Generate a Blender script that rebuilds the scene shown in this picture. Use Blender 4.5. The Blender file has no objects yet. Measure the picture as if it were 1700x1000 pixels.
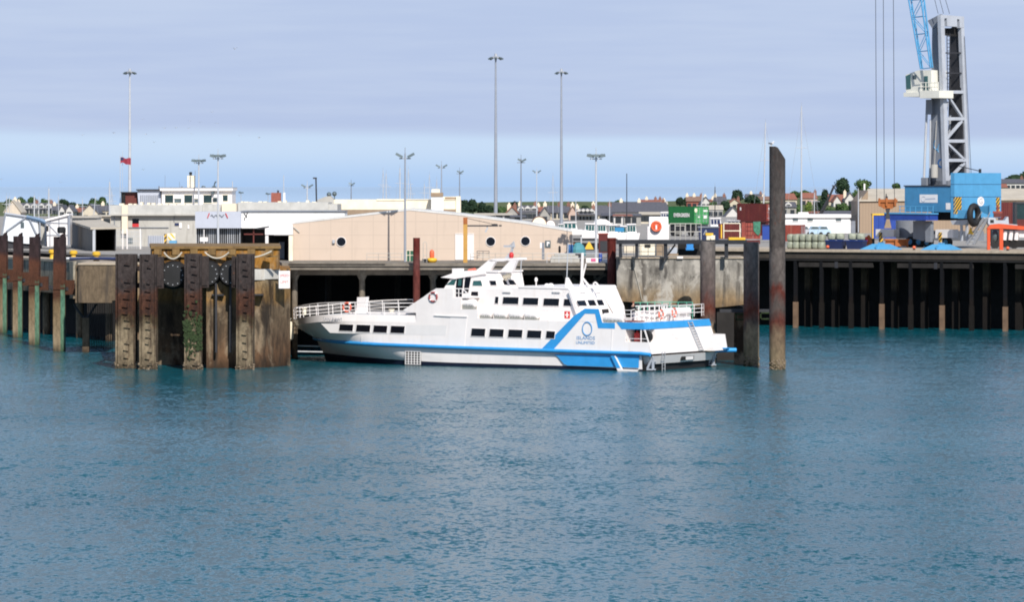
import bpy, bmesh, math, random
from mathutils import Vector, Matrix
R = math.radians
sc = bpy.context.scene
col = sc.collection
random.seed(7)

# ------------------------------------------------------------------ camera, sky, sun, exposure
H, F, HZ, CX = 16.0, 7000.0, 309.0, 850.0       # eye height, focal length and horizon in photo pixels
cam = bpy.data.cameras.new('camera'); camo = bpy.data.objects.new('camera', cam); col.objects.link(camo)
camo.location = (0, 0, H); camo.rotation_euler = (R(90), 0, 0)
cam.sensor_width = 36.0; cam.lens = F/1700.0*36.0
cam.shift_y = -(500-HZ)/1700.0
cam.clip_start = 1.0; cam.clip_end = 200000.0
sc.camera = camo
sc.cycles.filter_width = 1.9                       # the photograph is slightly soft
sc.view_settings.view_transform = 'Standard'; sc.view_settings.look = 'None'
sc.view_settings.exposure = 0.42; sc.view_settings.gamma = 1.0
SUN_AZ, SUN_EL = 16.0, 40.0                      # degrees right of straight behind the camera, elevation
sd = Vector((math.sin(R(SUN_AZ))*math.cos(R(SUN_EL)), -math.cos(R(SUN_AZ))*math.cos(R(SUN_EL)), math.sin(R(SUN_EL))))
sun = bpy.data.lights.new('sun', 'SUN'); suno = bpy.data.objects.new('sun', sun); col.objects.link(suno)
sun.energy = 4.35; sun.angle = R(0.5); sun.color = (1.0, 0.955, 0.89)
suno.rotation_euler = sd.to_track_quat('Z', 'Y').to_euler(); suno.location = (60, -60, 120)

w = bpy.data.worlds.new('World'); sc.world = w; w.use_nodes = True
nt = w.node_tree; N = nt.nodes; L = nt.links; N.clear()
def wn(t, **k):
    n = N.new(t)
    for a, b in k.items(): setattr(n, a, b)
    return n
def wmath(op, a, b=None, c=None, clamp=False):
    n = wn('ShaderNodeMath', operation=op); n.use_clamp = clamp
    for i, v in enumerate((a, b, c)):
        if v is None: continue
        if isinstance(v, (int, float)): n.inputs[i].default_value = v
        else: L.new(v, n.inputs[i])
    return n.outputs[0]
def wmix(f, a, b):
    n = wn('ShaderNodeMix', data_type='RGBA')
    if isinstance(f, (int, float)): n.inputs[0].default_value = f
    else: L.new(f, n.inputs[0])
    for i, v in ((6, a), (7, b)):
        if isinstance(v, tuple): n.inputs[i].default_value = (*v, 1)
        else: L.new(v, n.inputs[i])
    return n.outputs[2]
sky = wn('ShaderNodeTexSky', sky_type='NISHITA'); sky.sun_disc = False
sky.sun_elevation = R(SUN_EL); sky.sun_rotation = math.atan2(sd.x, sd.y)
sky.air_density = 1.0; sky.dust_density = 0.25; sky.ozone_density = 2.0; sky.altitude = 0
SKYK = 0.10
tc = wn('ShaderNodeTexCoord'); sep = wn('ShaderNodeSeparateXYZ'); L.new(tc.outputs['Generated'], sep.inputs[0])
el = sep.outputs[2]
def cnoise(sx, sz, scale, detail, off):
    m = wn('ShaderNodeMapping'); L.new(tc.outputs['Generated'], m.inputs[0])
    m.inputs['Scale'].default_value = (sx, sx, sz); m.inputs['Location'].default_value = (off, off*.7, off*1.3)
    n = wn('ShaderNodeTexNoise'); n.inputs['Scale'].default_value = scale; n.inputs['Detail'].default_value = detail
    L.new(m.outputs[0], n.inputs[0]); return n.outputs[0]
n1 = cnoise(1.0, 9.0, 9.0, 5, 2.0)      # broad streaks, stretched along the horizon
n2 = cnoise(1.0, 14.0, 30.0, 6, 5.0)
# a low deck of thin cloud whose underside ends in a soft edge just above the horizon
edge = wmath('ADD', wmath('ADD', el, wmath('MULTIPLY', sep.outputs[0], 0.013)), wmath('MULTIPLY', wmath('SUBTRACT', n1, 0.5), 0.0050))
deck = wn('ShaderNodeMapRange', interpolation_type='SMOOTHSTEP'); L.new(edge, deck.inputs[0])
deck.inputs[1].default_value = 0.0100; deck.inputs[2].default_value = 0.0136
tex = wn('ShaderNodeMapRange', interpolation_type='SMOOTHSTEP')
L.new(wmath('ADD', wmath('MULTIPLY', n1, 0.6), wmath('MULTIPLY', n2, 0.4)), tex.inputs[0])
tex.inputs[1].default_value = 0.35; tex.inputs[2].default_value = 0.65
hi = wn('ShaderNodeMapRange'); L.new(el, hi.inputs[0]); hi.inputs[1].default_value = 0.02; hi.inputs[2].default_value = 0.35
hi.inputs[3].default_value = 1.0; hi.inputs[4].default_value = 0.12
cloudc = wmix(tex.outputs[0], (3.50, 4.20, 5.90), (3.90, 4.58, 6.10))     # bright because the Background strength is 0.1
air = wn('ShaderNodeMapRange', interpolation_type='SMOOTHSTEP'); L.new(el, air.inputs[0])
air.inputs[1].default_value = -0.002; air.inputs[2].default_value = 0.010
airc = wmix(air.outputs[0], (3.1, 4.5, 6.7), (4.35, 5.45, 6.95))
low = wn('ShaderNodeMapRange', interpolation_type='SMOOTHSTEP'); L.new(el, low.inputs[0])
low.inputs[1].default_value = 0.02; low.inputs[2].default_value = 0.16
base = wmix(low.outputs[0], airc, sky.outputs[0])
skyc = wmix(wmath('MULTIPLY', wmath('MULTIPLY', deck.outputs[0], hi.outputs[0]), 0.92), base, cloudc)
bg = wn('ShaderNodeBackground'); bg.inputs[1].default_value = SKYK; L.new(skyc, bg.inputs[0])
wo = wn('ShaderNodeOutputWorld'); L.new(bg.outputs[0], wo.inputs[0])

# ------------------------------------------------------------------ photo pixel -> place
def wx(px, Y): return (px-CX)/F*Y
def wz(py, Y): return H-(py-HZ)/F*Y
def W(px, py, Y): return Vector((wx(px, Y), Y, wz(py, Y)))
def yat(py, z=0.0): return (H-z)*F/(py-HZ)       # distance of a point of height z seen at row py
class Fr:
    """plan frame: x axis to the right and nearer, y axis away; turned by th"""
    def __init__(s, ox, oy, th, oz=0.0):
        s.ox, s.oy, s.oz, s.th = ox, oy, oz, th; s.c, s.s = math.cos(th), math.sin(th)
    def oy_(s, px, py, yb):
        r = (px-CX)/F
        x = (r*(s.oy+yb*s.c)-s.ox-yb*s.s)/(s.c+r*s.s)
        return x, wz(py, s.oy-x*s.s+yb*s.c)-s.oz
    def ox_(s, px, py, x0):
        r = (px-CX)/F
        y = (r*(s.oy-x0*s.s)-s.ox-x0*s.c)/(s.s-r*s.c)
        return y, wz(py, s.oy-x0*s.s+y*s.c)-s.oz
    def world(s, x, y, z=0): return Vector((s.ox+x*s.c+y*s.s, s.oy-x*s.s+y*s.c, s.oz+z))

# ------------------------------------------------------------------ mesh builder
class MB:
    def __init__(s): s.v = []; s.f = []
    def add(s, vs, fs):
        o = len(s.v); s.v += [tuple(p) for p in vs]; s.f += [[i+o for i in f] for f in fs]; return s
    def box(s, x0, x1, y0, y1, z0, z1):
        if x0 > x1: x0, x1 = x1, x0
        if y0 > y1: y0, y1 = y1, y0
        if z0 > z1: z0, z1 = z1, z0
        return s.add([(x0,y0,z0),(x1,y0,z0),(x1,y1,z0),(x0,y1,z0),(x0,y0,z1),(x1,y0,z1),(x1,y1,z1),(x0,y1,z1)],
              [(3,2,1,0),(4,5,6,7),(0,1,5,4),(1,2,6,5),(2,3,7,6),(3,0,4,7)])
    def hexa(s, p):   # 8 corners, bottom 4 ccw then top 4
        return s.add(p, [(3,2,1,0),(4,5,6,7),(0,1,5,4),(1,2,6,5),(2,3,7,6),(3,0,4,7)])
    def prism(s, poly, y0, y1):   # poly of (x,z) pushed from y0 to y1
        n = len(poly)
        a = sum(poly[i][0]*poly[(i+1)%n][1]-poly[(i+1)%n][0]*poly[i][1] for i in range(n))
        if a < 0: poly = poly[::-1]
        if y0 > y1: y0, y1 = y1, y0
        vs = [(x, y0, z) for x, z in poly]+[(x, y1, z) for x, z in poly]
        return s.add(vs, [list(range(n)), list(range(2*n-1, n-1, -1))]+[(i+n, (i+1)%n+n, (i+1)%n, i) for i in range(n)])
    def prismx(s, poly, x0, x1):  # poly of (y,z) pushed along x
        t = MB().prism(poly, x0, x1)
        return s.add([(y, x, z) for x, y, z in t.v], [f[::-1] for f in t.f])
    def prismz(s, poly, z0, z1):  # poly of (x,y) pushed along z
        t = MB().prism(poly, z0, z1)
        return s.add([(x, z, y) for x, y, z in t.v], [f[::-1] for f in t.f])
    def cyl(s, p0, p1, r0, r1=None, n=12, caps=True):
        p0 = Vector(p0); p1 = Vector(p1); r1 = r0 if r1 is None else r1
        d = (p1-p0)
        if d.length < 1e-6: return s
        d.normalize()
        a = d.cross(Vector((0,0,1))) if abs(d.z) < 0.95 else d.cross(Vector((1,0,0)))
        a.normalize(); b = d.cross(a)
        vs = []
        for p, r in ((p0, r0), (p1, r1)):
            for i in range(n):
                t = 2*math.pi*i/n; vs.append(p+a*(r*math.cos(t))+b*(r*math.sin(t)))
        fs = [(i, i+n, (i+1)%n+n, (i+1)%n) for i in range(n)]
        if caps: fs += [list(range(n)), list(range(2*n-1, n-1, -1))]
        return s.add(vs, fs)
    def tube(s, pts, r, n=6):
        for a, b in zip(pts[:-1], pts[1:]): s.cyl(a, b, r, r, n)
        return s
    def beam(s, p0, p1, wd, ht=None):   # square bar between two points
        ht = ht or wd; p0 = Vector(p0); p1 = Vector(p1); d = (p1-p0).normalized()
        a = d.cross(Vector((0,0,1))) if abs(d.z) < 0.97 else Vector((1,0,0))
        a.normalize(); b = a.cross(d).normalized()
        vs = []
        for p in (p0, p1):
            for i, j in ((-1,-1),(1,-1),(1,1),(-1,1)): vs.append(p+a*(i*wd/2)+b*(j*ht/2))
        return s.add(vs, [(0,1,2,3),(7,6,5,4),(1,0,4,5),(2,1,5,6),(3,2,6,7),(0,3,7,4)])
    def lathe(s, prof, n=16, c=(0,0,0)):   # prof: (r,z)
        vs = []
        for r, z in prof:
            for i in range(n):
                t = 2*math.pi*i/n; vs.append((c[0]+r*math.cos(t), c[1]+r*math.sin(t), c[2]+z))
        fs = []
        for k in range(len(prof)-1):
            for i in range(n):
                j = (i+1)%n; fs.append((k*n+i, k*n+j, (k+1)*n+j, (k+1)*n+i))
        fs += [list(range(n-1, -1, -1)), list(range((len(prof)-1)*n, len(prof)*n))]
        return s.add(vs, fs)
    def torus(s, c, Rr, r, axis='y', n=20, m=8, a0=0, a1=2*math.pi):
        vs = []; full = abs(a1-a0-2*math.pi) < 1e-4; nn = n if full else n+1
        for i in range(nn):
            t = a0+(a1-a0)*i/n
            for j in range(m):
                q = 2*math.pi*j/m; rr = Rr+r*math.cos(q); h = r*math.sin(q)
                x, y, z = rr*math.cos(t), h, rr*math.sin(t)
                if axis == 'z': x, y, z = x, z, y
                if axis == 'x': x, y, z = y, x, z
                vs.append((c[0]+x, c[1]+y, c[2]+z))
        fs = []
        for i in range(n if full else n):
            for j in range(m):
                a = i*m+j; b = i*m+(j+1)%m; i2 = (i+1)%nn
                fs.append((a, b, i2*m+(j+1)%m, i2*m+j))
        return s.add(vs, fs)
    def ball(s, c, rx, ry=None, rz=None, n=14, m=9):
        ry = ry or rx; rz = rz or rx
        prof = [(max(1e-3, math.cos(-math.pi/2+math.pi*k/m)), math.sin(-math.pi/2+math.pi*k/m)) for k in range(m+1)]
        t = MB().lathe(prof, n)
        return s.add([(c[0]+x*rx, c[1]+y*ry, c[2]+z*rz) for x, y, z in t.v], t.f)
    def xf(s, M):
        s.v = [tuple(M @ Vector(p)) for p in s.v]; return s
    def build(s, name, m=None, parent=None, smooth=False, loc=None, ang=40):
        me = bpy.data.meshes.new(name); me.from_pydata(s.v, [], s.f); me.validate(); me.update()
        bm = bmesh.new(); bm.from_mesh(me); bmesh.ops.recalc_face_normals(bm, faces=bm.faces); bm.to_mesh(me); bm.free()
        if m is not None: me.materials.append(m)
        if smooth:
            me.polygons.foreach_set('use_smooth', [True]*len(me.polygons))
            me.set_sharp_from_angle(angle=R(ang))
        o = bpy.data.objects.new(name, me); col.objects.link(o)
        if parent is not None: o.parent = parent
        if loc is not None: o.location = loc
        return o
def tag(o, label=None, cat=None, group=None, kind=None):
    if label: o['label'] = label
    if cat: o['category'] = cat
    if group: o['group'] = group
    if kind: o['kind'] = kind
    return o
def thing(name, label, cat, loc=(0,0,0), rotz=0.0, group=None):
    o = bpy.data.objects.new(name, None); col.objects.link(o); o.location = loc; o.rotation_euler = (0,0,rotz)
    o.empty_display_size = 0.5
    return tag(o, label, cat, group)
def copy_tree(o, parent=None, loc=None, rotz=None, label=None):
    c = o.copy(); col.objects.link(c)
    if parent is not None: c.parent = parent
    if loc is not None: c.location = loc
    if rotz is not None: c.rotation_euler = (0,0,rotz)
    if label: c['label'] = label
    for ch in list(o.children): copy_tree(ch, c)
    return c
def struct(name, mb, m, smooth=False, kind='structure'):
    o = mb.build(name, m, smooth=smooth); o['kind'] = kind; return o
def text_mesh(body, size, depth=0.01, align='CENTER', sx=1.0, bold=0.0):
    """built-in lettering turned into a mesh lying in the x-z plane, facing -y"""
    cu = bpy.data.curves.new('lettering', 'FONT'); cu.body = body; cu.size = size; cu.extrude = depth; cu.align_x = align; cu.align_y = 'CENTER'
    cu.offset = bold; cu.resolution_u = 2
    to = bpy.data.objects.new('lettering', cu); col.objects.link(to)
    bpy.context.view_layer.update()
    me = to.evaluated_get(bpy.context.evaluated_depsgraph_get()).to_mesh()
    b = MB(); b.add([(v.co.x*sx, -v.co.z, v.co.y) for v in me.vertices], [list(p.vertices) for p in me.polygons])
    bpy.data.objects.remove(to); bpy.data.curves.remove(cu)
    return b
def shift(mb, x, y, z): mb.v = [(a+x, b+y, c+z) for a, b, c in mb.v]; return mb

# ------------------------------------------------------------------ materials
MT = {}
def mk(name):
    m = bpy.data.materials.new(name); m.use_nodes = True; MT[name] = m
    t = m.node_tree; b = t.nodes['Principled BSDF']; return m, t, b
def ramp(t, fac, stops, interp='LINEAR'):
    r = t.nodes.new('ShaderNodeValToRGB'); r.color_ramp.interpolation = interp
    e = r.color_ramp.elements
    while len(e) < len(stops): e.new(0.5)
    for k, (p, c) in enumerate(stops): e[k].position = p; e[k].color = (*c, 1) if len(c) == 3 else c
    t.links.new(fac, r.inputs[0]); return r.outputs[0]
def noise(t, scale, detail=4, stretch=(1,1,1), coord='Object', rough=0.55, dist=0.0):
    c = t.nodes.new('ShaderNodeTexCoord'); m = t.nodes.new('ShaderNodeMapping'); m.inputs['Scale'].default_value = stretch
    n = t.nodes.new('ShaderNodeTexNoise'); n.inputs['Scale'].default_value = scale; n.inputs['Detail'].default_value = detail
    n.inputs['Roughness'].default_value = rough; n.inputs['Distortion'].default_value = dist
    t.links.new(c.outputs[coord], m.inputs[0]); t.links.new(m.outputs[0], n.inputs[0]); return n.outputs[0]
def mixc(t, f, a, b, mode='MIX'):
    n = t.nodes.new('ShaderNodeMix'); n.data_type = 'RGBA'; n.blend_type = mode
    if isinstance(f, (int, float)): n.inputs[0].default_value = f
    else: t.links.new(f, n.inputs[0])
    for i, v in ((6, a), (7, b)):
        if isinstance(v, tuple): n.inputs[i].default_value = (*v, 1)
        else: t.links.new(v, n.inputs[i])
    return n.outputs[2]
def mth(t, op, a, b=0.0, clamp=False):
    n = t.nodes.new('ShaderNodeMath'); n.operation = op; n.use_clamp = clamp
    for i, v in enumerate((a, b)):
        if isinstance(v, (int, float)): n.inputs[i].default_value = v
        else: t.links.new(v, n.inputs[i])
    return n.outputs[0]
def bumpit(t, b, h, strength=0.3, dist=0.05):
    n = t.nodes.new('ShaderNodeBump'); n.inputs['Strength'].default_value = strength; n.inputs['Distance'].default_value = dist
    t.links.new(h, n.inputs['Height']); t.links.new(n.outputs[0], b.inputs['Normal'])
def paint(name, c, rough=0.45, metal=0.0, var=0.12, scale=1.2, streak=None, stk=0.35, spec=0.4):
    """paint or plain surface with a little unevenness and optional run-down stains"""
    m, t, b = mk(name)
    d = tuple(x*(1-var) for x in c); l = tuple(min(1, x*(1+var*.6)) for x in c)
    cc = ramp(t, noise(t, scale, 5), [(0.3, d), (0.7, l)])
    if streak:
        s = ramp(t, noise(t, 2.2, 4, (1,1,0.12)), [(0.55, (0,0,0)), (0.78, (stk,stk,stk))])
        cc = mixc(t, s, cc, streak)
    t.links.new(cc, b.inputs['Base Color']); b.inputs['Roughness'].default_value = rough; b.inputs['Metallic'].default_value = metal
    b.inputs['Specular IOR Level'].default_value = spec
    return m
def tidal(name, stops, zmin, zmax, wob=1.6, scale=1.3, rough=0.85, bump=0.4, streakc=None, stretch=(1,1,0.35), mott=0.55, blot=None):
    """steel or concrete that changes with height above the water (paint, rust, shell and weed zones; painted shade too on dolphin and inner columns)"""
    m, t, b = mk(name)
    c = t.nodes.new('ShaderNodeTexCoord'); s = t.nodes.new('ShaderNodeSeparateXYZ'); t.links.new(c.outputs['Object'], s.inputs[0])
    n = noise(t, scale, 5, stretch)
    z = mth(t, 'ADD', s.outputs[2], mth(t, 'MULTIPLY', mth(t, 'SUBTRACT', n, 0.5), wob*2))
    k = t.nodes.new('ShaderNodeMapRange'); t.links.new(z, k.inputs[0]); k.inputs[1].default_value = zmin; k.inputs[2].default_value = zmax
    cc = ramp(t, k.outputs[0], [((p-zmin)/(zmax-zmin), q) for p, q in stops])
    fine = ramp(t, noise(t, scale*3.5, 6, stretch, rough=0.7), [(0.3, (1-mott,)*3), (0.62, (1.0,)*3), (0.8, (1.25,)*3)])
    cc = mixc(t, 1.0, cc, fine, 'MULTIPLY')
    if streakc:
        sm = ramp(t, noise(t, 1.6, 5, (1.0,1.0,0.10)), [(0.52, (0,0,0)), (0.66, (0.8,0.8,0.8))])
        cc = mixc(t, sm, cc, streakc)
    if blot:
        for (bc, lo, hi_, am, bs, bst) in blot:
            cc = mixc(t, ramp(t, noise(t, bs, 6, bst, rough=0.68, dist=0.5), [(lo, (0,0,0)), (hi_, (am,am,am))]), cc, bc)
    t.links.new(cc, b.inputs['Base Color']); b.inputs['Roughness'].default_value = rough; b.inputs['Specular IOR Level'].default_value = 0.2
    bumpit(t, b, noise(t, scale*5, 6), bump, 0.06)
    return m
# -- materials
M_white = paint('white_hull_paint', (0.775,0.725,0.695), 0.30, var=0.06, scale=0.6, streak=(0.58,0.47,0.36), stk=0.26)
M_whiter = paint('white_gloss', (0.77,0.725,0.70), 0.35, var=0.04)
M_greyband = paint('pale_grey_paint', (0.70,0.67,0.65), 0.40, var=0.05)
M_blue = paint('ferry_blue_paint', (0.032,0.275,0.60), 0.35, var=0.10)
M_boot = paint('boot_top_navy', (0.006,0.009,0.025), 0.5, var=0.3)
M_deckw = paint('deck_paint', (0.62,0.63,0.63), 0.7, var=0.12)
M_glass = paint('dark_glass', (0.005,0.006,0.010), 0.12, var=0.2, spec=0.3)
M_glassg = paint('greenish_glass', (0.03,0.10,0.10), 0.08, var=0.3, spec=0.6)
M_glassg2 = paint('tinted_glass', (0.02,0.04,0.04), 0.1, var=0.3)
M_black = paint('black_rubber', (0.012,0.012,0.013), 0.7, var=0.3)
M_void = paint('dark_interior', (0.012,0.011,0.011), 0.9, var=0.4)  # near black: holds the shade of openings and of walls under the quays
M_red = paint('red_paint', (0.50,0.03,0.03), 0.5)
M_orange = paint('lifebuoy_orange', (0.72,0.16,0.10), 0.55)
M_yellow = paint('yellow_paint', (0.70,0.42,0.03), 0.55, streak=(0.25,0.12,0.04))
M_ochre = paint('ochre_post_paint', (0.46,0.25,0.055), 0.6, streak=(0.20,0.09,0.03))
M_ochred = paint('stained_ochre_concrete', (0.19,0.115,0.042), 0.9, var=0.4, scale=1.0, streak=(0.05,0.032,0.016), stk=0.95)
M_steel = paint('galvanised_steel', (0.42,0.43,0.45), 0.5, 0.3, var=0.2)
M_mast = paint('grey_mast_paint', (0.27,0.29,0.33), 0.5, 0.1, var=0.1)
M_mastl = paint('pale_mast_paint', (0.46,0.47,0.49), 0.45, 0.1, var=0.1)
M_dark = paint('dark_steel', (0.035,0.035,0.04), 0.6, 0.2, var=0.3)
M_lamp = paint('lamp_head_metal', (0.10,0.13,0.14), 0.4, 0.3, var=0.3)
M_blacksteel = paint('black_walkway_steel', (0.016,0.018,0.024), 0.6, 0.1, var=0.4)
M_rail = paint('weathered_rail', (0.42,0.40,0.36), 0.6, 0.2, var=0.2, streak=(0.25,0.12,0.06))
M_railg = paint('green_rail', (0.10,0.34,0.24), 0.5)
M_cream = paint('cream_paint', (0.78,0.70,0.54), 0.7)
M_beige = paint('beige_render', (0.70,0.60,0.46), 0.85, var=0.08, scale=0.4, streak=(0.42,0.36,0.28), stk=0.25)
M_greyren = paint('grey_render', (0.42,0.40,0.36), 0.9, var=0.14, scale=0.5, streak=(0.20,0.18,0.15), stk=0.5)
M_whiteren = paint('white_render', (0.76,0.75,0.73), 0.85, var=0.06, streak=(0.45,0.40,0.34), stk=0.3)
M_bluegrey = paint('blue_grey_cladding', (0.42,0.44,0.50), 0.5, var=0.05)
M_maroon = paint('maroon_container', (0.105,0.014,0.012), 0.5, var=0.25, scale=0.8, streak=(0.20,0.06,0.03), stk=0.4)
M_maroonl = paint('faded_red_container', (0.24,0.045,0.03), 0.55, var=0.25, streak=(0.45,0.30,0.2), stk=0.3)
M_maroonh = paint('maroon_hut', (0.115,0.022,0.016), 0.6, var=0.25)
M_green = paint('green_container_shaded', (0.009,0.125,0.032), 0.5, var=0.12)  # darkened to add shade to the container's long side
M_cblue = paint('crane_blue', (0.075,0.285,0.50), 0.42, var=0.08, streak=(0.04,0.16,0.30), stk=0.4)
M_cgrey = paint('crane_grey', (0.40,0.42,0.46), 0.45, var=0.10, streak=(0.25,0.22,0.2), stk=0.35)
M_cblueshade = paint('shaded_crane_blue', (0.05,0.205,0.37), 0.45, var=0.10, streak=(0.04,0.13,0.22), stk=0.4)  # darker copy of crane blue; the house side's shade is in the colour
M_cgreyd = paint('crane_grey_side', (0.19,0.205,0.235), 0.45, var=0.12, streak=(0.18,0.15,0.13), stk=0.5)  # darker copy of crane grey, deepening the tower side's shade; also plain trim
M_ccream = paint('crane_cream', (0.68,0.66,0.58), 0.45, var=0.08)
M_navy = paint('navy_paint', (0.012,0.022,0.075), 0.5)
M_royal = paint('royal_blue_paint', (0.015,0.05,0.26), 0.5)
M_teal = paint('teal_tarp', (0.07,0.24,0.28), 0.7)
M_spread = paint('rusty_orange_steel', (0.31,0.092,0.018), 0.65, var=0.35, streak=(0.10,0.04,0.02), stk=0.6)
M_frame = paint('red_orange_paint', (0.55,0.075,0.02), 0.5, var=0.15)
M_bale = paint('pale_green_wrap', (0.27,0.285,0.215), 0.5, var=0.3, scale=2.5)
M_tan = paint('brown_ribbed_cladding', (0.27,0.195,0.13), 0.7, var=0.12)
M_roofc = paint('pale_sheet_roof', (0.44,0.39,0.315), 0.7, var=0.12, scale=0.5, streak=(0.30,0.24,0.18), stk=0.4)
M_rope = paint('rope', (0.50,0.46,0.38), 0.9, var=0.2)
M_skin = paint('skin', (0.55,0.32,0.23), 0.6)
M_cloth = paint('black_cloth', (0.01,0.01,0.013), 0.9)
M_cloth2 = paint('grey_cloth', (0.22,0.23,0.28), 0.9)
M_slate = paint('slate_roof', (0.085,0.085,0.10), 0.7, var=0.25, scale=3)
M_tile = paint('red_tile_roof', (0.23,0.09,0.062), 0.8, var=0.25, scale=3)
M_tileb = paint('brown_tile_roof', (0.20,0.12,0.09), 0.8, var=0.25, scale=3)
M_shadeglass = paint('house_window_glass', (0.03,0.035,0.04), 0.15)
M_brick = paint('red_brick', (0.26,0.085,0.06), 0.85, var=0.25, scale=4)
M_buoy = paint('buoy_orange', (0.72,0.13,0.05), 0.5)

CONC = dict(rough=0.92)
M_dolph = tidal('dolphin_concrete', [(0,(0.0448,0.0250,0.0143)),(1.2,(0.1400,0.0762,0.0407)),(3.0,(0.1274,0.0838,0.0506)),(5.2,(0.1316,0.0925,0.0561)),(6.0,(0.2464,0.1400,0.0484)),(7.0,(0.2226,0.1400,0.0616)),(8.0,(0.2786,0.2050,0.1155)),(8.6,(0.3444,0.1613,0.0286)),(10.6,(0.3122,0.1463,0.0253))], 0, 10.7, wob=0.7, scale=0.8, streakc=(0.030,0.022,0.016), blot=[((0.27,0.205,0.135),0.49,0.60,0.65,0.45,(1,1,0.6)),((0.014,0.011,0.009),0.53,0.62,0.8,0.33,(1,1,0.45))])  # dark tone and black blots partly carry shade from piles and fenders
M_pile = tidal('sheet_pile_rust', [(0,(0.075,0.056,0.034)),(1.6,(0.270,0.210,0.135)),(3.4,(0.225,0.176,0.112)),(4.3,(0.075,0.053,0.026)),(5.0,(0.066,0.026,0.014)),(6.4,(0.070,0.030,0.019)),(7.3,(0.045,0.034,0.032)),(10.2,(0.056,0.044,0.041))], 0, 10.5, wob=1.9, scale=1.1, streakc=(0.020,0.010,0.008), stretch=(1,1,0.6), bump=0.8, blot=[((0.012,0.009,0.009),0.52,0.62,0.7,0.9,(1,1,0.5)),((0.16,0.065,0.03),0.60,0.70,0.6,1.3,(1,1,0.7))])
M_ipile = tidal('timber_faced_pile_rust', [(0,(0.06,0.05,0.03)),(1.0,(0.25,0.19,0.12)),(4.2,(0.19,0.13,0.07)),(5.4,(0.070,0.030,0.017)),(8.3,(0.085,0.032,0.018)),(8.9,(0.038,0.022,0.022)),(11.5,(0.033,0.021,0.023))], 0, 11.6, wob=0.6, scale=1.0, bump=0.8)
M_greenpaint = tidal('flaking_green_paint', [(0,(0.0306,0.0540,0.0281)),(1.0,(0.0978,0.1785,0.1123)),(5.0,(0.0859,0.1943,0.1295)),(6.2,(0.0978,0.1515,0.0952)),(6.6,(0.0612,0.0165,0.0070)),(8,(0.0553,0.0150,0.0070))], 0, 8, wob=0.5, scale=1.6)
M_rpile = tidal('tubular_pile_steel', [(0,(0.05,0.045,0.022)),(0.9,(0.22,0.17,0.10)),(2.8,(0.24,0.18,0.115)),(3.8,(0.105,0.075,0.060)),(5.0,(0.115,0.030,0.018)),(6.3,(0.10,0.07,0.065)),(7.2,(0.13,0.10,0.09)),(10.5,(0.155,0.135,0.125)),(19.5,(0.10,0.09,0.082))], 0, 20, wob=2.0, scale=0.9, bump=0.5, stretch=(1,1,0.45), blot=[((0.030,0.024,0.022),0.54,0.66,0.7,0.8,(1,1,0.35)),((0.11,0.035,0.02),0.60,0.68,0.6,0.9,(1,1,0.4))])
M_hpile = tidal('tall_pile_steel', [(0,(0.05,0.045,0.022)),(0.9,(0.20,0.15,0.09)),(2.6,(0.16,0.11,0.07)),(4.2,(0.09,0.024,0.016)),(5.5,(0.085,0.068,0.06)),(6.8,(0.10,0.022,0.014)),(7.6,(0.115,0.095,0.085)),(10.4,(0.12,0.10,0.09)),(10.6,(0.07,0.058,0.053)),(13,(0.085,0.072,0.065)),(19.5,(0.062,0.053,0.050))], 0, 20, wob=2.0, scale=0.9, bump=0.5, stretch=(1,1,0.45), blot=[((0.030,0.024,0.022),0.54,0.66,0.7,0.8,(1,1,0.35)),((0.11,0.035,0.02),0.60,0.68,0.6,0.9,(1,1,0.4))])
M_redpile = tidal('red_oxide_pile', [(0,(0.09,0.05,0.035)),(4,(0.10,0.03,0.022)),(8,(0.12,0.03,0.024)),(9.0,(0.13,0.045,0.040)),(10.0,(0.11,0.018,0.013)),(12,(0.11,0.018,0.013))], 0, 12, wob=0.6)
M_conc = tidal('stained_concrete_wall', [(0,(0.06,0.045,0.03)),(4.0,(0.10,0.07,0.045)),(5.2,(0.24,0.16,0.085)),(6.2,(0.27,0.21,0.14)),(7.2,(0.31,0.28,0.235)),(9.5,(0.26,0.245,0.22))], 0, 9.6, wob=1.5, scale=0.55, streakc=(0.055,0.048,0.042), stretch=(1,1,0.5), mott=0.5, blot=[((0.42,0.39,0.34),0.52,0.60,0.75,0.5,(1,1,0.55)),((0.030,0.027,0.025),0.56,0.64,0.8,0.36,(1,1,0.5))])
M_beam = tidal('weathered_concrete_beam', [(4,(0.156,0.114,0.073)),(5.6,(0.281,0.229,0.161)),(7.2,(0.354,0.312,0.244)),(8.7,(0.416,0.385,0.322))], 4, 8.8, wob=1.2, scale=0.9, streakc=(0.06,0.048,0.038), blot=[((0.045,0.036,0.028),0.54,0.64,0.6,0.6,(1,1,0.5))])
M_col = tidal('pier_column_concrete', [(0,(0.06,0.04,0.025)),(1,(0.20,0.145,0.095)),(4,(0.16,0.12,0.08)),(8.5,(0.24,0.22,0.19))], 0, 9, wob=0.8)
M_edge = paint('quay_edge_stone', (0.40,0.33,0.25), 0.9, var=0.2, scale=1.5, streak=(0.16,0.12,0.09), stk=0.5)
M_quay = paint('quay_paving', (0.28,0.26,0.235), 0.92, var=0.15, scale=0.3)
M_slab = paint('deck_slab_concrete', (0.19,0.165,0.135), 0.92, var=0.25, scale=1.2, streak=(0.09,0.075,0.06), stk=0.7)
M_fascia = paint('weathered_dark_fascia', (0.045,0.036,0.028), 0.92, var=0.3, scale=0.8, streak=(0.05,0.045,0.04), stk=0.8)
M_darkwall = paint('dark_sheet_wall', (0.022,0.019,0.017), 0.95, var=0.4, scale=0.6)
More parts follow.
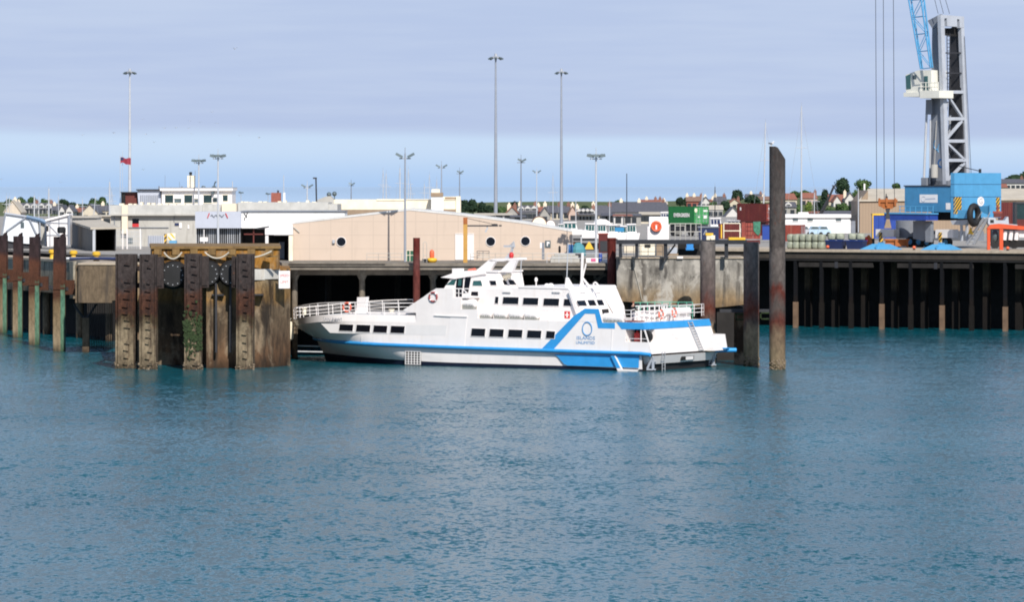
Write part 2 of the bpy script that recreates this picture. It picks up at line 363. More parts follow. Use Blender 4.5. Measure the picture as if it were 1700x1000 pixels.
M_darkpile = tidal('dark_timber_pile', [(0,(0.0360,0.0270,0.0180)),(0.6,(0.0108,0.0078,0.0060)),(3.3,(0.0108,0.0072,0.0060)),(3.8,(0.0060,0.0060,0.0078)),(8,(0.0054,0.0060,0.0078))], 0, 8.5, wob=0.25)
M_backpile = tidal('inner_pile_concrete', [(0,(0.0096,0.0080,0.0072)),(4,(0.0144,0.0104,0.0080)),(4.8,(0.0800,0.0560,0.0336)),(7.4,(0.0680,0.0528,0.0360))], 0, 8, wob=0.4)  # dark shafts with paler tops: shade and sunlit patches put into the colour
M_weed = paint('green_weed', (0.020,0.036,0.009), 0.9, var=0.5, scale=5)
M_shell = paint('barnacle_crust', (0.20,0.15,0.10), 0.95, var=0.35, scale=5)
def cladding(name, c, dx, dz, line=0.75, ox=0.0, oz=0.0, axis=0):
    m, t, b = mk(name)
    co = t.nodes.new('ShaderNodeTexCoord'); s = t.nodes.new('ShaderNodeSeparateXYZ'); t.links.new(co.outputs['Object'], s.inputs[0])
    fx = mth(t, 'FRACT', mth(t, 'DIVIDE', mth(t, 'ADD', s.outputs[axis], ox), dx)); lx = mth(t, 'LESS_THAN', fx, 0.07/dx)
    f = lx
    if dz:
        fz = mth(t, 'FRACT', mth(t, 'DIVIDE', mth(t, 'ADD', s.outputs[2], oz), dz)); f = mth(t, 'MAXIMUM', lx, mth(t, 'LESS_THAN', fz, 0.06/dz))
    cc = ramp(t, noise(t, 0.5, 4), [(0.3, tuple(x*.95 for x in c)), (0.7, c)])
    cc = mixc(t, mth(t, 'MULTIPLY', f, 1-line), cc, tuple(x*.35 for x in c))
    st = ramp(t, noise(t, 1.5, 4, (1,1,0.12)), [(0.58, (0,0,0)), (0.8, (0.25,0.25,0.25))])
    cc = mixc(t, st, cc, tuple(x*.6 for x in c))
    t.links.new(cc, b.inputs['Base Color']); b.inputs['Roughness'].default_value = 0.7
    return m
M_clad = cladding('beige_panel_cladding', (0.53,0.422,0.335), 4.05/2, 1.3, 0.80, 0.6, 0.2)
M_ribtan = cladding('ribbed_brown_sheet', (0.30,0.215,0.145), 0.45, 0, 0.7)
M_hazard, t_, b_ = mk('hazard_stripes')
co_ = t_.nodes.new('ShaderNodeTexCoord'); s_ = t_.nodes.new('ShaderNodeSeparateXYZ'); t_.links.new(co_.outputs['Object'], s_.inputs[0])
q_ = mth(t_, 'FRACT', mth(t_, 'MULTIPLY', mth(t_, 'SUBTRACT', s_.outputs[2], mth(t_, 'ADD', s_.outputs[0], s_.outputs[1])), 2.0))
t_.links.new(mixc(t_, mth(t_, 'GREATER_THAN', q_, 0.5), (0.62,0.36,0.03), (0.02,0.02,0.02)), b_.inputs['Base Color'])

def foliage(name, a, bcol):
    m, t, b = mk(name)
    oi = t.nodes.new('ShaderNodeObjectInfo'); g = t.nodes.new('ShaderNodeNewGeometry')
    f = mth(t, 'ADD', mth(t, 'MULTIPLY', noise(t, 0.35, 3), 0.7), mth(t, 'MULTIPLY', g.outputs['Random Per Island'], 0.3))
    t.links.new(ramp(t, f, [(0.3, a), (0.7, bcol)]), b.inputs['Base Color'])
    b.inputs['Roughness'].default_value = 0.8; b.inputs['Specular IOR Level'].default_value = 0.15
    return m
M_leafd = foliage('dark_foliage', (0.010,0.022,0.014), (0.030,0.055,0.026))
M_leafm = foliage('mid_foliage', (0.030,0.060,0.022), (0.075,0.12,0.040))
M_leafy = foliage('yellow_green_foliage', (0.06,0.10,0.02), (0.14,0.18,0.04))
M_bark = paint('bark', (0.07,0.05,0.035), 0.9)

# -- harbour water and open sea
def water_mat(name, basec, bumpk, rough):
    m, t, b = mk(name)
    big = ramp(t, noise(t, 0.018, 3, (1,0.6,1)), [(0.35, tuple(x*.80 for x in basec)), (0.7, tuple(x*1.12 for x in basec))])
    t.links.new(big, b.inputs['Base Color'])
    b.inputs['Roughness'].default_value = rough; b.inputs['IOR'].default_value = 1.333
    if bumpk:
        # wavelets given as surface slopes directly, so they keep their strength at grazing view
        def slope(scale, detail, k, stretch, loc):
            c = t.nodes.new('ShaderNodeTexCoord'); mp = t.nodes.new('ShaderNodeMapping'); mp.inputs['Scale'].default_value = stretch; mp.inputs['Location'].default_value = loc
            n = t.nodes.new('ShaderNodeTexNoise'); n.inputs['Scale'].default_value = scale; n.inputs['Detail'].default_value = detail; n.inputs['Roughness'].default_value = 0.6
            t.links.new(c.outputs['Object'], mp.inputs[0]); t.links.new(mp.outputs[0], n.inputs[0])
            v = t.nodes.new('ShaderNodeVectorMath'); v.operation = 'SUBTRACT'; t.links.new(n.outputs['Color'], v.inputs[0]); v.inputs[1].default_value = (0.5,0.5,0.5)
            q = t.nodes.new('ShaderNodeVectorMath'); q.operation = 'MULTIPLY'; t.links.new(v.outputs[0], q.inputs[0]); q.inputs[1].default_value = (k*0.7, k, 0)
            return q.outputs[0]
        def vadd(a, b):
            n = t.nodes.new('ShaderNodeVectorMath'); n.operation = 'ADD'
            for i, v in enumerate((a, b)):
                if isinstance(v, tuple): n.inputs[i].default_value = v
                else: t.links.new(v, n.inputs[i])
            return n.outputs[0]
        sl = vadd(slope(4.2, 5, bumpk, (0.85,0.42,1), (0,0,0)), slope(0.45, 3, bumpk*0.35, (0.8,0.5,1), (9,4,0)))
        calm = ramp(t, noise(t, 0.010, 4, (0.7,1.6,1)), [(0.36, (0.50,0.50,0.50)), (0.62, (1.1,1.1,1.1))])
        sc_ = t.nodes.new('ShaderNodeVectorMath'); sc_.operation = 'MULTIPLY'; t.links.new(sl, sc_.inputs[0]); t.links.new(calm, sc_.inputs[1])
        nn = t.nodes.new('ShaderNodeVectorMath'); nn.operation = 'NORMALIZE'; t.links.new(vadd(sc_.outputs[0], (0,0,1)), nn.inputs[0])
        t.links.new(nn.outputs[0], b.inputs['Normal'])
    return m
M_water = water_mat('harbour_water', (0.003,0.070,0.092), 2.0, 0.20)
M_sea = water_mat('open_sea_water', (0.05,0.15,0.28), 0, 0.03)
struct('harbour_water', MB().add([(-400,20,0),(400,20,0),(400,900,0),(-400,900,0)], [(0,1,2,3)]), M_water)
struct('sea', MB().add([(-60000,900,0),(60000,900,0),(60000,90000,0),(-60000,90000,0)], [(0,1,2,3)]), M_sea)

# -- land behind the quays: one sheet, set back from the piled edges
GZ = 8.85
THQ = R(28)
QX, QY = 31.3, 476.0                                   # a point on the right quay's front edge
QF = Fr(QX, QY, THQ)                                   # right quay frame: y=0 is the edge
def qw(x, y): p = QF.world(x, y); return (p.x, p.y)
edge = [(-400,760),(-66,500),(-54.5,470),(-38,431),(-22,412),(-22,418),(10,424),(14,440), qw(-16,9), qw(70,9), (400,330)]
back = [(400,1000),(-400,1000)]
land = MB().prismz(edge+back, GZ-.25, GZ)
o_ = MB().prismz([(x, y+2.5) for x, y in edge]+[(400,990),(-400,990)], -1.0, GZ-.252).build('quay_core', M_void); o_['kind'] = 'structure'  # near black so the face below the land sheet reads as shaded
struct('quay_land', land, M_quay)
# rising ground of the far shore, seen over the roofs
def shore():
    b = MB(); nx, ny = 60, 14; pts = []
    for j in range(ny+1):
        for i in range(nx+1):
            X = -330+660*i/nx; Y = 1000+500*j/ny; t = j/ny
            px = X/Y*F+CX
            h = 1.2+4.5*max(0, min(1, (px-1050)/350))**1.2+2.5*max(0, min(1, (px-1600)/120))+1.0*math.sin(X*.03+1)
            pts.append((X, Y, GZ-0.3*(j == 0)+h*math.sin(t*math.pi*0.5)-8*max(0, t-0.8)))
    fs = [(j*(nx+1)+i, j*(nx+1)+i+1, (j+1)*(nx+1)+i+1, (j+1)*(nx+1)+i) for j in range(ny) for i in range(nx)]
    b.add(pts, fs); return b
M_grass = foliage('rough_grass', (0.05,0.075,0.025), (0.12,0.13,0.05))
struct('shore_hill', shore(), M_grass, smooth=True)
# ------------------------------------------------------------------ the ferry
FB = Fr(11.17, 363.6, R(31)); BW = 12.0
ferry = thing('ferry', 'white passenger ferry with blue diagonal stripe berthed stern towards the grey steel piles', 'ferry', (11.17, 363.6, 0), -R(31))
def fp(pts, y=0.0): return [FB.oy_(a, b, y) for a, b in pts]
def part(mb, name, m, parent=None, smooth=False, **k): return mb.build(name, m, parent or ferry, smooth, **k)
def lerp(a, b, t): return a+(b-a)*t
# hull skin as strips between levels; nose parameter t in 0..1
def pw(a, table):
    for (a0, v0), (a1, v1) in zip(table[:-1], table[1:]):
        if a <= a1: return lerp(v0, v1, max(0, (a-a0)/(a1-a0)))
    return table[-1][1]
RZ = [(-2,1.33),(0,1.36),(20,1.52),(38,1.80)]                     # rub rail height along the hull
GU = [(0,4.5),(30.5,4.45),(34,4.30),(37,4.0),(40.3,3.62)]         # gunwale height
BT = [(0,0.16),(6,0.30),(20,0.34),(30,0.52),(37,0.66)]            # top of the dark boot
def level(zf, a0, a1, p, inset, nb=9, nn=12):
    pts = []
    for i in range(nb): a = lerp(0, a0, i/nb); pts.append((a, inset, zf(a)))
    for i in range(nn+1):
        t = i/nn; a = lerp(a0, a1, t); y = inset+(6-inset)*t**p; pts.append((a, y, zf(a)))
    return pts
lv_keel = level(lambda a: -0.8, 22, 36.2, 1.5, 0.22)
lv_boot = level(lambda a: pw(a, BT), 22, 36.9, 1.6, 0.14)
lv_rlo = level(lambda a: pw(a, RZ), 26, 37.6, 1.9, 0.06)
lv_rhi = level(lambda a: pw(a, RZ)+0.35, 27, 38.1, 2.0, 0.0)
lv_knk = level(lambda a: pw(a, GU)-0.62, 30, 40.0, 2.2, 0.0)
lv_gun = level(lambda a: pw(a, GU), 30.2, 40.25, 2.2, 0.22)
def strip(mb, A, B, a_lo=None):
    n = len(A)
    for far in (0, 1):
        f = (lambda p: (-p[0], p[1], p[2])) if not far else (lambda p: (-p[0], BW-p[1], p[2]))
        vs = [f(p) for p in A]+[f(p) for p in B]
        mb.add(vs, [(i, i+1, n+i+1, n+i) for i in range(n-1)])
b = MB(); strip(b, lv_keel, lv_boot); part(b, 'boot_top', M_boot)
b = MB(); strip(b, lv_boot, lv_rlo); part(b, 'lower_hull', M_white, smooth=True)
b = MB()
# bow part of the upper hull, closed by the foredeck
AF = 23.0                                                         # the deck house ends here, the bow begins
def bow(zf, a0, a1, p, inset, nb=5, nn=12):
    return [(lerp(AF, a0, i/nb), inset, zf(lerp(AF, a0, i/nb))) for i in range(nb)]+level(zf, a0, a1, p, inset, 0, nn)
A, K, G = bow(lambda a: pw(a, RZ)+0.35, 27, 38.1, 2.0, 0.0), bow(lambda a: pw(a, GU)-0.62, 30, 40.0, 2.2, 0.0), bow(lambda a: pw(a, GU), 30.2, 40.25, 2.2, 0.14)
strip(b, bow(lambda a: pw(a, RZ), 26, 37.6, 1.9, 0.06), A); strip(b, A, K); strip(b, K, G)
part(b, 'upper_hull', M_white, smooth=True, ang=25)
b = MB(); n = len(G)
vs = [(-p[0], p[1], p[2]) for p in G]+[(-p[0], 6, p[2]+0.10) for p in G]+[(-p[0], BW-p[1], p[2]) for p in G]
b.add(vs, [(i, i+1, n+i+1, n+i) for i in range(n-1)]+[(n+i, n+i+1, 2*n+i+1, 2*n+i) for i in range(n-1)])
part(b, 'foredeck', M_deckw)
# rub rail
for far in (0, 1):
    pts = []
    for (a, y, z) in level(lambda a: pw(a, RZ)+0.18, 26.5, 37.9, 1.95, -0.16):
        pts.append((-a, y if not far else BW-y, z))
    pts = [(0.95, pts[0][1], 1.46)]+pts
    b = MB().tube(pts, 0.165, 10); part(b, 'rub_rail', M_blue, smooth=True)
# main deck house: side profile traced, full beam
prof = fp([(646,519),(668,516),(701,494.5),(712,494.5),(724,494.5),(752,494.5),(758,494.5),(765,494.5),(765,514),(793,514.5),(793,529),(950,534),(966,535),(1000,536.5),(1067,536.5)])
low = [(0.95-0.0, 1.52)]
body = prof[:-1]+[(prof[-1][0]-1.9, prof[-1][1])]
zt = prof[-1][1]
xe = prof[-1][0]
prof[0] = (-AF, prof[0][1])
body = prof[:12]+fp([(1020,536.5),(1020,590)])+[(prof[0][0], pw(-prof[0][0], RZ)+0.12)]
b = MB().prism(body, 0.0, BW); part(b, 'deck_house', M_white)
for y_ in (0.0, BW-.22): part(MB().prism(fp([(700.5,495),(715,484.5),(724,479),(752,479),(752,494.5)]), y_, y_+.22), 'bulwark', M_white)
part(MB().prism(fp([(700,496),(724,479.5),(726.5,481.5),(704,497)], .22), .22, BW-.22), 'front_slope', M_white)
# aft quarter with the mooring recess and the raked transom
t0, t1 = FB.oy_(1067,536.5,0), FB.oy_(1083,588.5,0)
xq = FB.oy_(1020,560,0)[0]
zdo, zdi = FB.oy_(1040,545,0)[1], FB.oy_(1040,568,0)[1]           # recess head and sill
def rake(z): return lerp(t1[0], t0[0], (z-t1[1])/(t0[1]-t1[1]))
b = MB()
def slab(b, z0, z1, y0, y1): b.prism([(xq, z0), (rake(z0), z0), (rake(z1), z1), (xq, z1)], y0, y1)
slab(b, t1[1], zdi, 0, BW)                                         # below the sill
slab(b, zdi, zdo, 1.7, BW)                                         # behind the recess
slab(b, zdo, t0[1], 0, BW)                                         # above the recess
x8 = FB.oy_(1038.5,556,0)[0]
b.prism([(xq, zdi), (x8, zdi), (x8, zdo), (xq, zdo)], 0, 1.7)
b.add([(rake(zdi)-0.1,0,zdi),(rake(zdi),0,zdi),(rake(zdo),0.0,zdo),(rake(zdo)-0.1,0.0,zdo),(rake(zdi)-0.1,0.12,zdi),(rake(zdi),0.12,zdi),(rake(zdo),0.12,zdo),(rake(zdo)-0.1,0.12,zdo)],
      [(0,1,2,3),(7,6,5,4),(0,4,5,1),(1,5,6,2),(2,6,7,3),(3,7,4,0)])
part(b, 'stern_quarter', M_white)
x9 = FB.oy_(1060,556,0)[0]
part(MB().box(x8+0.02, x8+0.62, 1.58, 1.69, zdi+0.05, zdo-0.12), 'recess_doorway', M_void)
part(MB().box(x8+0.30, x8+0.78, 1.0, 1.5, zdi, zdi+0.75).cyl((x8+0.5,1.2,zdi+0.75),(x8+0.5,1.2,zdi+0.95),0.12,0.08), 'fire_box', M_red)
part(MB().box(x8+0.95, x8+1.55, 1.45, 1.69, zdi, zdo-0.02), 'recess_locker', M_greyband)
b = MB().torus((x8+1.95, 0.35, zdi+0.48), 0.40, 0.16, 'y', 18, 8, 0, math.pi*2); b.cyl((x8+1.95,0.2,zdi+0.48),(x8+1.95,0.5,zdi+0.48),0.3)
part(b, 'rope_reel', M_black, smooth=True)
part(MB().cyl((x8+1.5,0.06,zdi),(x8+1.5,0.06,zdo-.1),0.05).tube([(x8,0.06,zdi+.28),(rake(zdi+.28)-.1,0.06,zdi+.28)],0.03), 'recess_rail', M_whiter)
# transom trim: blue band, lower beam, ladder, name, draught openings
def tr(px, py, off=0.03):
    """photo pixel -> point on the raked transom face"""
    x = 0.3
    for _ in range(8):
        y, z = FB.ox_(px, py, x); x = rake(z)
    return (x+off, y, z)
def trq(mb, pts, th=0.05):
    a = [tr(px, py, 0.006) for px, py in pts]; c = [tr(px, py, th) for px, py in pts]; n = len(pts)
    mb.add(a+c, [list(range(n))[::-1], list(range(n, 2*n))]+[(i, (i+1)%n, (i+1)%n+n, i+n) for i in range(n)])
    return mb
zb0, zb1 = FB.oy_(1070,547.5,0)[1], t0[1]
b = MB().prism([(rake(zb0), zb0), (rake(zb0)+.05, zb0), (rake(zb1)+.05, zb1+0.03), (rake(zb1), zb1+0.03)], -0.003, BW+0.003)
part(b, 'transom_stripe', M_blue)
b = MB().prism([(rake(zb0)-2.3, zb0), (rake(zb0)+.002, zb0), (rake(zb1)+.002, zb1+.025), (rake(zb1)-2.6, zb1+.025)], -0.025, 0.0); part(b, 'quarter_stripe', M_blue)
b = MB().hexa([(-0.1,0.6,0.55),(0.80,0.9,0.62),(0.80,BW-0.4,0.62),(-0.1,BW-0.4,0.55),(-0.1,0.3,1.33),(1.10,0.3,1.33),(1.10,BW-0.1,1.33),(-0.1,BW-0.1,1.33)])
part(b, 'transom_beam', M_white)
part(MB().box(0.93, 1.02, 5.3, 7.6, 0.78, 1.12), 'transom_port', M_void)
part(MB().box(0.95, 1.035, 6.1, 7.45, 0.80, 1.08), 'port_flap', M_greyband)
part(MB().box(-0.3, 0.55, 0.35, BW-0.3, -0.5, 0.56), 'stern_skirt', M_black)
for y0 in (0.25, BW-0.75):
    b = MB(); b.beam((1.0,y0,1.25),(1.0,y0,0.15),0.16); b.beam((1.0,y0,1.2),(0.45,y0,0.25),0.16); b.beam((0.9,y0+.5,0.9),(0.3,y0+.5,0.2),0.22); b.box(0.4,1.0,y0-.1,y0+.5,0.1,0.22)
    part(b, 'waterjet_frame', M_cgrey)
# platform at the far quarter
b = MB().hexa([(-0.3,BW-2.6,1.5),(2.0,BW-2.6,1.5),(2.0,BW,1.5),(-0.3,BW,1.5),(-0.3,BW-2.6,2.95),(1.75,BW-2.6,2.9),(1.75,BW,2.9),(-0.3,BW,2.95)])
part(b, 'quarter_platform', M_white)
part(MB().cyl((1.2,BW-.9,1.48),(2.6,BW+.45,1.48),0.2,0.2,10).box(1.3,2.3,BW-.9,BW-.2,1.62,1.72), 'quarter_fender', M_blue, smooth=True)
b = MB()
for k in range(2):
    pa_, pb_ = [(1140,534),(1160,583)], [(1147,534),(1167,583)]
    q = (pa_, pb_)[k]; b.beam(tr(*q[0], 0.12), tr(*q[1], 0.12), 0.07)
for k in range(11):
    t = (k+.5)/11; b.beam(tr(lerp(1140,1160,t), lerp(534,583,t), 0.12), tr(lerp(1147,1167,t), lerp(534,583,t), 0.12), 0.06)
part(b, 'stern_ladder', M_steel)
b = MB().tube([(1.15,1.6,1.7),(1.15,1.6,-0.3)],0.03).tube([(1.15,2.1,1.7),(1.15,2.1,-0.3)],0.03)
for k in range(6): b.tube([(1.15,1.6,-.1+.3*k),(1.15,2.1,-.1+.3*k)],0.025)
part(b, 'boarding_ladder', M_steel)
def on_transom(mb, px, py):
    o = tr(px, py, 0.02); a = math.atan2(t1[0]-t0[0], t0[1]-t1[1])
    mb.xf(Matrix.Translation(o) @ Matrix.Rotation(-a, 4, 'Y') @ Matrix.Rotation(R(90), 4, 'Z')); return mb
part(on_transom(text_mesh('SAN PAWL', 0.52, 0.008), 1121, 555.5), 'stern_name', M_greyband)
part(on_transom(text_mesh('MALTA', 0.34, 0.008), 1125, 561.5), 'port_of_registry', M_greyband)
# blue stern panel on the lower hull and the stepped strake
def side(pts, th, name, m, y=0.0, parent=None, out=0.0):
    return part(MB().prism(fp(pts, y), y-out-th, y-out), name, m, parent)
side([(905,588.2),(921,589.2),(927,593),(937,604.5),(943,607.2),(1061,611.2),(1062,590.5)], 0.03, 'stern_panel', M_blue, y=0.06, out=0.06)
b = MB().prism(fp([(1016,591),(1023,591),(1034,613),(1062,614.5),(1060,617.4),(1028,617.2)], 0.0), -0.22, 0.0); part(b, 'spray_strake', M_white)
b = MB().prism(fp([(1016,591),(1022,591),(1032,611),(1026,611.5)], 0.0), -0.245, -0.222); part(b, 'strake_stripe', M_blue)
# stripe up the side and the fin with the round mark
side([(896.5,582.5),(916.5,583.5),(971.5,521),(988,521.4),(993,545.2),(1021,546),(1021,536.5),(1000,536),(994,513.3),(971,512.6),(953,524.5)], 0.02, 'diagonal_stripe', M_blue)
b = MB().prism(fp([(953,533),(972,512.8),(993.5,513.4),(1001,536)]), 0.001, 0.28)
part(b, 'stripe_fin', M_white)
b = MB().torus((0,0,0), 0.52, 0.055, 'y', 28, 6); b.v = [(x*0.9, y, z*1.12) for x, y, z in b.v]
c = FB.oy_(975,546.2,0); part(shift(b, c[0], -0.02, c[1]), 'ring_emblem', paint('emblem_blue', (0.10,0.28,0.52), 0.4))
M_let = MT['emblem_blue']
c = FB.oy_(972.5,561.8,0); part(shift(text_mesh('ISLANDS', 0.42, 0.006, sx=1.16), c[0], -0.02, c[1]), 'lettering', M_let)
c = FB.oy_(972,569.6,0); part(shift(text_mesh('UNLIMITED', 0.36, 0.006, sx=1.04), c[0], -0.02, c[1]), 'lettering', M_let)
c = FB.oy_(552,531.0,0); part(shift(text_mesh('SAN PAWL', 0.46, 0.02, sx=0.98), c[0], 0.06, c[1]), 'bow_name', paint('faded_grey_lettering', (0.36,0.36,0.38), 0.5))
# pale grey band, door, seams
side([(533,537.5),(563,538),(688,539.6),(742,540.6),(740,557.5),(688,556.4),(563,553.5),(548,553)], 0.008, 'side_band', M_greyband)
side([(748,526.5),(775.5,528),(771,577),(743,575.5)], 0.03, 'side_door', M_whiter)
side([(721,523.3),(776,525.2),(776,527),(748,526.2),(721,524.6)], 0.10, 'door_canopy', M_greyband)
side([(686,538),(686.6,538),(686.6,573),(686,573)], 0.006, 'plate_seam', M_greyband)
side([(1016,546),(1017,546),(1015,588),(1014,588)], 0.03, 'plate_seam', M_greyband)
for px in (600, 636, 826, 860):
    q0 = FB.oy_(px,556,0); part(MB().box(q0[0]-.02, q0[0]+.02, -.012, .002, pw(-q0[0],RZ)+.2, q0[1]), 'plate_seam', M_greyband)
side([(1043,583.5),(1066,584.5),(1066,586.4),(1043,585.4)], 0.12, 'mooring_fairlead', M_dark)
o = side([(673.5,583),(699,584),(699,606),(673,605)], 0.03, 'intake_grille', M_void, y=0.08, out=0.0)
g = MB()
for k in range(6): g.prism(fp([(673.3+4.9*k,583),(674.4+4.9*k,583),(674.2+4.9*k,605.6),(673.1+4.9*k,605.6)], 0.08), 0.0, 0.05)
for k in range(6): g.prism(fp([(673.3,583.3+4.2*k),(699,584+4.2*k),(699,585+4.2*k),(673.3,584.3+4.2*k)], 0.08), -0.005, 0.055)
part(g, 'grille_bars', M_greyband, o)
# windows: a dark pane in a slim pale frame
def window(pts, y, name='window', frame=True, m=None):
    q = fp(pts, y); w_ = part(MB().prism(q, y-0.035, y+0.02), name, m or M_glass)
    if frame:
        cx_, cz_ = sum(p[0] for p in q)/len(q), sum(p[1] for p in q)/len(q)
        f = MB(); n_ = len(q); o_ = [(cx_+(x-cx_)*1.0+0.035*math.copysign(1, x-cx_), cz_+(z-cz_)+0.035*math.copysign(1, z-cz_)) for x, z in q]
        for i in range(n_):
            j = (i+1)%n_; f.prism([q[i], q[j], o_[j], o_[i]], y-0.05, y)
        part(f, 'window_frame', M_whiter, w_)
    return w_
for (a, bq, c_, d_) in ((563.3,538.5,587.2,550.3),(591.5,539.4,615.7,551.9),(620,540.4,643.8,553),(648.6,541.2,672.7,553.8),
                        (782.5,545.4,806.5,559),(812.8,546.4,837,560),(844,547.3,868.2,561),(875.3,548.6,899.5,562),(906.8,549.8,922,562.6)):
    window([(a+1.0,bq),(c_,bq+.9),(c_-1.4,d_+.1),(a-.6,d_-.7)], 0.0)
# upper cabin
YU = 1.75
cab = fp([(812,480),(866,477.6),(878,478),(930,479.2),(943,479.6),(957,513),(960,538),(793,532)], YU)
part(MB().prism(cab, YU, BW-YU), 'upper_cabin', M_white)
roof = fp([(862,475),(862,478),(944,480.2),(941,476.6)], YU)
part(MB().prism(roof, YU-0.06, BW-YU+0.06), 'cabin_roof', M_whiter)
for (a, bq, c_, d_) in ((822,492.7,828.2,504.4),(835,493.3,861.7,505.3),(868.5,494.5,894.5,506.6),(902.5,495.6,929,508.2)):
    window([(a+.8,bq),(c_,bq+.6),(c_-1.0,d_+.1),(a-.6,d_-.5)], YU)
window([(937,496.6),(945.2,497),(949.2,508.6),(935.5,508)], YU)
for px in (836, 918):
    side([(px,482.8),(px+12.5,483.3),(px+12.5,486),(px,485.5)], 0.14, 'roof_vent', M_greyband, y=YU)
# aft upper cabin, faces the stern in a raked front
xa0, za0 = FB.oy_(943,479.6,YU); xa1, za1 = FB.oy_(957,513,YU)
def xr(z): return lerp(xa1, xa0, (z-za1)/(za0-za1))
zt_, zb_ = za0, FB.oy_(960,538,YU)[1]
b = MB().hexa([(xr(zb_)-1.2,YU+.25,zb_),(xr(zb_)+0.25,YU+.35,zb_),(xr(zb_)+0.25,BW-YU-2.2,zb_),(xr(zb_)-1.2,BW-YU-.25,zb_),
               (xr(zt_)-1.2,YU+.25,zt_+.05),(xr(zt_)+0.25,YU+.35,zt_+.05),(xr(zt_)+0.25,BW-YU-2.6,zt_+.05),(xr(zt_)-1.2,BW-YU-.25,zt_+.05)])
part(b, 'cabin_aft_front', M_whiter)
def aft(px, py, off):
    x = xr(5)
    for _ in range(8):
        y, z = FB.ox_(px, py, x); x = xr(z)+0.25
    return (x+off, y, z)
def aftq(pts, name, m, th=0.03, parent=None):
    a = [aft(*p, 0.004) for p in pts]; c = [aft(*p, th) for p in pts]; n = len(pts)
    return part(MB().add(a+c, [list(range(n))[::-1], list(range(n, 2*n))]+[(i, (i+1)%n, (i+1)%n+n, i+n) for i in range(n)]), name, m, parent)
for pts in ([(957.2,499.6),(970.6,498.8),(974.4,508),(960.8,508)], [(974.6,498.6),(986,498.2),(990.2,507.4),(978.4,507.8)], [(989.8,498.2),(999.4,498),(1003.4,506.8),(993.4,507.2)]):
    aftq(pts, 'window', M_glass)
aftq([(998.5,514),(1009.5,513),(1011,519),(1000.5,523)], 'aft_opening', M_void)
for px in (962, 988): aftq([(px,484.3),(px+8,484),(px+8,486.4),(px,486.8)], 'roof_vent', M_greyband, 0.12)
p0, p1 = aft(996,480,0.1), aft(1018,522,0.3)
part(MB().beam(p0, p1, 0.30, 0.25), 'aft_corner_strut', M_whiter)
part(MB().beam(aft(944,480.5,0.05), aft(957,514,0.05), 0.14), 'aft_corner_strut', M_whiter)
# wheelhouse block
YW = 3.6; YL = 2.1                                                # upper wheelhouse is narrower than its base
base_ = fp([(722,480),(736,479.2),(830,479.6),(832,500),(793,530),(766,514),(740,500)], YL)
part(MB().prism(base_, YL, BW-YL), 'wheelhouse_base', M_white)
wh = fp([(735,482),(741,473),(748,463.8),(757,462.5),(790,452.5),(806,452.5),(826,452.2),(831,482)], YW)
part(MB().prism(wh, YW, BW-YW-.6), 'wheelhouse', M_white)
xw0, zs0 = FB.oy_(826,452.2,YW); xw1, zw1 = FB.oy_(831,482,YW)
def wrear(z): return lerp(xw1, xw0, (z-zw1)/(zs0-zw1))
def wr(px, py, off):
    x = xw0
    for _ in range(8):
        y, z = FB.ox_(px, py, x); x = wrear(z)
    return (x+off, y, z)
def wrq(pts, name, m, th=.03):
    A_ = [wr(*p, .004) for p in pts]; C_ = [wr(*p, th) for p in pts]; n = len(pts)
    return part(MB().add(A_+C_, [list(range(n))[::-1], list(range(n, 2*n))]+[(i, (i+1)%n, (i+1)%n+n, i+n) for i in range(n)]), name, m)
brow = fp([(733,460.8),(759,451.5),(775,449.6),(794,449.0),(806,449.6),(808,455.5),(800,456),(757,463.2)], YW)
part(MB().prism(brow, YW-0.15, BW-YW-1.6), 'wheelhouse_roof', M_whiter)
window([(741,473.2),(750.5,465.2),(757.5,463.8),(754.5,473.4)], YW, m=M_glassg, frame=False)
window([(758.8,460),(769.5,460.3),(768.3,478.6),(756.8,478.4)], YW, 'wheelhouse_door', False)
window([(772.5,460.4),(782,460.6),(779,478.6),(770.5,478.5)], YW, 'wheelhouse_door', False)
window([(756.8,480.3),(768.2,480.4),(767.5,493),(755.3,493)], YL, 'lower_door', False)
window([(770.2,480.4),(778.6,480.6),(777,487.5),(769.3,487.2)], YL, 'lower_door', False)
part(MB().prism(fp([(761.5,463.5),(767,463.5),(766,474.5),(760.5,474.5)], YW), YW-0.06, YW-0.036), 'door_pane', M_glassg)
window([(786,466.4),(799,466),(801.5,475),(784.5,474.8)], YW, m=M_glassg)
window([(783,484.6),(793.5,484.6),(794,491.5),(782,490.6)], YL, frame=False)
window([(812.5,466.2),(823.4,466.4),(825,473.8),(814.8,474)], YW)
wrq([(834,465.4),(839.4,465.4),(842.4,473),(837,473)], 'window', M_glass)
wrq([(843.6,465.2),(852,465.2),(857,472.8),(846.6,472.8)], 'window', M_glass)
part(MB().box(FB.oy_(806,450,YW)[0]-.3, xw0+.12, YW-.1, BW-YW-.55, zs0, zs0+.14), 'wheelhouse_roof', M_whiter)
# bridge wing platform with rail
YB = 0.15
b = MB()
pts = fp([(754,479.5),(767,480),(775,486),(778,493)], YB)
b.tube([(x,YB,z) for x, z in pts], 0.045)
for (px, py0, py1) in ((756,480,494),(761.5,480,494),(767.5,480.3,494),(773,484.5,494)):
    b.tube([(FB.oy_(px,py0,YB)[0],YB,FB.oy_(px,py0,YB)[1]),(FB.oy_(px,py1,YB)[0],YB,FB.oy_(px,py1,YB)[1])], 0.035)
m_ = fp([(754,486.5),(777,488)], YB); b.tube([(x,YB,z) for x, z in m_], 0.03)
part(b, 'bridge_wing_rail', M_whiter)
part(MB().prism(fp([(754,493.5),(778,493.5),(778,495.5),(754,495.5)],YB), YB, YL), 'bridge_wing', M_whiter)
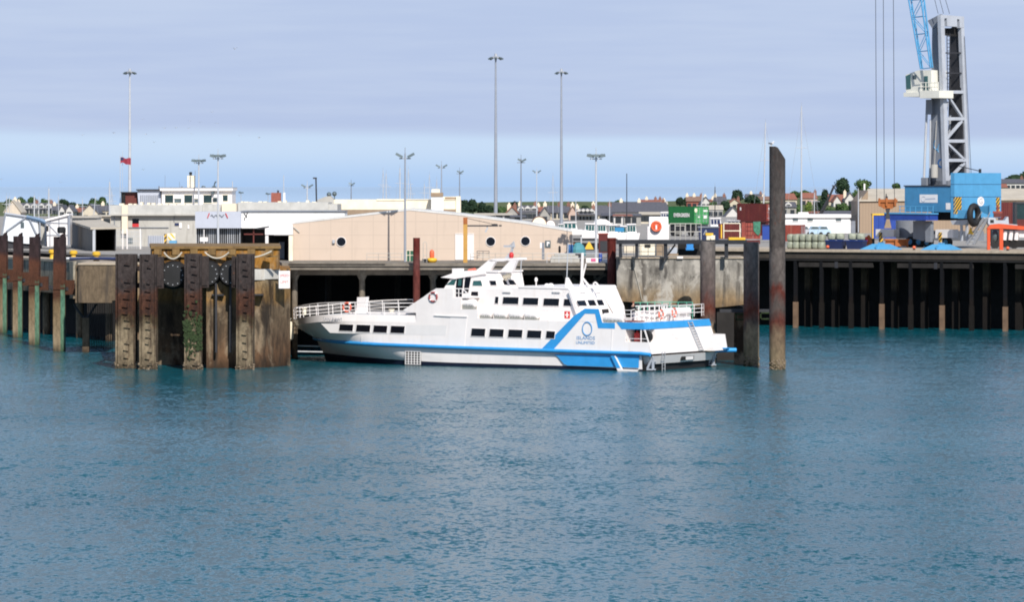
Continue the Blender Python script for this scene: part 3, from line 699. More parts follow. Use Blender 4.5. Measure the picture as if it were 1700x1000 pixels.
# radar arch
b = MB()
for yy in (3.9, 6.9):
    far_ = yy > 5
    b.prism(fp([(789,450.5),(812,431.2),(824,433),(812.5,450.5)], yy), yy, yy+0.35)
    if not far_: b.prism(fp([(829,451.8),(846.5,433),(858,431.5),(850,452.5)], yy), yy, yy+0.35)
b.prism(fp([(812,431.2),(820,429.4),(842,429),(843,432),(836,434),(812,434.2)], 3.9), 3.9, 7.25)
b.prism(fp([(842,429),(857.5,429.2),(858,432.2),(843,433)], 3.9), 3.9, 4.25)
part(b, 'radar_arch', M_whiter)
# mast on the arch
YM = 5.6
def ferry_pt(px, py, y): x, z = FB.oy_(px, py, y); return (x, y, z)
b = MB().prism(fp([(838,430.5),(847,420),(850,420),(848,430.5)], YM), YM-.2, YM+.2)
b.tube([ferry_pt(846,426,YM), ferry_pt(853,401,YM)], 0.07); b.tube([ferry_pt(849,424,YM), ferry_pt(854,404,YM)], 0.05)
for (q0, q1) in (((847,420),(852,417)),((848,414),(853,411)),((850,409),(854,406)),((845,409),(853,402))): b.tube([ferry_pt(*q0,YM), ferry_pt(*q1,YM)], 0.05)
b.box(ferry_pt(846.5,409,YM)[0]-.6, ferry_pt(846.5,409,YM)[0]+.5, YM-.1, YM+.1, ferry_pt(846,409,YM)[2]-.09, ferry_pt(846,409,YM)[2]+.09)
part(b, 'signal_mast', M_mastl)
c = ferry_pt(849,424.2,YM-.6); part(MB().ball(c, .22, .22, .3), 'mast_lamp', M_red, smooth=True)
c = ferry_pt(784,446.5,4.0); part(MB().cyl((c[0]-.3,4,c[2]-.3),(c[0]+.3,4,c[2]-.2),.28).box(c[0]-.2,c[0]+.2,3.8,4.2,c[2]-.6,c[2]-.2), 'searchlight', M_orange, smooth=True)
c = ferry_pt(759,450.5,YW+.6); part(MB().box(c[0]-.35,c[0]+.35,YW+.3,YW+1.2,c[2]-.25,c[2]+.25), 'roof_box', M_whiter)
for (px, py) in ((840.5,459.5),(846,457),(813,455)):
    c = ferry_pt(px,py,4.6); part(MB().cyl((c[0]-.2,4.5,c[2]),(c[0]+.2,4.5,c[2]+.06),.2,.14,10).box(c[0]-.08,c[0]+.08,4.5,4.7,c[2]-.35,c[2]), 'floodlight', M_cream, smooth=True)
# aerials and stays
b = MB().tube([ferry_pt(863,475,4), ferry_pt(865.5,433,4)], 0.04); part(b, 'whip_aerial', M_mastl)
b = MB().tube([ferry_pt(940.5,478,3), ferry_pt(943,404,3)], 0.045); part(b, 'whip_aerial', M_mastl)
b = MB().prism(fp([(939,479),(940.5,461),(943,461),(953,478.5)], 3.0), 2.85, 3.1); part(b, 'aerial_fin', M_whiter)
b = MB().tube([ferry_pt(965.5,480,5), ferry_pt(967,420,5)], 0.12, 8); b.prism(fp([(962.5,479.5),(965,468),(968,468),(970.5,479.5)],5.0),4.85,5.15)
b.tube([ferry_pt(967,462,5), ferry_pt(981,479,5)], 0.10); b.tube([ferry_pt(967,462,5), ferry_pt(973,438,5)], 0.07)
part(b, 'aft_mast', M_whiter)
b = MB().tube([ferry_pt(985,480,5), ferry_pt(985.5,471,5), ferry_pt(988,469,5), ferry_pt(991,471,5), ferry_pt(995.5,480,5)], 0.08); part(b, 'roof_hoop', M_whiter)
for (px, py) in ((908,475.5),(914.5,475),(863,474)):
    c = ferry_pt(px,py,4); part(MB().ball(c,.28,.28,.25).cyl((c[0],4,c[2]-.35),c,.06), 'satellite_dome', M_whiter, smooth=True)
b = MB().tube([ferry_pt(890,478,4), ferry_pt(890,466,4)], 0.05); c = ferry_pt(890,464.8,4); b.ball(c,.14,.14,.22); part(b, 'roof_lamp', M_whiter)
# side deck bits: low rail, red square with a white cross
yc = 1.2
b = MB()
for px in (905,912,921,930): b.tube([ferry_pt(px,515,yc-.6), ferry_pt(px,532,yc-.6)], 0.04)
b.tube([ferry_pt(900,515,yc-.6), ferry_pt(936,516,yc-.6)], 0.04); b.tube([ferry_pt(900,523,yc-.6), ferry_pt(936,524,yc-.6)], 0.035)
part(b, 'side_deck_rail', M_whiter)
q = fp([(937.5,517),(946.4,517.3),(946.4,529),(937.5,528.6)], YU); em = part(MB().prism(q, YU-0.05, YU-0.002), 'cross_plaque', M_red)
b = MB().prism(fp([(941.2,518.6),(943.0,518.6),(943.0,527.4),(941.2,527.4)],YU), YU-0.07, YU-0.051).prism(fp([(938.6,522.2),(945.4,522.4),(945.4,524),(938.6,523.8)],YU), YU-0.074, YU-0.0705)
part(b, 'white_cross', M_whiter, em)
# bow railing
bow_rail = MB(); posts = []
gp = [p for p in lv_gun if p[0] > 21.5]
near = [(-p[0], p[1]+.18, p[2]) for p in gp]; farp = [(-p[0], BW-p[1]-.18, p[2]) for p in gp][::-1]
line = near+[(-40.05, 6, gp[-1][2])]+farp
def resample(pts, d):
    out = [Vector(pts[0])]; acc = 0
    for a, b_ in zip(pts[:-1], pts[1:]):
        a = Vector(a); b_ = Vector(b_); l = (b_-a).length; t = d-acc
        while t <= l: out.append(a.lerp(b_, t/l)); t += d
        acc = l-(t-d)
    out.append(Vector(pts[-1])); return out
rs = resample(line, 1.55)
for k, p in enumerate(rs): bow_rail.cyl(p, p+Vector((-.06,0,1.08)), 0.036, 0.036, 6)
for hgt in (0.40, 0.74, 1.08): bow_rail.tube([p+Vector((-.06*hgt,0,hgt)) for p in rs], 0.03 if hgt < 1 else 0.042)
part(bow_rail, 'bow_railing', M_whiter, smooth=True)
c = ferry_pt(604,506.5,2.0)
part(MB().hexa([(c[0]-.62,1.6,4.4),(c[0]+.30,1.6,4.4),(c[0]+.30,2.2,4.4),(c[0]-.62,2.2,4.4),(c[0]-.45,1.6,5.95),(c[0]+.55,1.6,6.0),(c[0]+.55,2.0,6.0),(c[0]-.45,2.0,5.95)]), 'bow_locker', M_whiter)
part(MB().box(c[0]-1.0,c[0]+6.5,1.0,4.2,4.30,4.62), 'foredeck_coaming', M_whiter)
for px in (650, 505):
    c = ferry_pt(px,516 if px == 650 else 526,3.5); part(MB().cyl((c[0],3.5,4.2),(c[0],3.5,4.75),.2,.2,10).cyl((c[0],3.5,4.75),(c[0],3.5,4.85),.28,.28,10), 'mooring_bollard', M_cream, smooth=True)
# after-deck rails
zd = t0[1]
b = MB()
def drail(b, pts, h=1.0, n=2, pr=0.03, gap=1.4):
    rs = resample(pts, gap)
    for p in rs: b.cyl(p, p+Vector((0,0,h)), pr, pr, 6)
    for k in range(n): b.tube([p+Vector((0,0,h*(k+1)/n)) for p in rs], pr)
x5, x6 = FB.oy_(1024,536,0.2)[0], rake(zd)-.15
drail(b, [(x5,0.25,zd),(x6-1.2,0.25,zd),(x6-.6,1.6,zd+.3),(x6-.2,3.5,zd+.3),(x6-.2,BW-.3,zd+.3)], 1.05, 3)
drail(b, [(x6-.2,BW-.3,zd+.3),(x5-1.0,BW-.3,zd)], 1.05, 3)
part(b, 'after_deck_railing', M_whiter)
b = MB(); drail(b, [(x6-2.0,2.2,zd),(x6-1.6,6.0,zd),(x6-2.2,8.6,zd)], 1.35, 3, 0.05, 0.8); b.box(x6-2.5,x6-2.3,2.6,8.0,zd,zd+.9)
part(b, 'stairhead_rail', M_whiter)
part(MB().cyl((x6-1.2,6.2,zd+.75),(x6-1.2,10.6,zd+.75),0.36,0.36,14).box(x6-1.6,x6-.8,6.4,10.4,zd,zd+.4), 'deck_trunk', M_whiter, smooth=True)
b = MB(); drail(b, [(x5-2.5,7.5,zd),(x5-1.0,BW-1.2,zd),(x6-1.0,BW-.9,zd)], 1.5, 4, 0.04, 0.8); part(b, 'boarding_gate', M_railg)
part(MB().prism(fp([(1038,532.6),(1064,533.2),(1064,535),(1038,534.6)],.1), 0.05, 0.8), 'deck_mat', M_maroonl)
# things lying or hanging on the ferry
def canister(px, py, ln, r, y, label, group='life raft canisters on the ferry'):
    c = ferry_pt(px, py, y); wpt = FB.world(*c)
    t = thing('life_raft', label, 'life raft', wpt, -R(31), group)
    b = MB()
    prof_ = [(-ln/2, r*.55), (-ln/2+.07, r*.92), (-ln/2+.16, r), (ln/2-.16, r), (ln/2-.07, r*.92), (ln/2, r*.55)]
    m_ = MB().lathe([(rr, xx) for xx, rr in prof_], 16); b.add([(z, x, y_) for x, y_, z in m_.v], m_.f)
    b.build('canister', M_whiter, t, True)
    b = MB()
    for k in (-.28, 0, .28): b.torus((k*ln, 0, 0), r+.012, .02, 'x', 16, 4)
    b.build('strap', M_greyband, t)
    b = MB().box(-ln/2+.1, ln/2-.1, -r*.85, r*.85, -r-.30, -r*.72)
    for k in range(5): b.box(-ln/2+.12+k*(ln-.3)/4.6, -ln/2+.2+k*(ln-.3)/4.6, -r*.95, r*.95, -r-.30, -r*.4)
    b.build('cradle', paint('cradle_grey', (0.25,0.25,0.23), 0.6) if 'cradle_grey' not in MT else MT['cradle_grey'], t)
    return t
canister(779.5, 503.5, 1.35, .36, 0.55, 'white life raft canister alone below the wheelhouse windows of the ferry')
for k, lb in enumerate(('nearest the bow of four in a row', 'second from the bow of four', 'third from the bow of four', 'nearest the stern of four in a row')):
    canister(806.5+25.6*k, 520.6+0.75*k, 1.36, .37, 0.62, 'white side deck life raft canister, '+lb)
canister(1019.5, 528.0, 2.1, .40, 0.45, 'large white life raft canister on the after deck beside the blue fin')
def buoy_ring(loc, rotz, label, Rr=.36, tilt=0, m=None, cat='lifebuoy', group='lifebuoys'):
    t = thing('lifebuoy', label, cat, loc, rotz, group)
    MB().torus((0,0,0), Rr, .085, 'y', 24, 8).build('ring', m or M_orange, t, True)
    for a in (0.8, 2.35, 3.95, 5.5): MB().torus((0,0,0), Rr, .095, 'y', 3, 8, a-.16, a+.16).build('band', M_whiter, t)
    return t
buoy_ring(FB.world(*ferry_pt(719,493.3,-.06)), -R(31), 'dark red lifebuoy on the sloping white front below the wheelhouse', .40, m=paint('dull_red_ring', (0.30,0.07,0.07), 0.6))
buoy_ring(FB.world(*ferry_pt(576,510.5,.35)), -R(31), 'pale orange lifebuoy on the bow railing of the ferry', .40)
buoy_ring(FB.world(*tr(1099.5,522.5,-.12)), -R(31)+R(90), 'orange lifebuoy on the stern rail, the one nearer the stairhead', .36)
buoy_ring(FB.world(*tr(1121,519.5,-.12)), -R(31)+R(90), 'orange lifebuoy on the stern rail, the one nearer the tall steel piles', .36)
# white fender at the stem
p = FB.world(-40.35, 5.6, 2.65)
t = thing('fender', 'white cylindrical fender hanging at the bow of the ferry', 'fender', p)
MB().lathe([(.12,-.95),(.34,-.78),(.38,-.5),(.38,.5),(.34,.72),(.12,.85)], 16).build('body', M_cream, t, True)
MB().tube([(0,0,.85),(0.15,0,1.15)], .03).build('lanyard', M_rope, t)
# crew member on the after deck, seen from behind, leaning on the rail
def skin_body(name, joints, edges, mats, parent, sub=1):
    me = bpy.data.meshes.new(name); me.from_pydata([j[0] for j in joints], edges, []); o = bpy.data.objects.new(name, me); col.objects.link(o)
    sk = o.modifiers.new('skin', 'SKIN'); su = o.modifiers.new('sub', 'SUBSURF'); su.levels = su.render_levels = sub
    for i, j in enumerate(joints):
        r_ = j[1]; me.skin_vertices[0].data[i].radius = (r_, r_) if not isinstance(r_, tuple) else r_
    me.skin_vertices[0].data[0].use_root = True
    bpy.context.view_layer.update(); dg = bpy.context.evaluated_depsgraph_get()
    m2 = bpy.data.meshes.new_from_object(o.evaluated_get(dg)); bpy.data.objects.remove(o)
    m2.name = name; m2.polygons.foreach_set('use_smooth', [True]*len(m2.polygons))
    m2.materials.clear(); m2.materials.append(mats)
    o = bpy.data.objects.new(name, m2); col.objects.link(o); o.parent = parent; return o
pp = ferry_pt(1051, 519, 0.75); pw_ = FB.world(pp[0], 0.75, zd)
per = thing('person', 'person in a black jacket standing on the after deck of the ferry', 'person', pw_, R(-60))
J = [((0,0,.93),(.14,.10)), ((0,0,1.18),(.15,.10)), ((0,.01,1.42),(.17,.10)), ((0,.02,1.52),.06), ((0,.03,1.60),.07), ((0,.035,1.70),.10), ((0,.03,1.77),.06),
     ((.20,0,1.42),.065), ((.27,.10,1.16),.05), ((.20,.33,1.08),.04), ((-.20,0,1.42),.065), ((-.27,.10,1.16),.05), ((-.20,.33,1.08),.04),
     ((.10,0,.86),.10), ((.11,.02,.48),.07), ((.11,-.02,.09),.045), ((.11,.14,.04),.04), ((-.10,0,.86),.10), ((-.11,.02,.48),.07), ((-.11,-.02,.09),.045), ((-.11,.14,.04),.04)]
E = [(0,1),(1,2),(2,3),(3,4),(4,5),(5,6),(2,7),(7,8),(8,9),(2,10),(10,11),(11,12),(0,13),(13,14),(14,15),(15,16),(0,17),(17,18),(18,19),(19,20)]
skin_body('body', J, E, M_skin, per)
def grow(idx, k): return [(J[i][0], tuple(q*k for q in J[i][1]) if isinstance(J[i][1], tuple) else J[i][1]*k) for i in idx]
JK = [((0,-.005,1.18),(.20,.155)), ((0,0,.90),(.19,.15)), ((0,-.005,1.36),(.215,.15)), ((0,.01,1.50),(.12,.10)), ((.215,0,1.41),.095), ((.275,.10,1.16),.072), ((.215,.29,1.09),.058), ((-.215,0,1.41),.095), ((-.275,.10,1.16),.072), ((-.215,.29,1.09),.058)]
skin_body('jacket', JK, [(0,1),(0,2),(2,3),(2,4),(4,5),(5,6),(2,7),(7,8),(8,9)], M_cloth, per)
skin_body('trousers', grow([0,13,14,15,17,18,19],1.15), [(0,1),(1,2),(2,3),(0,4),(4,5),(5,6)], M_cloth2, per)
hb = MB().ball((0,.02,1.735), .112, .118, .105); hb.build('hair', paint('reddish_hair', (0.20,0.06,0.03), 0.8), per, True)
hd = MB()
for sx in (-.20,.20):
    hd.box(sx-.04,sx+.04,.33,.42,1.06,1.085)
    for k in range(4): hd.cyl((sx-.035+.023*k,.41,1.075),(sx-.035+.023*k,.47+.01*(k in (1,2)),1.045),.010,.008,6)
    hd.cyl((sx+math.copysign(.04,-sx),.35,1.075),(sx+math.copysign(.06,-sx),.40,1.055),.011,.009,6)
hd.build('hand', M_skin, per, True)
# ------------------------------------------------------------------ helpers for things set square to the view or turned
def at(name, label, cat, px, Y, zb, th=0.0, group=None):
    fr = Fr(wx(px, Y), Y, th, zb)
    return thing(name, label, cat, (fr.ox, fr.oy, zb), -th, group), fr
def fb(fr, mb, x0, y0, x1, y1, ya, yb, inset=0.0):
    """box whose front (plane y=ya of the frame) covers the photo rectangle"""
    xa, za = fr.oy_(x0, y1, ya); xb, zb = fr.oy_(x1, y0, ya)
    return mb.box(xa, xb, ya, yb, za, zb)
def fpoly(fr, mb, pts, ya, yb):
    return mb.prism([fr.oy_(a, c, ya) for a, c in pts], ya, yb)
def lines(fr, mb, segs, r, y=0.0, n=6):
    for (a, b) in segs:
        p, q = fr.oy_(*a, y), fr.oy_(*b, y); mb.cyl((p[0], y, p[1]), (q[0], y, q[1]), r, r, n)
    return mb
def one(name, label, cat, mb, m, loc, th=0, group=None, smooth=False):
    o = mb.build(name, m, smooth=smooth); o.location = loc; o.rotation_euler = (0, 0, -th); return tag(o, label, cat, group)

# ------------------------------------------------------------------ concrete dolphin with its steel piles
t, fr = at('mooring_dolphin', 'tall stained concrete mooring dolphin with an ochre cap, left of the ferry bow', 'dolphin', 340, 370, 0)
zc = wz(448, 371); zo = wz(433, 371); ztop = wz(409, 371)
fX = lambda px, Y: wx(px, Y)-fr.ox
plan = [(fX(205,376),7.0),(fX(341,376),7.0),(fX(343,370),-.3),(fX(440,371.5),1.2),(fX(482,375),5.0),(fX(479,396),26),(fX(200,396),26)]  # left front set back so that shade fills the gaps between piles
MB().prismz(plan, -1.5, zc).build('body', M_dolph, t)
plan2 = [(fX(252,370),.5),(fX(330,370),.2),(fX(464,372),2.2),(fX(462,390),20),(fX(250,390),20)]
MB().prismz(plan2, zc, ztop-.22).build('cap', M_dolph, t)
plan3 = [(x+.12*(1 if x > 0 else -1), y-.22 if y < 5 else y) for x, y in plan2]
MB().prismz(plan3, ztop-.22, ztop).build('cap_slab', M_ochred, t)
b = MB()   # lighter patched band and the stepped lower skirt
b.hexa([(fX(424,372),.72,wz(465,371)),(fX(440,371.5),1.14,wz(465,371)),(fX(440,371.5),1.5,wz(465,371)),(fX(424,372),1.2,wz(465,371)),(fX(424,372),.72,wz(447,371)),(fX(440,371.5),1.14,wz(447,371)),(fX(440,371.5),1.5,wz(447,371)),(fX(424,372),1.2,wz(447,371))])
b.hexa([(fX(440,371.5),1.14,wz(464,371)),(fX(465,373.5),3.05,wz(464,371)),(fX(465,373.5),3.3,wz(464,371)),(fX(440,371.5),1.4,wz(464,371)),(fX(440,371.5),1.14,wz(447,371)),(fX(465,373.5),3.05,wz(447,371)),(fX(465,373.5),3.3,wz(447,371)),(fX(440,371.5),1.4,wz(447,371))])
b.build('whitewashed_patch', paint('limewash', (0.50,0.48,0.44), 0.9, var=0.2, streak=(0.25,0.18,0.1), stk=0.6), t)
b = MB()
for px in (262, 292, 322, 352, 385, 417, 447): b.box(fX(px,370)-.32, fX(px,370)+.32, -.05, .6, ztop-.75, ztop-.24)
b.box(fX(256,370), fX(462,370), .05, .35, ztop-.95, ztop-.8)
b.build('cap_brackets', M_ochred, t)
for px0, px1, y0, dip in ((272,302,421,430),(340,380,421,429),(418,451,428,417)):
    pts = []
    for k in range(11):
        u = k/10; px = px0+(px1-px0)*u; py = 419+(dip-419)*4*u*(1-u) if dip > 419 else y0+(dip-y0)*u+7*u*(1-u)
        pts.append((fX(px,369.5), -.45, wz(py,369.5)))
    MB().tube(pts, .07, 6).build('chain', M_rope, t, True)
b = MB()
for px, yy in ((360,369.3),(383,369.8)): b.box(fX(px,370)-.08, fX(px,370)+.08, yy-370-.25, yy-370+.05, wz(585,370), wz(470,370))
b.box(fX(352,370), fX(372,370), -.5, 0, wz(491,370), wz(488.5,370)); b.box(fX(420,370), fX(436,370), -.1, 1.3, wz(491,370), wz(488.5,370))
b.build('ladder_rail', M_dark, t)
b = MB()
for zz in (wz(446,371), wz(474,371)): b.box(fX(196,371), fX(342,371), .55, 1.0, zz-.22, zz+.22)
for px in (200, 245, 287, 322): b.box(fX(px,372)-.2, fX(px,372)+.2, 1.0, 7.2, wz(446,371)-.2, wz(446,371)+.15)
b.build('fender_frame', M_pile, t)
for (px, py, rr) in ((287,457,1.28),(345,455,1.20),(383,455,1.20)):
    f_ = MB(); m_ = MB().lathe([(rr*.8,0),(rr,.15),(rr*.92,.5),(rr*.72,1.0),(rr*.8,1.25),(.05,1.26)], 22)
    f_.add([(x+fX(px,369), -z+.25, y+wz(py,369)) for x, y, z in m_.v], m_.f); fo = f_.build('fender', M_black, t, True)
    g_ = MB()
    for k in range(12):
        a = 2*math.pi*k/12; g_.cyl((fX(px,369)+rr*.66*math.cos(a), -1.02, wz(py,369)+rr*.66*math.sin(a)), (fX(px,369)+rr*.66*math.cos(a), -1.08, wz(py,369)+rr*.66*math.sin(a)), .05, .05, 6)
    g_.build('bolts', M_steel, fo)
# sign on the corner
sp = W(471.8, 464, 371.8)
t, f2 = at('warning_sign', 'white sign with red lettering on the corner of the concrete dolphin', 'sign', 471.8, 371.8, wz(479,371.8), R(-30))
MB().box(-.54, .54, -.05, .05, 0, 1.55).build('board', M_whiter, t)
M_redl = paint('faded_red_lettering', (0.62,0.10,0.10), 0.7)
shift(text_mesh('SPEED', .34, .005), 0, -.06, 1.12).build('lettering', M_redl, t)
shift(text_mesh('LIMIT', .34, .005), 0, -.06, .55).build('lettering', M_redl, t)

def steel_pile(px, pyt, pyb, wd, label, panel=None, Y=None, weed=False, shell=True, zt=None):
    Y = Y or yat(pyb); z1 = wz(pyt, Y)
    t = thing('sheet_pile', label, 'pile', (wx(px, Y), Y+.6, 0), R(random.uniform(-4,4)), 'rusty sheet piles in front of the concrete dolphin')
    h = wd/2
    prof_ = [(-h,-.25),(-h*.72,-.6),(h*.72,-.6),(h,-.25),(h,.25),(h*.72,.6),(-h*.72,.6),(-h,.25)]
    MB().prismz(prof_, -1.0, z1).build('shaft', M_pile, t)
    b = MB(); k = 0; z = 0.35; rg = random.Random(int(px)*3)
    while z < z1-.4:    # saw-toothed cut plates along the interlock
        if rg.random() < .13: z += rg.uniform(.4,.9); k += 1; continue
        x0 = -h*rg.uniform(.05,.35); tw = rg.uniform(.30,.50)*wd/1.5
        b.add([(x0-.02,-.78,z+.06),(x0+tw,-.74,z+.50),(x0+tw*.96,-.74,z-.04),(x0-.02,-.56,z+.06),(x0+tw,-.56,z+.50),(x0+tw*.96,-.56,z-.04)], [(0,2,1),(3,4,5),(0,1,4,3),(1,2,5,4),(2,0,3,5)])
        z += rg.uniform(.52,.74); k += 1
    b.build('interlock_teeth', M_pile, t)
    b = MB().box(-h*.95,-h*.80,-.66,-.2,-1,z1-.1).box(h*.8,h*.95,-.66,-.2,-1,z1-.1); b.build('clutch_bar', M_pile, t)
    if panel:
        x0, x1, pb = panel; xa, xb = wx(x0,Y)-wx(px,Y), wx(x1,Y)-wx(px,Y)
        MB().box(xa, xb, -.15, .25, wz(pb,Y), wz(pyt+4,Y)).box(xa+.12, xb-.12, -.25, -.15, wz(pb,Y)+.2, wz(pyt+4,Y)-.3).build('fender_panel', M_pile, t)
    if weed:
        b = MB(); rr = random.Random(px)
        for k in range(260):
            z = rr.gauss(3.3,.85); x = rr.uniform(-h*1.02,h*1.02); y = -.66-rr.uniform(0,.12); s_ = rr.uniform(.05,.16)
            b.add([(x-s_,y,z),(x+s_,y-.03,z+.02),(x+s_*.4,y-.08,z-s_*1.8),(x-s_*.6,y-.05,z-s_*1.5)], [(0,1,2,3)])
        b.build('weed', M_weed, t)
    if shell:
        b = MB(); rr = random.Random(px+1)
        for k in range(30):
            a_ = rr.uniform(0, 6.28); x = max(-h, min(h, h*1.1*math.cos(a_))); b.ball((x, -.5+rr.uniform(-.15,.1), rr.uniform(-.1,.55)), rr.uniform(.06,.13), .1, rr.uniform(.06,.13), 6, 4)
        b.build('barnacles', M_shell, t)
    return t
steel_pile(209, 422, 612.5, 1.9, 'leftmost dark rusty steel pile of the concrete dolphin', panel=(211,227,478))
steel_pile(246, 422.5, 614, 1.55, 'saw toothed rusty pile with pale shell crust over its lower half', panel=(254,271,479))
steel_pile(320, 421.5, 614, 1.55, 'rusty pile draped with green weed in the middle of the concrete dolphin', panel=(331,346,478), weed=True)
steel_pile(407, 422, 614, 1.55, 'rightmost rusty pile of the dolphin with a narrow pale strip low down', panel=(384,393,478), weed=False)

# ------------------------------------------------------------------ left quay with its timber-faced piles
def fender_pile(px, pyt, pyb, wd, label, capped=False):
    Y = yat(pyb); z1 = wz(pyt, Y); h = wd/2
    t = thing('fender_pile', label, 'pile', (wx(px, Y), Y, 0), 0, 'row of curved top fender piles on the left quay')
    # profile in x-z: the front edge curves back to the top
    pr = [(-h,-1),(h,-1),(h,z1)]+[(h-wd*u, z1-2.3*u**2.2) for u in (.3,.55,.75,.9,1.0)]
    MB().prism(pr, -.42, .42).build('shaft', M_ipile, t)
    MB().box(h-.40, h+.02, -.47, -.43, -.5, 6.6).build('green_strip', M_greenpaint, t)
    b = MB().box(-h-.05, h+.05, .40, .62, z1-5.2, z1-.4).box(h, h+.9, .0, .35, 5.5, 6.9).box(-h, h, -.5, .5, 6.0, 6.25)
    b.build('bracket', M_ipile, t)
    MB().beam((h,0,6.1),(h+2.0,1.3,5.5),.34).build('waling', M_dark, t)
    if capped: MB().lathe([(.35,0),(.42,.12),(.42,.5),(.3,.62)], 10, (h-.35,0,z1-.05)).build('lamp', M_black, t)
    return t
fender_pile(4, 385, 553, .98, 'left quay fender pile cut by the left edge of the photo')
fender_pile(29.5, 386, 561, .95, 'left quay fender pile, second in from the left edge of the photo')
fender_pile(57, 387, 573, 1.02, 'left quay fender pile standing before the white gangway housing')
fender_pile(98.5, 386.5, 584, 1.12, 'nearest left quay fender pile, carrying a black lamp on its top', True)
# beam of the left quay: runs away to the left
p0, p1 = Vector((wx(190,430),430)), Vector((wx(0,468),468))
d_ = (p1-p0).normalized(); n_ = Vector((d_.y, -d_.x))
if n_.x > 0: n_ = -n_
def quayface(mb, s0, s1, off0, off1, z0, z1):
    a = p0+d_*s0+n_*off1; bq = p0+d_*s1+n_*off1; c_ = p0+d_*s1+n_*off0; e = p0+d_*s0+n_*off0
    return mb.hexa([(a.x,a.y,z0),(bq.x,bq.y,z0),(c_.x,c_.y,z0),(e.x,e.y,z0),(a.x,a.y,z1),(bq.x,bq.y,z1),(c_.x,c_.y,z1),(e.x,e.y,z1)])
b = quayface(MB(), 0, 75, -9, 0, 4.6, 7.95); b2 = quayface(MB(), -.2, 75, -9, .15, 7.95, 8.2)
o = b.build('quay', M_beam); o['kind'] = 'structure'
o = b2.build('quay_edge', M_edge); o['kind'] = 'structure'
b = MB()
for s_ in (12.5, 26, 40, 55): quayface(b, s_, s_+1.3, 0, .5, 4.2, 8.1)
o = b.build('quay_ribs', M_beam); o['kind'] = 'structure'
b = quayface(MB(), -3, 75, -14, -9.0, -1, 8.3); o = b.build('quay_back_wall', M_void); o['kind'] = 'structure'  # sun reaches this wall; its black colour stands in for shade
rr = random.Random(3)
for k, s_ in enumerate((5, 15, 27, 39)):
    p = p0+d_*s_+n_*(-1.0)
    one('pier_column', ('thin pale column under the left quay, %s') % ('nearest the dolphin', 'behind the nearest fender pile', 'behind the third fender pile', 'farthest to the left')[k], 'column', MB().cyl((0,0,-1),(0,0,5.0),.42,.42,10), M_col, (p.x, p.y, 0), 0, 'columns under the left quay', True)
t, fr = at('concrete_abutment', 'square weathered concrete block hung at the end of the left quay', 'abutment', 160, 400, wz(503,400))
b = MB(); fb(fr, b, 130, 440, 192, 503, 0, 9); b.build('block', M_beam, t)
b = MB(); fb(fr, b, 129, 436.8, 192, 440, -.1, 9); b.build('coping', M_edge, t)
b = MB(); fpoly(fr, b, [(131,470),(131,503),(125,503),(125,440),(131,440)], .6, 8); b.build('side_face', M_beam, t)
t, fr = at('pier_column', 'short pale square column below the concrete abutment on the left', 'column', 141, 405, 0, 0, 'columns under the left quay')
b = MB(); fb(fr, b, 136.5, 528, 147.5, 592, 0, .7); b.build('shaft', M_col, t)
b = MB(); lines(fr, b, [((140,530),(122,505)), ((144,530),(160,505))], .12, .3); b.build('brace', M_dark, t)
b = MB(); rr = random.Random(5)
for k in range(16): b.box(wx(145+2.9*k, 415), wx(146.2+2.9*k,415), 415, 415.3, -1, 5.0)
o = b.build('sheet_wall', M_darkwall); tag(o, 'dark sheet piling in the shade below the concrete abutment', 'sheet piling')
# yellow bollards and pipes on the left quay
for px, py, lab in ((87, 419, 'yellow mooring bollard right beside the nearest fender pile, farthest left'), (122, 421.5, 'yellow mooring bollard in the middle, near the open ended shed'), (160, 424, 'yellow mooring bollard nearest the rusty sheet piles, farthest right')):
    Y = 143.9/((px-CX)/F+.429)+2.5
    t = thing('bollard', lab, 'bollard', (wx(px,Y), Y, 8.2), 0, 'yellow mooring bollards on the left quay')
    hh = max(1.0, wz(py-4, Y)-8.2)
    MB().lathe([(.34,0),(.28,.15),(.24,.5),(.30,max(.6,hh-.55))], 12).build('stem', M_yellow, t, True)
    MB().lathe([(.26,hh-.45),(.42,hh-.36),(.42,hh-.1),(.25,hh)], 12).build('head', M_yellow, t, True)
b = MB(); p = W(104,432,412)
t = thing('hose', 'pale hoses lying along the left quay beside the yellow bollards', 'hose', (wx(150,438), 438, 8.2))
for k in range(3): MB().tube([(-3+.5*k,-.5-.5*k,.25),(0,.3-.5*k,.28),(3.4,-.6-.4*k,.25)], .16, 8).build('pipe', (M_whiter, M_steel, M_navy)[k], t, True)

# linkspan housings
t, fr = at('gangway_housing', 'white braced gangway housing with a blue top beam at the far left', 'gangway', 40, 480, GZ)
b = MB(); fpoly(fr, b, [(8.4,355.5),(44.8,360.5),(62,364),(66,406.6),(36,404),(11,399.6),(4,392)], 0, 3); b.build('wall', paint('pale_blue_white_sheet', (0.66,0.68,0.70), 0.5, var=0.05, streak=(0.4,0.4,0.4), stk=.2), t)
b = MB(); fpoly(fr, b, [(62,364),(76,368.5),(76,409),(66,406.6)], .15, 3); b.build('end_wall', M_greyren, t)
b = MB(); lines(fr, b, [((8,354.8),(45,360.3))], .17, -.05); lines(fr, b, [((11,384),(42,362)), ((49,364),(60,388)), ((9,356),(3,392)), ((66,366),(67,407)), ((76,368),(76,409))], .11, -.1); b.build('brace', M_mast, t)
b = MB(); lines(fr, b, [((44,360),(67,365.5))], .24, -.1); lines(fr, b, [((67,365.5),(76,369.5))], .26, -.1); b.build('top_beam', paint('blue_grey_beam', (0.10,0.17,0.27), 0.5), t)
b = MB(); fb(fr, b, 34.3, 369, 40, 378.6, -.06, .05); b.build('window', M_lamp, t)
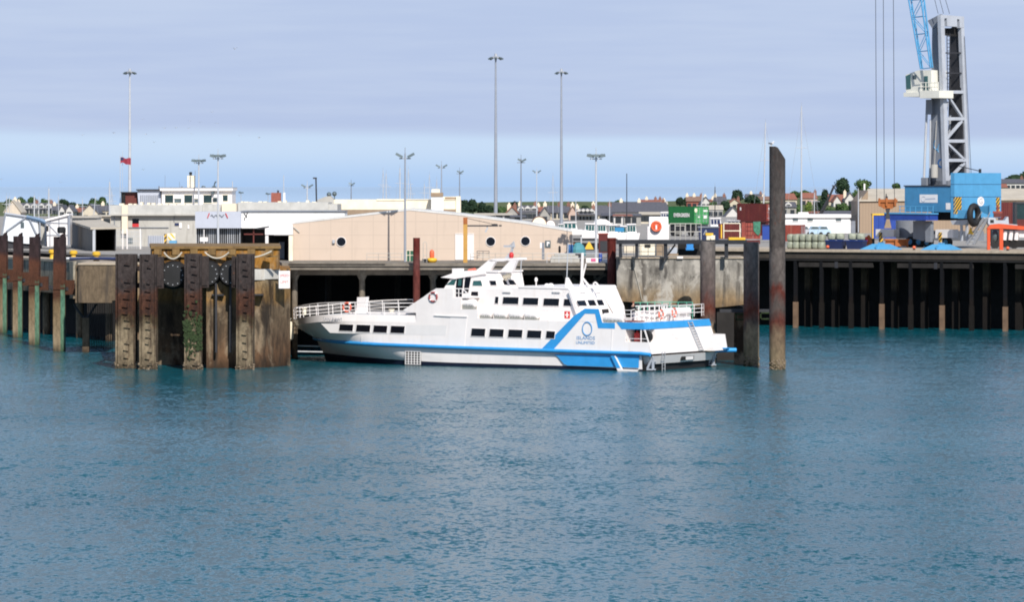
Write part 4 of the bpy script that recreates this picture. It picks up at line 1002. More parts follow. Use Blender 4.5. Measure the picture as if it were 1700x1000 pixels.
b = MB(); fpoly(fr, b, [(11,400),(66,407),(66,420),(11,412)], .3, 2.5); b.build('skirt', M_dark, t)
t, fr = at('gangway_tower', 'white panelled gangway tower with a sloping roof behind the nearest fender pile', 'gangway', 95, 477, GZ)
b = MB(); fpoly(fr, b, [(77,366),(113.5,357),(113.5,407),(78.4,409.5)], 0, 4); b.build('wall', M_whiter, t)
b = MB(); fpoly(fr, b, [(74.5,364.5),(114,354.6),(115,357.6),(76,367.5)], -.3, 4); b.build('roof', M_whiter, t)
b = MB(); lines(fr, b, [((114.3,356),(114.8,407))], .16, -.1); lines(fr, b, [((98,361),(98,406)), ((83,366),(83,408)), ((77,370),(113,370.5)), ((77,390.5),(113,390.5)), ((78,370),(97,390))], .06, -.05); b.build('frame', M_mast, t)
b = MB(); fb(fr, b, 77, 375, 80.5, 384, -.05, .05); b.build('window', M_black, t)
t, fr = at('tunnel_shed', 'open ended grey covered walkway with a pale roof and black mouth', 'shed', 175, 462, GZ)
def sh(px, py, Y): return W(px, py, Y)-Vector((fr.ox, fr.oy, GZ))
A = [sh(157,417.5,462), sh(157,381,462), sh(118,407,490), sh(118,369.5,490)]
B = [sh(192.5,418,464), sh(192.5,380,464), sh(160,407,494), sh(160,372,494)]
ov = Vector((.12,0,0))
MB().hexa([A[0],A[0]+Vector((.12,0.1,0)),A[2]+Vector((.12,0,0)),A[2],A[1],A[1]+Vector((.12,.1,0)),A[3]+Vector((.12,0,0)),A[3]]).build('side_wall', cladding('grey_boarded_sheet', (0.11,0.105,0.10), .9, 0, .75, axis=1), t)
MB().hexa([B[0]-ov,B[0],B[2],B[2]-ov,B[1]-ov,B[1],B[3],B[3]-ov]).build('far_wall', M_dark, t)
up = Vector((0,0,.22))
MB().hexa([A[1]+Vector((-.4,-.5,0)),B[1]+Vector((.6,-.5,0)),B[3]+Vector((.4,0,0)),A[3]+Vector((-.3,0,0)),A[1]+Vector((-.4,-.5,0))+up,B[1]+Vector((.6,-.5,0))+up*.7,B[3]+up+Vector((.4,0,.3)),A[3]+up+Vector((-.3,0,0))]).build('roof', M_roofc, t)
MB().hexa([A[2],B[2],B[2]+Vector((0,.1,0)),A[2]+Vector((0,.1,0)),A[3],B[3],B[3]+Vector((0,.1,0)),A[3]+Vector((0,.1,0))]).build('end_wall', M_void, t)
MB().hexa([A[0]+Vector((0,0,-.9)),B[0]+Vector((0,0,-.9)),B[2]+Vector((0,0,-.9)),A[2]+Vector((0,0,-.9)),A[0],B[0],B[2],A[2]]).build('floor', M_dark, t)
MB().beam(A[0]+Vector((-.05,-.05,0)), A[1]+Vector((-.05,-.05,0)), .28).build('corner_post', M_mastl, t)
MB().box(sh(137,390,470).x-.3, sh(137,390,470).x+.1, 12.5, 13.0, sh(137,398,470).z, sh(137,389,470).z).build('notice', M_whiter, t)

# ------------------------------------------------------------------ terminal deck on columns
DT = wz(437, 389)
def deckslab(px0, px1, Y0, Y1, z0, z1, m, name):
    b = MB().prismz([(wx(px0,Y0),Y0),(wx(px1,Y0),Y0),(wx(px1,Y1)+1,Y1),(wx(px0,Y1)-1,Y1)], z0, z1); o = b.build(name, m); o['kind'] = 'structure'; return o
deckslab(468, 1010, 389, 424, DT-.62, DT, M_slab, 'terminal_deck')
b = MB()
b.box(wx(470,389), wx(1005,389), 388.8, 388.99, DT-.28, DT-.12)
b.box(wx(480,389), wx(640,389), 388.6, 388.8, DT-.04, DT+.1)
o = b.build('deck_fascia', M_slab); o['kind'] = 'structure'
b = MB()
for k in range(9):
    Y = 391+3.5*k; b.box(wx(485,391), wx(1003,391), Y, Y+.6, DT-1.15, DT-.63)
o = b.build('deck_beams', M_slab); o['kind'] = 'structure'
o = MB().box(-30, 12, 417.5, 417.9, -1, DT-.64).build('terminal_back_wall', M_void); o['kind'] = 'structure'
coln = [(489, 'grey round column beside the dolphin corner, behind the ferry bow'), (601, 'pale column under the terminal deck behind the bow railing'), (719, 'pale column under the deck to the right of the red brown pile'),
        (830, 'deck column hidden mostly by the ferry radar arch'), (942, 'column with a flared head behind the ferry aerial')]
for px, lb in coln:
    Y = 391.5
    t = thing('pier_column', lb, 'column', (wx(px,Y), Y, 0), 0, 'columns under the terminal deck')
    MB().cyl((0,0,-1),(0,0,DT-.62),.30,.27,12).build('shaft', M_col, t, True)
    MB().lathe([(.28,DT-1.6),(.62,DT-.9),(.62,DT-.64)], 12).build('head', M_col, t, True)
for k, px in enumerate((545, 660, 775, 890, 985)):
    Y = 402
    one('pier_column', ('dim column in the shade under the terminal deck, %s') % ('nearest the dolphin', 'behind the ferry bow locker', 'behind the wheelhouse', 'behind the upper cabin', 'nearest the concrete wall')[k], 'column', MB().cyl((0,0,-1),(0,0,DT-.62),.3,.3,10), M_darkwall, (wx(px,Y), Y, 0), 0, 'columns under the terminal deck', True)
t, fr = at('timber_brace', 'pale diagonal timber braces in the dark under the deck beside the aft mast', 'brace', 980, 397, 5)
for a, bq, w_ in (((949,464),(964,475),.5),((985,470),(1000,458),.28),((975,478),(992,465),.35),((996,458),(1006,456),.3),((982,445),(988,462),.2)):
    p, q = fr.oy_(*a, 0), fr.oy_(*bq, 0); MB().beam((p[0],0,p[1]),(q[0],0,q[1]),w_).build('timber', M_slab, t)
t, fr = at('pipe_rail', 'two pale pipes fixed low in the dark gap under the ferry bow', 'pipes', 510, 398, 1)
for yy in (574.5, 584): b = MB(); lines(fr, b, [((494,yy),(545,yy+1))], .07); b.build('pipe', M_steel, t)
def round_pile(px, pyt, Y, r, label, m, group, zb=-1.0, cut=0.0, z1=None):
    z1 = wz(pyt, Y) if z1 is None else z1
    t = thing('tubular_pile', label, 'pile', (wx(px,Y), Y, 0), 0, group)
    n = 20; b = MB(); vs = []
    for i in range(n):
        a = 2*math.pi*i/n; vs.append((r*math.cos(a), r*math.sin(a), zb))
    for i in range(n):
        a = 2*math.pi*i/n; x = r*math.cos(a); vs.append((x, r*math.sin(a), z1-cut*max(0,(x/r+.1)/1.1)))
    b.add(vs, [(i,(i+1)%n,(i+1)%n+n,i+n) for i in range(n)]+[list(range(n))[::-1], list(range(n,2*n))])
    b.build('shaft', m, t, True); return t
pg = 'red brown pipe piles at the terminal deck'
t = round_pile(691.5, 395, 387.5, .32, 'slim red brown pipe pile rising in front of the terminal facade', M_redpile, pg)
t = round_pile(1015.5, 395, 388.3, .40, 'red brown pipe pile between the terminal deck and the concrete wall', M_redpile, pg)
MB().torus((0,0,wz(398,388)), .42, .06, 'z', 16, 6).build('collar', M_redpile, t)

# ------------------------------------------------------------------ terminal building
TY = 402
t, fr = at('terminal_building', 'long low beige terminal with round black windows and a shallow gable', 'terminal', 700, TY, DT)
top = [(484,372),(680,349.5),(770,358.5),(870,371.5),(950,385)]
b = MB(); fpoly(fr, b, [(484,432.6)]+top+[(951,432.6)], 0, 13.5); b.build('wall', M_clad, t)
b = MB(); q = [fr.oy_(a, c, 0) for a, c in top]
for (xa, za), (xb, zb) in zip(q[:-1], q[1:]): b.prism([(xa, za), (xb, zb), (xb, zb+.18), (xa, za+.18)], -.04, 14.2)
b.build('roof', paint('pale_grey_sheet_roof', (0.56,0.55,0.53), 0.6, var=.1, streak=(.3,.27,.22), stk=.4), t)
for px, py in ((566.5,401.5),(814.5,401.2),(872.3,400.6)):
    x, z = fr.oy_(px, py, 0)
    m_ = MB().lathe([(.43,0),(.43,.06)], 24); bb = MB().add([(a+x, -c_-.0, d2+z) for a, d2, c_ in m_.v], m_.f)
    wo_ = bb.build('round_window', M_glass, t)
    MB().torus((x,-.05,z), .45, .035, 'y', 24, 6).build('window_rim', M_whiter, wo_, True)
b = MB(); fb(fr, b, 757, 390, 785.5, 431.5, -.06, .02); dr = b.build('door', M_whiter, t)
b = MB(); fb(fr, b, 755.8, 389, 757, 431.5, -.1, 0); fb(fr, b, 785.5, 389, 786.7, 431.5, -.1, 0); fb(fr, b, 755.8, 388, 786.7, 389.2, -.1, 0); b.build('door_frame', M_greyband, dr)
b = MB(); fb(fr, b, 905, 399.5, 914.2, 411, -.08, 0); sg = b.build('wall_sign', M_lamp, t)
b = MB(); x, z = fr.oy_(909.5, 405.2, 0); b.box(x-.1,x+.0,-.1,-.081,z-.2,z+.22).box(x,x+.16,-.1,-.081,z+.02,z+.2); b.build('sign_mark', M_whiter, sg)
b = MB(); fb(fr, b, 551.8, 398.4, 556, 404, -.25, 0); b.build('wall_lamp', M_steel, t)
b = MB(); lines(fr, b, [((487,377),(495,384)),((495,384),(497,386))], .06, -.08); b.build('cable', M_greyren, t)
# white entrance porch at the left end
t, fr = at('entrance_porch', 'white flat roofed porch with a dark doorway at the left end of the terminal', 'porch', 462, 401, DT)
b = MB(); fpoly(fr, b, [(440,390),(440,379),(478,371.8),(486,372.6),(486,390)], 0, 6); b.build('canopy', M_whiter, t)
b = MB(); fpoly(fr, b, [(427,378.5),(441,376.3),(441,380.5),(427,380.8)], 0.3, 6); b.build('side_canopy', M_dark, t)
b = MB(); fb(fr, b, 440.5, 390, 445.5, 434, .1, .6); b.build('post', M_whiter, t)
b = MB(); fb(fr, b, 479.5, 390, 486, 434, .1, .6); b.build('post', M_cream, t)
b = MB(); fb(fr, b, 447, 391, 479, 434, 4.5, 4.7); b.build('doorway', M_void, t)
b = MB(); fb(fr, b, 463, 402, 472, 430, 4.2, 4.45); b.build('door_leaf', M_cgreyd, t)
# deck furniture
t, fr = at('gantry_post', 'ochre steel post with a dark side arm and lamp before the white door', 'post', 772.5, 391, DT)
b = MB(); fb(fr, b, 769, 361.5, 776, 436.5, 0, .45); b.build('post', M_ochre, t)
b = MB(); fb(fr, b, 769, 361.2, 776, 372, -.03, .48); b.build('post_head', M_spread, t)
b = MB(); fb(fr, b, 776, 373.8, 826, 376.2, .1, .3); fpoly(fr, b, [(815,373.8),(820,371.6),(826,372),(827,376.2)], .05, .35); fb(fr, b, 828, 373.6, 833, 376, .1, .3); b.build('arm', M_dark, t)
b = MB(); lines(fr, b, [((776,362.5),(822,373))], .03, .2); b.build('stay', M_dark, t)
b = MB(); fpoly(fr, b, [(804.5,384.8),(808.5,378),(810.5,379),(807,386.4)], 0, .35); lines(fr, b, [((808.5,376),(809.5,379))], .05, .2); b.build('floodlight', M_steel, t)
t, fr = at('dark_post', 'short dark signpost with a white board beside the square wall sign', 'post', 901.5, 396, DT)
b = MB(); fb(fr, b, 899.6, 403, 903.8, 431, 0, .2); b.build('post', M_cgreyd, t); b = MB(); fb(fr, b, 896.5, 403, 899.5, 412, -.02, .05); b.build('board', M_whiter, t)
def guard(name, label, px0, px1, pyt, pyb, Y, n, m, cat='railing', group=None, mid=1, r=.03):
    zb = wz(pyb, Y); t, fr = at(name, label, cat, (px0+px1)/2, Y, zb, 0, group)
    b = MB(); lines(fr, b, [((px0+(px1-px0)*k/n, pyt), (px0+(px1-px0)*k/n, pyb)) for k in range(n+1)], r); lines(fr, b, [((px0, pyt+(pyb-pyt)*k/(mid+1)), (px1, pyt+(pyb-pyt)*k/(mid+1))) for k in range(mid+1)], r); b.build('frame', m, t)
    return t
guard('deck_railing', 'thin railing on the terminal deck between the left round window and the red pile', 609, 686, 421, 433.5, 396, 4, M_rail)
guard('deck_railing', 'thin railing on the terminal deck behind the ferry mast', 781, 905, 421, 433, 395, 6, M_rail)
guard('deck_railing', 'pale railing at the right end of the terminal deck beyond the beige wall', 908, 1008, 421, 436.5, 390, 5, M_mastl)
guard('deck_barrier', 'short grey barrier frame on the deck right of the white door', 792, 812, 417, 431, 394, 2, M_rail, 'barrier', None, 3)
t, fr = at('equipment_box', 'dark green box with pale frame next to the red brown pile', 'box', 680.5, 392, DT)
b = MB(); fb(fr, b, 675, 416, 686, 434, 0, .9); b.build('body', paint('bottle_green', (0.02,0.09,0.05), .5), t)
b = MB(); lines(fr, b, [((675,416),(675,434)),((680.5,416),(680.5,434)),((675,424),(687,424)),((675,416),(687,416))], .035, -.04); b.build('frame', M_cream, t)
t, fr = at('signal_buoy', 'orange topped float on a yellow base on the terminal deck', 'buoy', 717, 391, DT)
MB().lathe([(.30,0),(.45,.12),(.5,.25),(.42,.4),(.2,.45)], 14).build('base', M_yellow, t, True)
MB().lathe([(.19,.42),(.22,.55),(.22,.95),(.17,1.12),(.06,1.2)], 14).build('float', M_buoy, t, True)
t, fr = at('deck_ladder_hoop', 'thin hooped ladder top on the deck edge between pile and orange float', 'ladder', 706, 390.5, DT)
b = MB(); lines(fr, b, [((702.5,436),(702.5,404)),((702.5,404),(704,402)),((704,402),(707,402)),((707,402),(708.5,404)),((708.5,404),(708.5,436)),((702.5,424),(708.5,424)),((702.5,430),(708.5,430))], .03); b.build('hoop', M_rail, t)
b = MB(); fb(fr, b, 701, 430, 710, 436, .1, .7); b.build('base', M_dark, t)

# ------------------------------------------------------------------ grey port building and its neighbours behind
t, fr = at('port_office', 'long flat roofed grey port building with a pale parapet and barred ground floor', 'building', 300, 500, GZ)
b = MB(); fb(fr, b, 184, 355, 326, 426, 0, 12); b.build('wall', M_greyren, t)
b = MB(); fb(fr, b, 183, 341, 202, 357.5, -.5, 12); fb(fr, b, 212, 340, 336, 357.5, -.5, 12); b.build('parapet', paint('pale_grey_cement', (0.46,0.45,0.42), .9, var=.14, streak=(.25,.23,.2), stk=.45), t)
b = MB(); fb(fr, b, 368, 338, 392, 352, -.6, 4); b.build('end_pier', M_beige, t)
b = MB(); fb(fr, b, 336, 339, 560, 352, 0, 12); fb(fr, b, 395, 336, 545, 352, -.4, 10); b.build('rear_parapet', MT['pale_grey_cement'], t)
b = MB(); fb(fr, b, 202, 340, 212, 388, -.62, 1); b.build('pilaster', M_beige, t)
b = MB(); fb(fr, b, 183, 355.5, 340, 358, -.7, 0); b.build('string_course', M_greyren, t)
b = MB(); rr = random.Random(8)
for px in (198, 213, 222, 233, 244, 252, 262, 275, 288, 300, 400, 405, 413, 429, 437, 461, 470, 494, 508, 518): fb(fr, b, px, 341.5-rr.uniform(3,6)-(0 if px < 350 else 3), px+rr.uniform(3,7), 341, -.3, 1.5)
b.build('coping_blocks', M_cream, t)
b = MB(); fb(fr, b, 219.7, 363.5, 230.5, 371.5, -.05, .1); wv = b.build('window', M_glass, t)
b = MB(); fb(fr, b, 219.7, 371.5, 230.5, 377, -.08, .1); b.build('red_panel', M_red, wv)
b = MB(); fb(fr, b, 213, 395, 220, 405, -.05, .1); b.build('window', M_lamp, t)
b = MB(); fb(fr, b, 245.5, 391.5, 272, 420, -.06, .1); dv = b.build('louvre_door', M_bluegrey, t)
b = MB()
for k in range(9): fb(fr, b, 246+2.9*k, 391.5, 247+2.9*k, 420, -.1, -.06)
b.build('louvre', M_cgreyd, dv)
b = MB(); fb(fr, b, 290, 370.5, 297, 374.5, -.1, 0); b.build('blue_sign', M_navy, t)
b = MB(); fb(fr, b, 297.6, 370, 301.8, 379, -.1, 0); fb(fr, b, 311.5, 373.5, 314, 380, -.1, 0); b.build('white_sign', M_whiter, t)
b = MB(); lines(fr, b, [((292,352),(289,362)),((289,362),(289,368)),((190,357),(190,374)),((184,374),(192,374)),((213,378),(280,378))], .05, -.1); b.build('pipework', M_cgreyd, t)
t, fr = at('bar_fence', 'tall white lattice fence in front of the grey port building', 'fence', 214, 478, GZ)
b = MB()
for k in range(16): lines(fr, b, [((193+2.8*k,384+.12*k),(193+2.8*k,426))], .028)
for yy in (384, 392, 400, 408, 416): lines(fr, b, [((193,yy),(236,yy+1))], .028)
b.build('bars', M_mastl, t)
b = MB()
for px in (203, 210, 232): fb(fr, b, px, 380, px+1.8, 428, -.1, .1)
b.build('posts', M_whiter, t)
t, fr = at('control_room', 'white glazed control room on the flat roof of the port building', 'control room', 325, 503, wz(342,503))
b = MB(); fb(fr, b, 268.5, 316.5, 385, 342, 0, 7); b.build('wall', M_whiter, t)
b = MB(); fb(fr, b, 265.5, 312, 386.5, 316.8, -.5, 7.5); b.build('roof', M_whiter, t)
b = MB(); fb(fr, b, 266, 311.2, 386.5, 312.1, -.55, 7.6); b.build('roof_trim', M_cgreyd, t)
for a in ((274,324,287.5,336.8),(289.5,329.8,301,336.8),(306,324,319.2,336.8),(323,330.3,331,336.5),(338,324,351.5,337),(353.5,330,362,336),(370,324,378,334)):
    b = MB(); fb(fr, b, *a, -.04, .1); wv = b.build('window', M_lamp if a[1] > 325 else M_glassg2, t)
    b = MB(); fb(fr, b, a[0]-.8, a[1]-.9, a[2]+.8, a[1], -.08, 0); fb(fr, b, a[0]-.8, a[3], a[2]+.8, a[3]+.9, -.08, 0); b.build('window_frame', M_cream, wv)
b = MB(); fpoly(fr, b, [(228,316.5),(266,316),(268,342),(230,342)], 0.5, 6); b.build('annex', M_bluegrey, t)
b = MB()
for k in range(9): fb(fr, b, 233+3.4*k, 324, 234.5+3.4*k, 338, .42, .5)
b.build('annex_louvre', M_cgreyd, t)
b = MB(); fb(fr, b, 226, 314.2, 266, 316.4, .2, 6.4); b.build('annex_roof', M_dark, t)
b = MB(); fb(fr, b, 311, 291.5, 323, 312, 2.5, 3.5); ch = b.build('chimney', M_cream, t)
b = MB(); x, z = fr.oy_(316.5, 291.5, 3); b.cyl((x,3,z),(x,3,z+.25),.16).ball((x,3,z+.32),.2,.2,.12); b.build('cowl', M_black, ch)
b = MB(); lines(fr, b, [((316,311),(316,292))], .05, 2.4); b.build('flue', M_cgreyd, ch)
for (px, py0, py1, r) in ((274,291,312,.02),(298,302,312,.025),(324,283,312,.03),(264,309,315,.09),(302,309.5,312,.12)):
    b = MB(); lines(fr, b, [((px,py0),(px,py1))], r, 2); b.build('aerial', M_cgreyd, t)
b = MB(); fb(fr, b, 352, 309, 358, 312, 1, 1.8); lines(fr, b, [((355,310),(357,303)),((357,303),(358.5,302)),((341,310),(336,309)),((336,309),(335,312))], .08, 1.2); fb(fr, b, 356.5, 301, 359, 303.5, 1, 1.4); b.build('roof_equipment', M_lamp, t)
b = MB(); fb(fr, b, 351, 318, 355.5, 322, -.5, 0); fb(fr, b, 354, 328, 360, 330.5, -.4, 0); b.build('camera', M_lamp, t)
t, fr = at('roof_hut', 'dark maroon hut on the left end of the port building roof', 'hut', 214, 504, wz(342,504))
b = MB(); fb(fr, b, 201, 320, 208, 342, 0, 3); b.build('shaded_bay', M_void, t); b = MB(); fb(fr, b, 208, 320, 227, 342, .2, 3); b.build('wall', M_maroonh, t)
b = MB(); fb(fr, b, 200, 318.6, 228, 320, -.2, 3.2); b.build('roof', M_dark, t)
t, fr = at('roof_box', 'small square brown box on the middle of the flat roof', 'box', 458, 505, wz(337,505))
b = MB(); fb(fr, b, 450, 320, 466, 337, 0, 1.2); b.build('body', M_brick, t); b = MB(); fb(fr, b, 460, 316, 463, 320, .4, .7); b.build('cap', M_dark, t)
b = MB(); fb(fr, b, 470.5, 320, 473.5, 336, .2, .4); b.build('pipe', M_whiter, t)
t, fr = at('signboard_building', 'pale grey fascia building over dark louvres, beside the white wall', 'building', 362, 470, GZ)
b = MB(); fb(fr, b, 324, 351.5, 400, 379, 0, 5); b.build('fascia', M_bluegrey, t)
b = MB(); fb(fr, b, 326, 379, 400, 410, 1.0, 5); b.build('louvre_front', M_void, t)
b = MB(); rr = random.Random(4)
for k in range(22): fb(fr, b, 326+3.4*k, 379, 326+3.4*k+rr.uniform(.6,1.6), 408, .8, .95)
b.build('louvre_bar', M_steel, t)
b = MB(); lines(fr, b, [((347.5,354),(344.5,362)),((374.5,354),(378,362))], .06, -.06); b.build('red_bracket', M_red, t)
b = MB(); pr = None
for k in range(13):
    q_ = (350+1.8*k, 358.5-2.2*math.sin(k*1.7)); 
    if pr: lines(fr, b, [(pr, q_)], .05, -.05)
    pr = q_
b.build('script_sign', M_cgreyd, t)
t, fr = at('white_wall_building', 'plain white walled block between the grey fascia and the terminal gable', 'building', 480, 471, GZ)
b = MB(); fpoly(fr, b, [(400,379),(400,351.5),(572,352.5),(572,360),(480,372),(450,379)], 0, 8); b.build('wall', M_whiteren, t)
b = MB(); fb(fr, b, 399, 350, 573, 351.6, -.2, 8.2); b.build('coping', M_cgreyd, t)
b = MB(); fb(fr, b, 400, 379, 450, 412, 2.5, 8); b.build('open_bay', M_void, t)
b = MB(); fb(fr, b, 405, 388, 437, 390, .5, .7); fb(fr, b, 420, 380, 422, 410, .5, .7); b.build('bay_frame', M_maroonh, t)
b = MB(); lines(fr, b, [((405,354),(410,361)),((408,361),(411,353)),((406,366),(406,361))], .05, -.05); b.build('wall_fitting', M_dark, t)
t, fr = at('rear_hall', 'long cream flat roofed hall rising behind the terminal gable', 'building', 650, 520, GZ)
b = MB(); fb(fr, b, 543.5, 331.5, 764, 372, 0, 10); b.build('wall', M_cream, t)
b = MB(); fb(fr, b, 625, 330.6, 672, 333, -.1, 4); fb(fr, b, 736, 326.5, 758, 331.5, .5, 4); fb(fr, b, 672, 331, 764, 332, -.1, 9); b.build('parapet', M_cream, t)
b = MB(); fpoly(fr, b, [(526,338),(527,332),(540,326.5),(548,325.5),(554,331.5),(554,352),(526,352)], -.5, 3); b.build('stair_head', M_greyren, t)
b = MB(); fb(fr, b, 554, 348, 700, 357, -.06, 0); fb(fr, b, 736, 347.5, 757, 352, -.06, 0); b.build('clerestory', M_tan, t)
b = MB(); fb(fr, b, 757, 326, 764.5, 356, -.2, 2); b.build('end_pier', M_cream, t)
b = MB(); fb(fr, b, 739, 327.5, 757, 332, .3, .5); b.build('roof_gap', M_tan, t)
b = MB(); fb(fr, b, 716, 326, 736, 356, -2.5, -1.0); ch = b.build('stack', M_whiteren, t)
b = MB(); fb(fr, b, 715, 320, 735.5, 326.5, -2.6, -.9); b.build('stack_cap', M_tan, ch); b = MB(); fb(fr, b, 716.5, 314, 730, 320.5, -2.4, -1.2); b.build('stack_pot', M_cream, ch)
for (px, py) in ((546,323),(555,322)):
    b = MB(); x, z = fr.oy_(px, py, 0); b.ball((x,.5,z),.3,.3,.3,10,6).cyl((x,.5,z),(x,.5,z-.8),.06); b.build('roof_vent', M_lamp, t)
t, fr = at('safety_barrier', 'yellow striped equipment and blue chest beside the louvred door', 'equipment', 281, 462, GZ)
b = MB(); fb(fr, b, 272.5, 388.5, 276.5, 406, 0, .3); b.build('hazard_post', M_hazard, t); b = MB(); fb(fr, b, 278, 387.5, 291, 399, 0.2, .4); b.build('striped_board', M_cream, t); b = MB(); fpoly(fr, b, [(282,388),(285,388),(290,394),(290,397)], .16, .2); fpoly(fr, b, [(279,392),(285,398.5),(282,398.5),(279,395)], .16, .2); b.build('stripe', M_yellow, t)
b = MB(); fb(fr, b, 281, 399.5, 293, 407, -.3, .6); b.build('chest', paint('sky_blue', (.12,.32,.5), .5), t)
t, fr = at('twin_notice', 'two small white notices on a thin pole in front of the dark louvres', 'notice', 338.5, 440, GZ)
b = MB(); fb(fr, b, 332, 394, 338, 401, 0, .05); b.build('board', M_whiter, t); b = MB(); fb(fr, b, 339.3, 394, 345, 401, 0, .05); b.build('board', M_whiter, t)
b = MB(); lines(fr, b, [((338.6,381),(338.6,418))], .05, .1); b.build('pole', M_whiter, t)
# flag
t, fr = at('flagpole', 'thin white flagpole flying a dark red flag beside the maroon hut', 'flagpole', 199.5, 506, wz(342,506))
b = MB(); lines(fr, b, [((199.5,342),(199.5,258))], .04); b.build('pole', M_mastl, t)
b = MB(); nx = 10
vs = []; x0, z0 = fr.oy_(200, 261.5, 0); x1, z1 = fr.oy_(217, 271.5, 0)
for j in range(2):
    for i in range(nx+1):
        u = i/nx; vs.append((x0+(x1-x0)*u, .22*math.sin(u*7)*u, (z0 if j else z1+.1*math.sin(u*5))-.12*u+.08*math.sin(u*9)))
b.add(vs, [(i, i+1, nx+2+i, nx+1+i) for i in range(nx)]); fl = b.build('flag', paint('flag_red', (0.28,0.03,0.05), .8), t)
b = MB(); b.add([(v[0], v[1]-.02, v[2]) for v in (vs[nx+1], vs[nx+4], ((vs[3][0]+vs[nx+4][0])/2, vs[3][1], (vs[3][2]+vs[nx+4][2])/2), (vs[0][0], vs[0][1], (vs[0][2]+vs[nx+1][2])/2))], [(0,1,2,3)]); b.build('canton', M_navy, fl)
b = MB(); lines(fr, b, [((203.5,342),(203.5,250))], .025, .5); b.build('stay_pole', M_mastl, t)

# ------------------------------------------------------------------ light masts
def flood_mast(px, pyt, pyb, Y, label, kind, m=None, sz=1.0, z0=None):
    zb = wz(pyb, Y) if z0 is None else z0; zt = wz(pyt, Y); m = m or M_mast
    t = thing('light_mast', label, 'light mast', (wx(px,Y), Y, zb), 0, 'floodlight masts around the harbour')
    hgt = zt-zb
    if kind == 'tall':
        MB().cyl((0,0,0),(0,0,hgt),.32,.13,12).build('pole', m, t, True)
        MB().lathe([(.9,hgt-.55),(.95,hgt-.45),(.95,hgt-.35),(.25,hgt-.2),(.2,hgt+.25)], 12).build('ring_head', M_steel, t)
        for k in range(8):
            a = 2*math.pi*k/8; c, s_ = math.cos(a), math.sin(a)
            MB().box(-.28,.28,-.18,.18,-.22,.05).xf(Matrix.Translation((1.05*c,1.05*s_,hgt-.5)) @ Matrix.Rotation(a,4,'Z') @ Matrix.Rotation(.5,4,'Y')).build('lamp', M_lamp, t)
    else:
        MB().cyl((0,0,0),(0,0,hgt+.15),.11*sz+.02,.07*sz,10).build('pole', m, t, True)
        MB().beam((-.55*sz,0,hgt-.35*sz),(.55*sz,0,hgt-.35*sz),.10*sz).cyl((0,0,hgt),(0,0,hgt+.7*sz),.03).build('crossbar', m, t)
        for k, (dx, dy) in enumerate(((-.62,-.2),(.62,-.2),(-.42,.2),(.42,.2),(0,-.35)) if kind == 'quad' else ((-.55,-.1),(.55,-.1)) if kind == 'pair' else ((.35,-.1),(-.12,.1))):
            w2, h2 = (.24*sz, .14*sz) if kind == 'quad' else (.36*sz, .12*sz)
            tilt = math.copysign(.5 if kind != 'quad' else .25, dx) if dx else 0
            MB().hexa([(-w2,-.16,-h2),(w2,-.16,-h2),(w2,.16,-h2*.6),(-w2,.16,-h2*.6),(-w2,-.12,h2),(w2,-.12,h2),(w2,.14,h2),(-w2,.14,h2)]).xf(Matrix.Translation((dx*sz,dy*sz,hgt-.08*sz+.02)) @ Matrix.Rotation(-tilt,4,'Y')).build('lamp', M_lamp, t)
    return t
flood_mast(823, 91, 368, 700, 'tallest light mast in the photo, rising behind the terminal roof', 'tall')
flood_mast(932, 116, 372, 790, 'tall light mast to the right of the terminal gable, thinner than its neighbour', 'tall')
flood_mast(215.5, 116, 345, 790, 'tall light mast behind the maroon hut on the left', 'tall', M_mastl)
flood_mast(672.5, 257, 437, 396, 'light mast standing on the terminal deck in front of the beige facade', 'pair')
flood_mast(362, 258, 410, 450, 'white light mast before the grey fascia building, with four lamps', 'quad', M_mastl)
flood_mast(330, 266, 352, 500, 'light mast in front of the white control room', 'quad', M_mastl)
flood_mast(733, 275, 352, 640, 'small light mast directly behind the white chimney stack', 'pair')
flood_mast(763, 285, 360, 700, 'dark light mast at the right end of the cream hall', 'single', M_cgreyd)
flood_mast(865, 265.5, 372, 557, 'dark light mast with its lamps folded to the right', 'single', M_cgreyd, 1.0)
flood_mast(891, 284, 360, 850, 'thin distant light mast between two tall masts', 'pair', M_mastl)
flood_mast(989.5, 257.5, 437, 393, 'light mast at the right end of the terminal deck with four boxy lamps', 'quad', M_mastl)
flood_mast(510, 308, 338, 620, 'short pale twin lamp mast on the flat roof left of the dark post', 'pair', M_mastl)
flood_mast(583, 305, 350, 540, 'short mast with a dark camera behind the terminal roof', 'single', M_cgreyd, .7)
t, fr = at('street_lamp', 'dark bent lamp post on the flat roof', 'street lamp', 524.5, 560, wz(338,560))
b = MB(); lines(fr, b, [((525.5,338),(524.5,296))], .11); b.build('post', M_dark, t); b = MB(); fb(fr, b, 519.5, 294.5, 526, 297, -.1, .1); b.build('head', M_dark, t)
M_footc = paint('pale_brown_foot', (0.17,0.105,0.065), 0.9, var=0.3)  # paler brown for some of the front pile feet
